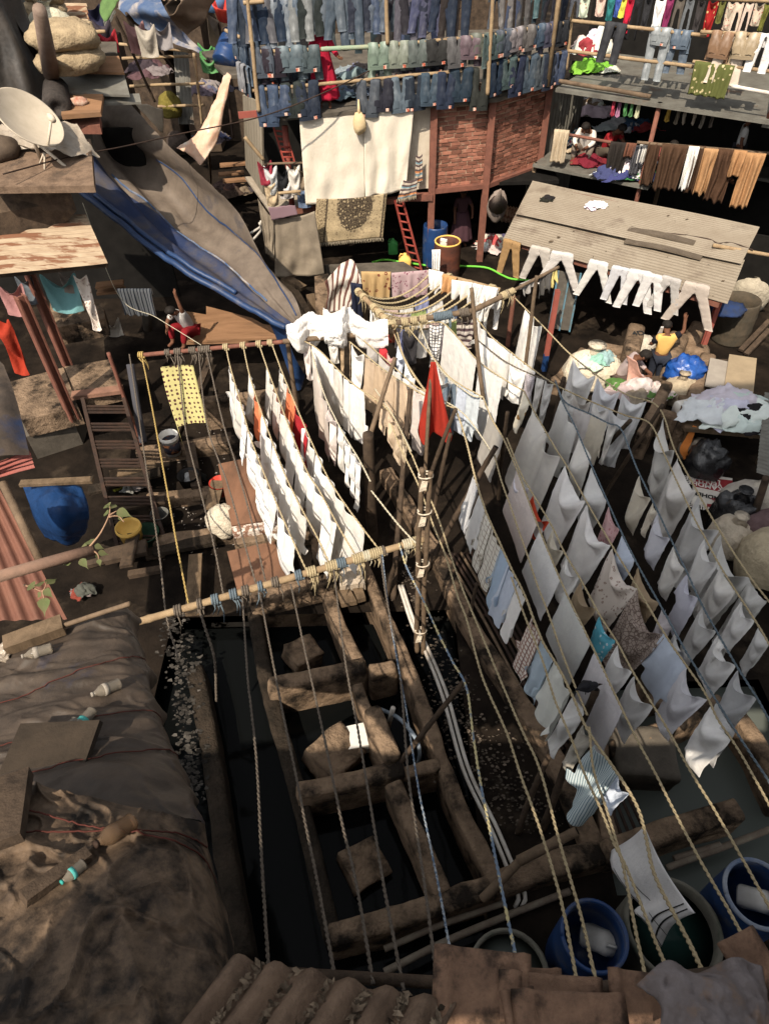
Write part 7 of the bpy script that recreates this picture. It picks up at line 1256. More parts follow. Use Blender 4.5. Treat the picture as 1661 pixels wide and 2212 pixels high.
quadboard([B2(125,720),B2(130,770),B2(660,700),B2(640,640)],(.72,)*4,.3,concrete,'concrete_ledge','pale concrete ledge under the flaking painted edge','ledge')
quadboard([B2(735,750),B2(800,920),B2(985,880),B2(930,720)],(.75,)*4,.3,M('whitewashed_stone',(.5,.43,.35),(.3,.24,.18),sc=5),'washing_slab','whitewashed slab just behind the wrapped bamboo bar','washing slab');quadboard([B2(830,950),B2(840,1050),B2(1012,1030),B2(975,910)],(.62,)*4,.2,MATS['whitewashed_stone'],'washing_slab','whitewashed slab just below the wrapped bamboo bar','washing slab')
quadboard([B2(820,1080),B2(850,1170),B2(955,1150),B2(900,1050)],(.5,)*4,.12,wood,'wood_plank','short grained plank bridging the pen, left one','plank');quadboard([B2(918,1045),B2(960,1140),B2(1015,1125),B2(985,1035)],(.5,)*4,.12,wood,'wood_plank','short grained plank bridging the pen, right one','plank')
quadboard([B2(640,650),B2(650,800),B2(740,860),B2(700,640)],(.6,)*4,.5,concrete,'stone_block','concrete block between the plywood and the whitewashed slab','block')
def rock(q,z,d,yaw,tilt,label,m=concrete):
 c=P(q,z);Rm=Matrix.Rotation(yaw,3,'Z')@Matrix.Rotation(tilt,3,'X')@Matrix.Rotation(tilt*.7,3,'Y');ax=[np.array(Rm.col[i])for i in range(3)]
 bm=bmesh.new();bmesh.ops.create_cube(bm,size=1);bmesh.ops.subdivide_edges(bm,edges=bm.edges[:],cuts=7,use_grid_fill=True);mb=MB()
 for v in bm.verts:p=c+ax[0]*v.co.x*d[0]+ax[1]*v.co.y*d[1]+ax[2]*v.co.z*d[2];n=MN.noise_vector(Vector(p*3));mb.v.append(tuple(p+np.array(n)*.045))
 bm.verts.index_update();mb.f=[[v.index for v in f.verts]for f in bm.faces];bm.free();return solo('stone_block',mb,m,label,'stone block','rough stone blocks in the pens')
rock(B6(800,740),-.1,(.75,.7,.55),.75,.25,'big tilted rough stone block half in the sun beside the white box');rock(B2(590,1520),-.1,(.55,.5,.5),.6,.2,'smaller pointed stone block in the pen above the sunlit cross wall');rock(B6(1000,1480),-.3,(.6,.6,.3),.5,.2,'sunken stone block in the darkest pen');rock(B7(960,780),.05,(.95,.8,.75),-.1,.05,'dark square block standing in the grey water tank',slab_m);rock(B7(1040,430),.3,(.5,.5,.5),.2,.1,'rounded stone behind the grey water tank')
c=P(B6(945,640),-.05);mb=MB();mb.box(c,(.5,.38,.3),((.98,.2,0),(-.2,.98,0),(0,0,1)),jit=.01);wb=solo('plastic_box',mb,whiteplastic,'white plastic box floating in the pen beside the stone block','box',smooth=False);mb=MB();mb.box(c+np.array((0,0,.16)),(.53,.41,.03),((.98,.2,0),(-.2,.98,0),(0,0,1)));part('lid',mb,whiteplastic,wb,smooth=False)
mb=MB();mb.tube(cr([P(B6(1110,425),-.2),P(B6(1240,490),.2),P(B6(1350,620),.3),P(B6(1380,730),.1),P(B6(1360,800),-.3)],40),.035,7);solo('hose',mb,M('blue_white_hose',(.3,.34,.38),(.16,.2,.25),sc=8),'pale hose curving in the narrow pen','hose');mb=MB();mb.tube([P(B6(1200,420),.3),P(B6(1165,550),-.4)],.045,8);solo('pipe',mb,pvc,'short white pipe standing in the narrow pen','pipe')
gt_=root('bar_grating',P((1060,1320),0),'long grating of rusty bars over the drain beside the walkway','grating')
for i in range(6):
 o=i*11;mb=MB();c=[P((962+o,1195+o*.0),.26),P((1040+o*1.1,1330),.26),P((1115+o*1.25,1470),.26),P((1200+o*1.3,1620),.26)];mb.tube(cr(c,24)+np.array((0,0,.02*(i%2))),.03,6);part('bar',mb,darkiron if i%3 else bamboo_old,gt_)
for q0,q1 in(((955,1200),(1020,1195)),((1035,1330),(1100,1325)),((1120,1480),(1175,1470))):mb=MB();mb.tube([P(q0,.23),P(q1,.23)],.03,6);part('cross_bar',mb,darkiron,gt_)
g2_=root('bar_grating',P((1400,1790),0),'second shorter bar grating under the striped garment','grating')
for i in range(5):o=i*12;mb=MB();mb.tube([P((1290+o,1700-i*4),.3),P((1335+o*1.1,1835-i*12),.3)],.026,6);part('bar',mb,darkiron,g2_)
def litter(name,label,m,spots,n,s0,s1,seed,zz=.03):
 rnd=random.Random(seed);mb=MB()
 for k in range(n):
  i=rnd.randrange(len(spots)-1);t=rnd.random();(a,w0),(b,w1)=spots[i],spots[i+1];q=(a[0]+(b[0]-a[0])*t+rnd.gauss(0,w0+(w1-w0)*t),a[1]+(b[1]-a[1])*t+rnd.gauss(0,8));p=P(q,zz);s=rnd.uniform(s0,s1);an=rnd.uniform(0,6.3);k_=mb.n()
  for e in range(5):r_=s*rnd.uniform(.5,1.1);mb.v.append((p[0]+math.cos(an+e*1.257)*r_,p[1]+math.sin(an+e*1.257)*r_*.7,p[2]+rnd.uniform(0,s*.7)))
  mb.f+=[[k_,k_+1,k_+2],[k_,k_+2,k_+3],[k_,k_+3,k_+4]]
 return solo(name,mb,m,label,'litter',kind='stuff',smooth=False)
litter('walkway_litter','scraps and pebbles on the walkway',M('walkway_scraps',(.14,.11,.085),(.06,.05,.04),sc=2,island=.8),[((880,1230),18),((935,1400),22),((1000,1560),35),((1090,1700),50),((1180,1800),40)],900,.012,.045,5)
litter('gutter_litter','plastic bottles and scraps filling the dark gutter',M('gutter_bits',(.07,.063,.055),(.02,.018,.016),sc=2,island=.95),[((372,1330),16),((395,1450),18),((408,1600),16),((420,1720),12)],480,.012,.07,6,.2)
litter('yard_litter','small pale scraps on the dark yard floor',M('yard_scraps',(.3,.27,.24),(.12,.1,.09),sc=2,island=.6),[((470,900),60),((480,1050),60),((430,1200),70)],260,.01,.04,7,.02)
cb_=P(B7(655,395),2.95);rt_=root('crow',cb_,'black crow perched on the rope beside the leaning pole tip','crow');mb=MB();t=np.linspace(0,1,14);ax=V3((.9,.25,-.12))
path=[cb_+ax*(x-.35)*.36+np.array((0,0,.035*math.sin(x*3.1)))for x in t];mb.tube(path,[.008,.018,.024,.04,.058,.068,.072,.07,.062,.05,.045,.048,.042,.02],12);part('body',mb,M('crow_feathers',(.01,.01,.012),(.02,.02,.024),sc=20,rough=.45),rt_)
for s in(-1,1):mb=MB();side=np.array((-.25,.9,.1))*s*.055;mb.tube([path[10]+side*.9,path[6]+side*1.1,path[2]+side*.5],[.018,.034,.008],8);part('wing',mb,MATS['crow_feathers'],rt_)
mb=MB();mb.tube([path[-1],path[-1]+ax*.04,path[-1]+ax*.08-np.array((0,0,.012))],[.018,.012,.003],6);part('beak',mb,darkiron,rt_)
for s in(-1,1):mb=MB();f=path[7]+np.array((0,.02*s,-.05));mb.tube([f,f+np.array((-.01,0,-.06)),f+np.array((.0,0,-.13))],.007,5);part('leg',mb,darkiron,rt_)
g=np.zeros((22,16,3));R_=ROPES['Q'];e0,e1=P((1391,1785),ropez(1785)),P((1500,1972),ropez(1965))
for i in range(22):
 for j in range(16):
  u,v=j/15,i/21;p=lerp(e0,e1,u);dr=.95-.1*math.sin(u*3);g[i,j]=p+np.array((-.12*v+.07*math.sin(u*11+v*3)*v,.08*math.sin(u*8+v*2)*v-.1*v*math.sin(u*3),-dr*v-.1*math.sin(u*math.pi)*(1-v)-.05*math.sin(u*21)*v**6))
mb=MB();mb.grid(g,np.stack(np.meshgrid(np.linspace(0,1.2,16),np.linspace(0,1,22)),-1));sc_=solo('white_scarf',mb,cotton,'white scarf with thin dark border lines hanging over the green vat','scarf',solid=.006,col=(.78,.77,.76))
for f in(.06,.12):mb=MB();mb.grid(np.stack([g[1:,15]+(g[1:,14]-g[1:,15])*(f*15)+np.array((-.006,-.008,.004)),g[1:,15]+(g[1:,14]-g[1:,15])*(f*15+.2)+np.array((-.006,-.008,.004))],1));part('border_line',mb,lk,sc_)
for f in(.1,.5):mb=MB();mb.grid(np.stack([g[int(f*21)+13 if f<.4 else 20,:]+np.array((-.006,-.01,.004)),g[int(f*21)+13 if f<.4 else 20,:]+np.array((-.006,-.01,-.012))],0));part('border_line',mb,lk,sc_)
# left hand clutter
dc=PY(A1(172,715),15.9);dr_=root('satellite_dish',dc-np.array((0,0,.9)),'large off-white satellite dish on the flat sheet roof','satellite dish');axd=V3((-.45,-.78,.45));axd=V3((.68,-.14,.71));axd/=np.linalg.norm(axd);r_=.68
mb=MB();mb.lathe(dc-axd*.1,[(0,0)]+[(r_*t,.16*t*t)for t in np.linspace(.1,1,10)]+[(r_*1.03,.165),(r_*1.03,.14),(r_*.9,.1),(r_*.5,.0),(0,-.04)],40,axd,(1.0,1.06));part('reflector',mb,dishm,dr_)
lnb=PY(A1(312,708),15.7);foot=PY(A1(290,870),15.5);mb=MB();mb.tube([foot,lnb],.03,6);part('feed_arm',mb,dishm,dr_);mb=MB();mb.lathe(lnb,[(.05,-.1),(.07,.0),(.05,.1),(.03,.14)],12,(-.5,.6,.3));part('receiver',mb,dishm,dr_)
mb=MB();m0=P(A1(250,960),5.7);mb.tube([dc-axd*.12,m0],.04,8);mb.tube([P(A1(240,870),6.0),P(A1(400,1003),5.65)],.035,6);mb.tube([P(A1(270,920),5.9),P(A1(270,1020),5.65)],.02,6);mb.tube([P(A1(265,920),5.9),P(A1(238,990),5.65)],.02,6);part('mount',mb,dishm,dr_)
mb=MB();mb.grid(wrinkle(wrinkle(patch([[P(A1(0,760),5.95),P(A1(120,770),6.0),P(A1(330,730),6.2),P(A1(470,760),6.1)],[P(A1(0,860),5.85),P(A1(150,870),5.9),P(A1(360,850),6.0),P(A1(520,840),5.9)],[P(A1(60,930),5.75),P(A1(200,900),5.8),P(A1(420,930),5.85),P(A1(610,965),5.5)]],34,26),.06,3,2),.03,7,3));solo('polythene_sheet',mb,clearplastic,'dusty polythene sheet crumpled behind the satellite dish','polythene sheet')
mb=MB();
for x in(8,22):mb.blob(P(A1(x,930),5.75)+np.array((0,0,.1)),(.4,.4,.28),seed=x,amp=.15)
solo('dark_bundle',mb,M('dark_bundle_cloth',(.1,.075,.055),(.06,.045,.035)),'dark stacked bundle at the left end of the flat roof','bundle')
litter('roof_rubble','rubble and broken bits on the flat roof',M('rubble_bits',(.3,.24,.18),(.16,.12,.09),island=.6),[((30,318),20),((90,330),30)],200,.02,.06,8,5.66)
pb=P((92,232),5.6);mb=MB();g=np.zeros((40,44,3))
for i in range(40):
 for j in range(44):
  v,a=i/39,j/43*2*math.pi;rr=(1.05-.55*v)*(1+.16*math.sin(a*7+MN.noise(Vector((v*3,a,0)))*3)+.15*MN.noise(Vector((math.cos(a)*2,math.sin(a)*2,v*4))));g[i,j]=pb+np.array((math.cos(a)*rr-.3*v-.45,math.sin(a)*rr,v*4.4))
mb.grid(g);solo('wrapped_pillar',mb,blackcloth,'tall pillar wrapped in black plastic at the upper left edge','pillar')
mb=MB();mb.tube([P(A1(310,440),6.6),P(A1(240,60),8.2)],[.2,.14],10);solo('mat_roll',mb,M('brown_roll',(.2,.15,.12),(.14,.1,.08)),'tall brown roll leaning against the wrapped pillar','roll')
c=P(A1(345,650),6.1);e=P(A1(335,470),6.3);rt_=root('mat_roll',c,'black rolled mat with an open end on the boards','roll');mb=MB();d=e-c;d/=np.linalg.norm(d);mb.lathe(c,[(.1,.02),(.1,0),(.3,0),(.33,.1),(.32,.5),(.3,1.2),(0,1.2)],22,d);part('roll',mb,M('black_mat',(.03,.027,.025),(.06,.05,.045),sc=14,bump=.8),rt_)
mb=MB();mb.blob(P(A1(475,615),6.1),(.22,.14,.12),seed=3,amp=.3);solo('brick_wrap',mb,M('brick_wrap',(.3,.12,.08),(.4,.32,.25),sc=8),'wrapped reddish brick bundle on the loose board','bundle')
pc=patch([[P(A1(1345,455),4.9),P(A1(1370,450),5.0),P(A1(1390,460),5.0)],[P(A1(1270,650),4.4),P(A1(1320,660),4.5),P(A1(1345,680),4.4)],[P(A1(1190,800),3.9),P(A1(1250,830),3.9),P(A1(1310,840),3.8)],[P(A1(1062,888),3.5),P(A1(1150,940),3.4),P(A1(1205,1002),3.2)]],24,44)
mb=MB();mb.grid(wrinkle(pc,.05,2.4,4));solo('peach_sheet',mb,M('peach_cloth',(.52,.3,.2),(.58,.42,.32),sc=2,c3=(.62,.56,.48),sc3=1.5,t3=(.55,.62),bump=.5),'peach and white cloth stretched down beside the plank wall','sheet',solid=.01)
drum(P(A1(1345,385),5.0),.42,1.0,bluedrum,'blue drum lying tilted on the platform left of the terrace',tilt=(.35,.6,.55),rim=bluedrum);mb=MB();solidquad(mb,[P(A1(1210,310),4.95),P(A1(1360,455),4.95),P(A1(1430,450),4.95),P(A1(1410,280),4.95)],.1);solo('platform',mb,slab_m,'small grey platform carrying the tilted blue drum','platform',smooth=False)
mb=MB();solidquad(mb,[P(A1(1240,80),6.4),P(A1(1260,260),5.2),P(A1(1340,300),5.0),P(A1(1320,130),6.0)],.06);solo('grey_board',mb,M('pale_board',(.33,.27,.2),(.26,.21,.16)),'pale upright board under the red tub','board',smooth=False)
mb=MB();c=P(A1(1365,110),6.3);mb.lathe(c,[(.32,0),(.4,.35),(.44,.42),(.4,.42),(.36,.3),(.28,.05),(0,.04)],24,(.1,-.25,1));solo('red_tub',mb,redp,'red plastic tub on the ledge at the top left of the terrace','tub');mb=MB();c=P(A1(1300,75),6.4);mb.lathe(c,[(.28,0),(.36,.5),(.33,.5),(.26,.05),(0,.04)],24,(.1,.1,1));solo('blue_tub',mb,M('pale_blue_plastic',(.1,.2,.36),(.08,.16,.3)),'blue plastic tub behind the red tub','tub')
LR='bamboo rails over the back lanes'
for a,b,z0,z1,m,lab in((A1(720,265),A1(1150,310),5.6,5.6,bamboo,'upper bamboo rail behind the blue awning'),(A1(735,352),A1(1180,338),5.3,5.3,bamboo,'second bamboo rail below the blue awning'),(A1(780,518),A1(1230,500),4.5,4.5,bamboo,'middle bamboo rail over the back lane'),(A1(950,640),A1(1230,630),4.0,4.0,bamboo,'lower bamboo rail over the back lane'),(A1(1165,320),A1(1212,750),5.6,3.4,bamboo,'upright bamboo at the end of the awning'),(A1(690,90),A1(930,610),6.6,4.0,darkwood,'dark slanting stair pole in the back lane'),(A1(760,80),A1(1080,460),6.6,4.2,darkwood,'second dark slanting pole in the back lane'),(A1(870,90),A1(980,300),6.2,5.5,bamboo_old,'short slanting pole under the awning'),(A1(540,195),A1(635,190),6.9,6.9,bamboo,'bamboo stub at the corrugated roof edge'),(A1(1250,890),A1(1265,1140),3.2,.4,wood,'wooden post under the peach cloth'),(A1(1300,20),A1(1400,830),6.5,2.6,darkiron,'thin rusty post beside the grey platform')):
 pole(b,a,z1,z0,.06,m,lab,group=LR)
mb=MB();mb.grid(corrugated([P(A1(1040,285),5.4),P(A1(1130,300),5.4),P(A1(1165,745),3.3),P(A1(1075,745),3.3)],.16,.03,5));solo('corrugated_screen',mb,tin_grey,'narrow upright corrugated sheet in the back lane','screen')
mb=MB();mb.grid(wrinkle(patch([[P(A1(640,-60),7.4),P(A1(760,-60),7.5)],[P(A1(600,60),7.0),P(A1(700,40),7.1)],[P(A1(630,130),6.8),P(A1(660,120),6.8)]],14,16),.06,2));solo('green_cloth',mb,M('leaf_green_cloth',(.1,.17,.06),(.07,.12,.045)),'green cloth drooping at the top of the back lane','cloth',solid=.01)
for i,(x,y,dr,c_,lab)in enumerate(((545,20,1.2,(.03,.03,.06),'navy cloth at the corrugated roof edge'),(600,110,.9,(.05,.04,.05),'dark striped cloth at the corrugated roof edge'),(630,170,.6,(.35,.03,.04),'small crimson cloth by the bamboo stub'),(800,120,.9,(.3,.16,.15),'rose striped cloth under the awning'),(865,140,.9,(.4,.36,.3),'cream striped cloth under the awning'),(960,130,.7,(.28,.26,.26),'grey printed cloth under the awning'),(1235,250,.5,(.1,.3,.1),'green and white flag like cloth by the platform'),(1250,330,.5,(.12,.3,.12),'green cloth below the platform edge'))):
 p=P(A1(x,y),6.6 if x<1000 else 5.2);cloth(None,None,None,dr,c_,pa=p-np.array((.3,0,0)),pb=p+np.array((.3,0,0)),label=lab,slack=1.3,folds=3,group='washing in the back lanes')
mb=MB();mb.grid(wrinkle(patch([[P(A1(1130,-60),7.2),P(A1(1350,-60),7.2)],[P(A1(1060,60),6.6),P(A1(1260,60),6.6)],[P(A1(1020,110),6.3),P(A1(1235,120),6.3)],[P(A1(1030,130),6.0),P(A1(1130,215),5.7)]],18,22),.06,1.5));solo('brown_awning',mb,M('brown_awning_cloth',(.27,.2,.145),(.2,.15,.11),sc=2),'brown sackcloth awning left of the jeans','awning',solid=.01)
mb=MB();mb.grid(wrinkle(patch([[P(A1(800,610),4.5),P(A1(980,660),4.3)],[P(A1(880,700),4.1),P(A1(985,740),3.9)],[P(A1(960,790),3.7),P(A1(980,800),3.6)]],14,14),.05,2));solo('grey_awning',mb,dullcanvas,'grey canvas corner behind the huge blue tarpaulin','awning',solid=.01)
sack(P(A1(1035,700),3.6),(.4,.35,.5),'yellow green sack beside the corrugated sheet',col=(.3,.27,.08),seed=31,neck=False);sack(P(A1(1080,900),.3),(.5,.5,.5),'dark bundle at the foot of the peach cloth',col=(.12,.1,.1),seed=33,neck=False)
gh(A1(1250,560),3.4,.9,.5,.5,[(.25,.22,.24),(.12,.1,.13),(.3,.27,.12),(.1,.12,.17)],'purple grey clothes heap behind the bamboo upright',8,33);gh(A1(880,440),4.2,1.0,.7,.5,[(.05,.04,.045),(.1,.06,.06),(.2,.18,.17)],'dim clothes heap in the back lane',8,35);gh(A1(1290,840),1.2,.8,.5,.4,[(.1,.13,.2),(.2,.17,.14),(.07,.06,.06)],'blue grey scrap heap under the peach cloth',8,36);gh(A1(1380,1150),.3,1.0,.7,.5,[(.16,.1,.07),(.07,.05,.04),(.2,.15,.11),(.06,.05,.05)],'brown scrap heap between tarpaulin and plank wall',10,37)
for i,(q,lab)in enumerate(((A1(1400,985),'brick coloured tread of the plank steps, upper'),(A1(1420,1080),'brick coloured tread of the plank steps, lower'),(A1(1390,1040),'brick coloured tread of the plank steps, middle'))):c=P(q,1.6-.3*i);mb=MB();mb.box(c,(1.0,.3,.07),((.98,.15,0),(-.15,.98,0),(0,0,1)));solo('step_board',mb,plank,lab,'board','boards of the plank steps',smooth=False)
for a,b,lab in((A6(240,330),A6(310,250),'curved pale pipe beside the canvas, upper'),(A6(255,375),A6(300,260),'curved pale pipe beside the canvas, lower')):mb=MB();mb.tube(cr([P(a,.8),lerp(P(a,.8),P(b,1.6),.6)+np.array((.15,0,0)),P(b,1.6)],12),.045,7);solo('pipe',mb,pvc,lab,'pipe')
for i,(q0,q1,z,m,lab)in enumerate(((A1(1120,130),A1(1260,20),4.6,rust_tin,'rusty low roof in the lane left of the terrace'),(A1(700,60),A1(1060,-90),5.6,tin_grey,'grey tin roof far back behind the awning'),(A1(560,230),A1(720,140),5.4,tin_grey,'small grey roof in the back lane shadow'),(A1(960,0),A1(1240,-90),5.8,rust_tin,'rust streaked roof at the top edge'))):
 a,b=P(q0,z),P(q1,z);mb=MB();mb.grid(corrugated([a,(b[0],a[1],z),(b[0],max(b[1],a[1]+1.2),z+.4),(a[0],max(b[1],a[1]+1.2),z+.4)],.2,.035,5));rr=root('low_shack',(a[0],a[1],0),lab,'shack','low shacks in the back lanes');part('roof',mb,m,rr);mb=MB();mb.box(((a[0]+b[0])/2,max(b[1],a[1]+1.2)/2+a[1]/2+.1,z/2-.1),(abs(b[0]-a[0])*.95,max(.8,(max(b[1],a[1]+1.2)-a[1])*.8),z-.3));part('wall',mb,darkwood,rr,smooth=False)
mb=MB();mb.box((-4,36,4),(20,1,9));bw_=root('far_sheds',(-4,36,0),'dark wooden sheds closing the lane at the back','shed');part('wall',mb,darkwood,bw_,smooth=False)
st_=root('steel_stair',P(B1(860,800),0),'dark steel stair with slatted treads in the shadow','stair')
sa0,sa1,sb0,sb1=P(B1(840,0),1.6),P(B1(1130,1000),.1),P(B1(565,0),1.6),P(B1(800,1000),.1)
for p,q in((sa0,sa1),(sb0,sb1)):mb=MB();mb.beam(p,q,.08,.2);part('stringer',mb,darkiron,st_,smooth=False)
for i in range(8):
 t=(i+.5)/8
 for k in range(3):mb=MB();mb.beam(lerp(sb0,sb1,t+k*.022)+np.array((0,0,.06)),lerp(sa0,sa1,t+k*.022)+np.array((0,0,.06)),.05,.03);part('tread_slat',mb,darkiron,st_,smooth=False)
mb=MB();mb.box(P(A5(660,1300),1.25),(1.2,.25,.1),((.98,.17,0),(-.17,.98,0),(0,0,1)));part('top_tread',mb,M('rusty_tread',(.24,.13,.09),(.16,.09,.065)),st_,smooth=False)
mb=MB();mb.grid(wrinkle(wrinkle(patch([[P(B1(150,560),2.2),P(B1(380,560),2.4),P(B1(560,600),2.3)],[P(B1(200,700),2.2),P(B1(400,720),2.6),P(B1(600,730),2.2)],[P(B1(260,850),1.8),P(B1(420,880),2.1),P(B1(590,880),1.6)],[P(B1(310,930),1.2),P(B1(430,990),1.2),P(B1(520,990),1.0)]],30,34),.08,2,7),.03,6,2));solo('blue_cover',mb,M('deep_blue_tarp',(.012,.04,.12),(.009,.025,.07),sc=3,rough=.45,bump=.5,bsc=9,c3=(.1,.085,.07),t3=(.56,.64)),'deep blue tarpaulin bundle in the shadow below the red gutter','tarpaulin',solid=.01)
mb=MB();mb.beam(P(B1(140,565),2.5),P(B1(630,540),2.5),.14,.06);solo('plank',mb,wood,'notched plank over the deep blue bundle','plank',smooth=False)
UG='washing under the rusty roof'
for i,(x,y,dr,c_,lab,wd)in enumerate(((60,560,.8,(.4,.2,.19),'dusty pink shirt under the rusty roof',.3),(155,510,.7,(.13,.15,.17),'grey blue cloth under the rusty roof',.2),(385,490,1.0,(.16,.33,.34),'pale teal towel under the rusty roof',.42),(450,480,.5,(.24,.2,.17),'grey brown cloth over the teal towel',.2),(540,500,1.6,MATS['brown_flower_sheet'],'printed grey brown skirt hanging below the rusty roof corner',.16))):
 p=P(A5(x,y),3.6);m_=c_ if not isinstance(c_,tuple)else None;cloth(None,None,None,dr,None if m_ else c_,m=m_,pa=p-np.array((wd,0,0)),pb=p+np.array((wd,0,0)),label=lab,slack=1.3,folds=2,group=UG)
p=P(A5(910,605),2.4);drape_over(p-np.array((.45,0,0)),p+np.array((.45,-.05,0)),.75,.2,PAT('pale_striped_cloth','pin',[(.6,.6,.58),(.1,.11,.13)],.35),'pale cloth with dark stripes on the thin wire',seed=3,fold=4)
p=P(A5(735,790),1.8);cloth(None,None,None,.5,(.5,.46,.4),pa=p-np.array((.2,0,0)),pb=p+np.array((.25,0,0)),label='small cream rag on the dark shelf',slack=1.6,folds=2)
mb=MB();mb.tube(cr([P(A5(560,20),4.2),P(A5(800,640),2.8),P(A5(1060,795),2.75),P(A5(1360,980),2.6)],50),.008,5);solo('wire',mb,rope_p,'thin pale wire sagging in front of the dark shacks','wire')
mb=MB();c0=P(A5(980,650),2.1);mb.tube([c0,P(A5(1000,870),1.0)],.13,12);solo('stove_pipe',mb,slab_m,'upright grey pipe beside the striped cloth','pipe')
for i,(a,b,z)in enumerate(((A5(650,580),A5(835,560),2.3),(A5(660,620),A5(845,605),2.1))):mb=MB();mb.beam(P(a,z),P(b,z),.3,.06);solo('shelf_board',mb,plank,'reddish shelf board in the dark shack, %s one'%('upper','lower')[i],'board','shelf boards in the dark shack',smooth=False)
quadboard([A5(1190,740),A5(1230,960),A5(1661,950),A6(440,960),A6(0,800)][:4],(1.3,)*4,.08,plank,'wooden_deck','warm brown plank deck under the huge tarpaulin','deck')
mb=MB();solidquad(mb,[P(A6(-60,820),1.36),P(A6(-60,1050),1.36),P(A6(480,1030),1.36),P(A6(250,900),1.36)],.06);solo('wooden_deck',mb,plank,'warm brown plank deck lit by the sun behind the rusty pipe','deck',smooth=False)
for i,(q,z,lab)in enumerate((((400,960),.35,'low dark kerb across the yard, first'),((430,1060),.3,'low dark kerb across the yard, second'),((450,1150),.3,'low dark kerb across the yard, third'))):c=P(q,z);wallrun([c-np.array((1.1,.15,0)),c+np.array((1.4,.22,0))],.35,z,0,'kerb',lab,'kerb','low kerbs across the dark yard',seed=60+i)
wallrun([P((440,860),.9),P((620,840),.9)],.3,.9,0,'yard_wall','sunlit low wall behind the first shirt row','wall',None,seed=71)
cloth(None,None,None,1.6,(.34,.04,.02),pa=P(A5(-60,780),3.4),pb=P(A5(60,800),3.4),label='torn orange red cloth at the left picture edge',slack=1.5,folds=2)
mb=MB();mb.tube(cr([P(A5(880,1110),2.2),P(A5(905,1260),1.8),P(A5(940,1480),1.2),P(A5(970,1640),.8)],30),.09,8);solo('twisted_cloth',mb,PAT('pink_twist','hstripe',[(.4,.12,.14),(.06,.06,.07),(.3,.34,.3)],1)and MATS['pink_twist'],'twisted pink and black cloth on a pole by the steel stair','cloth')
rnd=random.Random(77)
for k in range(16):
 q=(rnd.uniform(250,480),rnd.uniform(820,1300));c=P(q,0);a=rnd.choice((.18,.25,1.7,1.55))+rnd.uniform(-.15,.15);L=rnd.uniform(.6,1.7);d=np.array((math.cos(a),math.sin(a),0))*L/2;z=rnd.uniform(.05,.5)
 mb=MB();mb.beam(c-d+np.array((0,0,z)),c+d+np.array((0,0,z+rnd.uniform(-.04,.15))),rnd.uniform(.12,.4),rnd.uniform(.05,.12),jit=.02);solo('plank',mb,rnd.choice((darkwood,darkwood,wood,darkcon)),'dark rough board lying in the shaded yard left of the shirt rows','plank','dark boards of the shaded yard',smooth=False)
for q,r_,h,m,lab in((B1(1290,570),.25,.3,M('worn_black_tub',(.02,.02,.022),(.04,.038,.035)),'black tub with rags in the shaded yard'),(B1(1500,620),.24,.3,redp,'red tub half hidden by the plywood board'),(B1(1000,950),.3,.25,M('worn_green_tub',(.03,.07,.04),(.02,.045,.03)),'dull green tub in the gutter'),(B1(1100,830),.2,.3,M('worn_grey_tub',(.12,.12,.11),(.08,.08,.075)),'grey tub beside the dark kerb')):
 mb=MB();mb.lathe(P(q,.15),[(r_*.8,0),(r_,h),(r_*1.06,h),(r_*.92,h),(r_*.74,.03),(0,.03)],22);solo('tub',mb,m,lab,'tub')
for q,lab,c_ in((B1(1290,545),'black and white rag by the dark kerb',[(.4,.4,.38),(.02,.02,.02)]),(B1(850,580),'dim yellow green rag under the steel stair',[(.16,.16,.02),(.1,.1,.03)]),(B1(950,590),'dim white rag under the steel stair',[(.25,.24,.22)]),(B1(560,1300),'pale rag heap below the red brown tin',[(.2,.18,.15),(.1,.09,.08),(.24,.05,.04)])):
 heap(P(q,.1),.32,.25,.2,c_,lab,n=3,seed=int(q[0]),name='rag_heap',cat='rag')
sack(P(B1(1530,880),.2),(.38,.32,.45),'white sack behind the plywood board',col=(1,.97,.92),seed=51,neck=False)
gl=MB();rnd=random.Random(9);A_,B_,C_,D_=P((505,2066),6.75),P((985,2166),6.75),P((905,2330),6.9),P((300,2330),6.9);nn_=int(np.linalg.norm(B_-A_)/.17)
for k in range(380):
 u=(rnd.randrange(nn_)+.75+rnd.gauss(0,.07))/nn_;v=rnd.random();p=lerp(lerp(A_,B_,u),lerp(D_,C_,u),v)+np.array((0,0,-.02));s=rnd.uniform(.006,.022);an=rnd.uniform(0,6.3);k_=gl.n()
 for e in range(4):gl.v.append((p[0]+math.cos(an+e*1.57)*s*(1.6 if e%2 else.7),p[1]+math.sin(an+e*1.57)*s*(1.6 if e%2 else.7),p[2]+rnd.uniform(0,s)))
 gl.f+=[[k_,k_+1,k_+2],[k_,k_+2,k_+3]]
solo('roof_litter',gl,M('groove_bits',(.22,.17,.12),(.07,.05,.035),sc=9,island=.8),'dry bits lodged in the grooves of the corrugated roof sheet','litter',kind='stuff',smooth=False)
mb=MB();mb.tube([P((560,2100),4.75),P((1250,2140),4.8),P((1620,2092),4.85)],.045,8);part('tie_beam',mb,darkwood,nr)
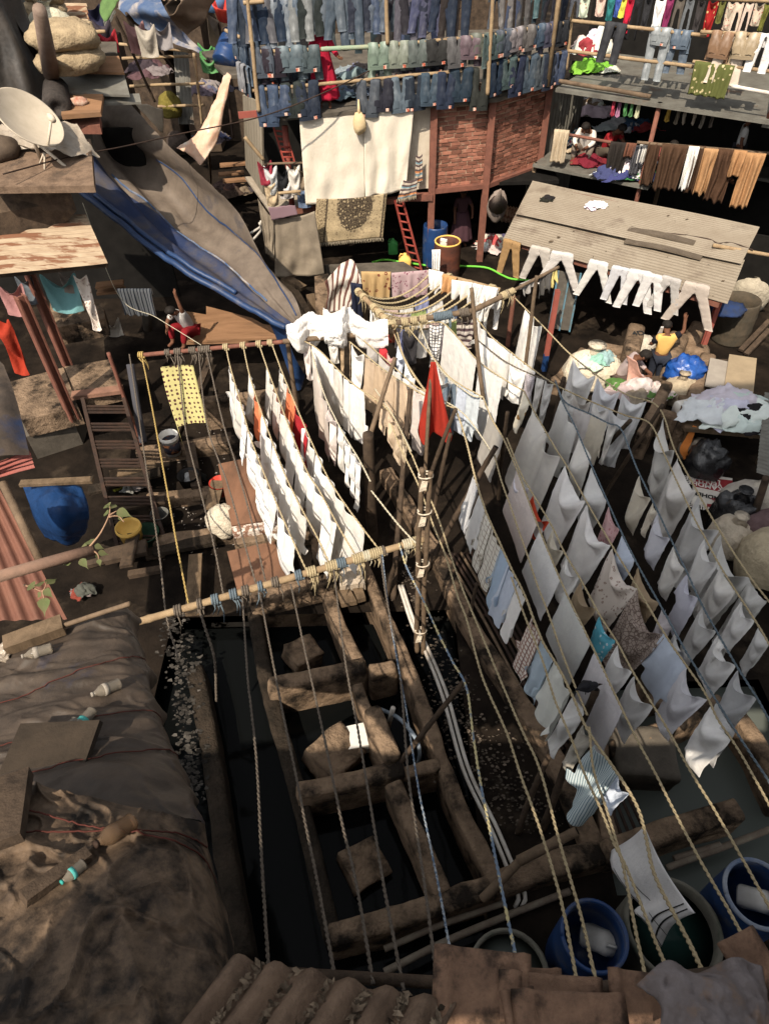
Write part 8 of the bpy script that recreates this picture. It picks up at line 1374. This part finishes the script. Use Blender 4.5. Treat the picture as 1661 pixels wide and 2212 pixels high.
# people
def skinned(name,V,E,rad,m,par,col=None,sub=2,rootv=0):
 me=bpy.data.meshes.new(name);me.from_pydata([tuple(v)for v in V],E,[]);ob=bpy.data.objects.new(name,me);COL.objects.link(ob);me.materials.append(m);sk=ob.modifiers.new('skin','SKIN');sk.use_smooth_shade=True
 if not me.skin_vertices:me.attributes.new if False else None
 bpy.context.view_layer.objects.active=ob
 for i,d in enumerate(me.skin_vertices[0].data):r=rad[i];d.radius=(r,r)if np.isscalar(r)else r;d.use_root=i==rootv
 q=ob.modifiers.new('soft','SUBSURF');q.levels=q.render_levels=sub;ob.parent=par
 if col:ob.color=(*col,1)
 return ob
def person(loc,yaw,H,label,J,wear,hair=True,tilt=(0,0,0)):
 """J: joints that differ from standing, in body heights, facing -y"""
 rt_=root('person',loc,label,'person');rt_.rotation_euler=(tilt[0],tilt[1],yaw);rt_.scale=(H,)*3
 D=dict(pel=(0,0,.53),wai=(0,.005,.62),che=(0,.01,.74),nec=(0,.01,.835),hb=(0,0,.875),hm=(0,-.012,.925),ht=(0,0,.975),sl=(-.10,.01,.8),sr=(.10,.01,.8),el=(-.135,.02,.65),er=(.135,.02,.65),wl=(-.15,-.03,.51),wr=(.15,-.03,.51),pl=(-.15,-.045,.465),pr=(.15,-.045,.465),hl=(-.052,0,.5),hr=(.052,0,.5),kl=(-.058,-.01,.28),kr=(.058,-.01,.28),al=(-.06,.012,.045),ar=(.06,.012,.045),tl=(-.068,-.085,.016),tr=(.068,-.085,.016));D.update(J);D={k:V3(v)for k,v in D.items()}
 RR=dict(pel=(.085,.065),wai=(.075,.058),che=(.092,.065),nec=.03,hb=.046,hm=.056,ht=.04,sl=.04,sr=.04,el=.027,er=.027,wl=.019,wr=.019,pl=.021,pr=.021,hl=.062,hr=.062,kl=.042,kr=.042,al=.025,ar=.025,tl=.02,tr=.02)
 ks=list(D);ix={k:i for i,k in enumerate(ks)};V=[D[k]for k in ks];rad=[RR[k]for k in ks]
 E=[(ix[a],ix[b])for a,b in(('pel','wai'),('wai','che'),('che','nec'),('nec','hb'),('hb','hm'),('hm','ht'),('che','sl'),('che','sr'),('sl','el'),('sr','er'),('el','wl'),('er','wr'),('wl','pl'),('wr','pr'),('pel','hl'),('pel','hr'),('hl','kl'),('hr','kr'),('kl','al'),('kr','ar'),('al','tl'),('ar','tr'))]
 for s,sg in(('l',-1),('r',1)):
  w_,p=D['w'+s],D['p'+s];d=(p-w_)/np.linalg.norm(p-w_);sd=np.cross(d,(0,1,.2));sd/=np.linalg.norm(sd);cu=np.cross(sd,d)*.3
  for k,L in((-1.5,.034),(-.5,.042),(.5,.045),(1.5,.04)):i=len(V);V+=[p+sd*k*.009+d*.018,p+sd*k*.011+(d+cu)*L];rad+=[.0058,.0045];E+=[(ix['p'+s],i),(i,i+1)]
  i=len(V);V+=[lerp(w_,p,.5)+sd*.024,p+sd*.034+d*.004];rad+=[.0068,.005];E+=[(ix['w'+s],i),(i,i+1)]
 skinned('body',V,E,rad,skin_d,rt_)
 hd=D['hm'];fv=D['hm']-D['hb'];up_=fv/np.linalg.norm(fv);fr=np.array((0,-1.,0));fr=fr-up_*(fr@up_);fr=V3(J.get('face',fr));fr/=np.linalg.norm(fr);sd=np.cross(up_,fr)
 if hair:mb=MB();mb.blob(D['hm']+up_*.022-fr*.012,(.064,.07,.058),amp=.08,fq=3,seed=1,flat=.35);o=part('hair',mb,hair_m,rt_,par_o=(0,0,0))
 mb=MB();mb.tube([hd+fr*.052+up_*.012,hd+fr*.072-up_*.008,hd+fr*.056-up_*.012],[.006,.011,.006],6)
 for s in(-1,1):mb.blob(hd+sd*s*.058-fr*.004,(.008,.014,.018),seg=8,ring=6,amp=0,flat=1)
 part('nose_and_ears',mb,skin_d,rt_,par_o=(0,0,0));mb=MB()
 for s in(-1,1):mb.blob(hd+fr*.052+sd*s*.022+up_*.01,(.007,.005,.005),seg=8,ring=6,amp=0,flat=1)
 mb.blob(hd+fr*.05-up_*.03,(.016,.006,.004),seg=8,ring=6,amp=0,flat=1);part('eyes_and_mouth',mb,hair_m,rt_,par_o=(0,0,0))
 def sub_(name,chain,k,m,col):
  vs,es,rs,id_=[],[],[],{}
  for a,b,t in chain:
   for q in((a,0),(b,t)):
    if q[0]not in id_:id_[q[0]]=len(vs);vs.append(D[a]if q[1]==0 else lerp(D[a],D[b],t));r=RR[q[0]];rs.append(tuple(x*k+.006 for x in(r if isinstance(r,tuple)else(r,r))))
   es.append((id_[a],id_[b]))
  return skinned(name,vs,es,rs,m,rt_,col)
 for kind,m,col in wear:
  if kind=='shirt':sub_('shirt',[('pel','wai',1),('wai','che',1),('che','sl',1),('che','sr',1),('sl','el',.75),('sr','er',.75)],1.14,m,col)
  if kind=='sleeves':sub_('sleeve',[('sl','el',.8)],1.3,m,col);sub_('sleeve',[('sr','er',.8)],1.3,m,col)
  if kind=='long_shirt':sub_('shirt',[('pel','wai',1),('wai','che',1),('che','sl',1),('che','sr',1),('sl','el',1),('sr','er',1),('el','wl',.85),('er','wr',.85)],1.16,m,col)
  if kind=='trousers':sub_('trousers',[('pel','hl',1),('pel','hr',1),('hl','kl',1),('hr','kr',1),('kl','al',.85),('kr','ar',.85)],1.16,m,col)
  if kind in('dress','skirt'):
   mb=MB();pr=[(.11,.6 if kind=='skirt' else.72),(.105,.62 if kind=='skirt' else.64),(.125,.53),(.16,.36),(.19,.12)];pr=cr([(r,0,z)for r,z in pr],18);g=np.array([[(r*(1+.1*math.sin(a*9)*(i/17))*math.cos(a),r*(1+.1*math.sin(a*9)*(i/17))*.8*math.sin(a),z)for a in np.linspace(0,2*math.pi,40)]for i,(r,_,z)in enumerate(pr)]);mb.grid(g);part(kind,mb,m,rt_,col=col,par_o=(0,0,0),solid=.01)
 return rt_
RED=(.46,.02,.05)
wl_=F1(A2(738,628),-.1);wl_[2]=5.04
person(wl_,.05,2.05,'person in a long red dress behind the greenish rail, hands resting on it',dict(el=(-.15,-.06,.68),wl=(-.13,-.17,.6),pl=(-.12,-.21,.6),er=(.16,-.06,.68),wr=(.22,-.17,.62),pr=(.24,-.2,.62)),[('long_shirt',cotton,RED),('dress',cotton,RED),('trousers',cotton,(.3,.015,.03))])
YEL=(.72,.44,.14)
person(P(A8(745,1560),.1),3.05,1.9,'person in a yellow and black shirt seen from behind, one arm raised to the washing',dict(el=(-.2,.0,.88),wl=(-.19,-.06,1.02),pl=(-.18,-.07,1.07),er=(.15,-.04,.66),wr=(.12,-.15,.6),pr=(.11,-.19,.58),hb=(.01,-.03,.875),hm=(.012,-.06,.915),ht=(.012,-.06,.965)),[('shirt',cotton,YEL),('sleeves',cotton,(.015,.015,.02)),('trousers',cotton,(.03,.035,.05))])
sit=dict(pel=(0,0,.16),wai=(0,-.03,.25),che=(0,-.09,.36),nec=(0,-.14,.44),hb=(0,-.18,.465),hm=(0,-.215,.49),ht=(0,-.23,.535),sl=(-.1,-.11,.41),sr=(.1,-.11,.41),el=(-.14,-.19,.3),er=(.14,-.19,.3),wl=(-.07,-.29,.26),wr=(.07,-.29,.26),pl=(-.05,-.33,.25),pr=(.05,-.33,.25),hl=(-.06,0,.14),hr=(.06,0,.14),kl=(-.12,-.2,.24),kr=(.12,-.2,.24),al=(-.1,-.24,.04),ar=(.1,-.24,.04),tl=(-.1,-.33,.02),tr=(.1,-.33,.02))
person(P(A8(480,1560),.25),1.15,2.15,'person in a pinkish grey shirt sitting bent over washing',sit,[('long_shirt',cotton,(.46,.37,.36)),('trousers',cotton,(.1,.07,.06))])
g=patch([[P(A8(560,1320),1.4),P(A8(640,1380),1.35)],[P(A8(570,1430),1.0),P(A8(680,1480),1.0)],[P(A8(560,1530),.7),P(A8(735,1545),.7)]],14,18);mb=MB();mb.grid(wrinkle(g,.06,3,2));solo('peach_cloth',mb,cotton,'peach pink cloth the sitting person is handling','cloth',col=(.66,.38,.3),solid=.01)
mb=MB();mb.grid(wrinkle(patch([[P(A8(825,1100),1.9),P(A8(845,1100),1.9)],[P(A8(790,1190),1.4),P(A8(835,1190),1.4)],[P(A8(820,1330),.7),P(A8(890,1320),.7)]],10,16),.04,4));solo('wet_cloth',mb,cotton,'white wet cloth hanging from the raised hand of the person in yellow','cloth',col=WHITE,solid=.01)
a_=GV(A4(250,1110),-.9);a_[2]=Z1;person(a_,-.5,2.2,'person in a white shirt sitting among folded clothes in the workshop',sit,[('long_shirt',cotton,(.7,.66,.6)),('trousers',cotton,(.2,.16,.13))])
a_=GV(A4(400,1120),-1.0);a_[2]=Z1;person(a_,.6,2.2,'person in a red shirt sitting in the dim workshop',sit,[('shirt',cotton,(.3,.02,.025)),('trousers',cotton,(.1,.08,.06))])
a_=GV(A4(1400,1240),-1.3);a_[2]=Z1;person(a_,1.2,1.9,'person in a white shirt standing in the shade of the workshop',{},[('shirt',cotton,(.6,.6,.58)),('trousers',cotton,(.05,.05,.06))])
a_=GV(A4(830,1180),-.8);a_[2]=Z1;person(a_,.3,2.0,'person in a coral shirt bending behind the brown cloths',sit,[('shirt',cotton,(.5,.12,.11)),('trousers',cotton,(.05,.05,.06))])
person(P(A7(465,470),.02),.3,2.0,'person with bare legs standing in the dark under the brick room',dict(er=(.16,-.05,.68),wr=(.12,-.16,.6),pr=(.1,-.2,.58)),[('shirt',cotton,(.09,.045,.05)),('skirt',cotton,(.08,.04,.05))])
person(P(A5(1300,935),1.36),-.6,2.0,'person in the shade under the tarpaulin with one arm raised into the sun',{**sit,'er':(.14,-.17,.55),'wr':(.12,-.18,.72),'pr':(.12,-.18,.77),'el':(-.14,-.22,.3)},[('shirt',cotton,(.5,.48,.46)),('skirt',cotton,(.22,.015,.02))][:1]+[('trousers',cotton,(.22,.015,.02))])
settle([c for c in CL if not c.big],15,17);settle([c for c in CL if c.big],24,26,110,9)
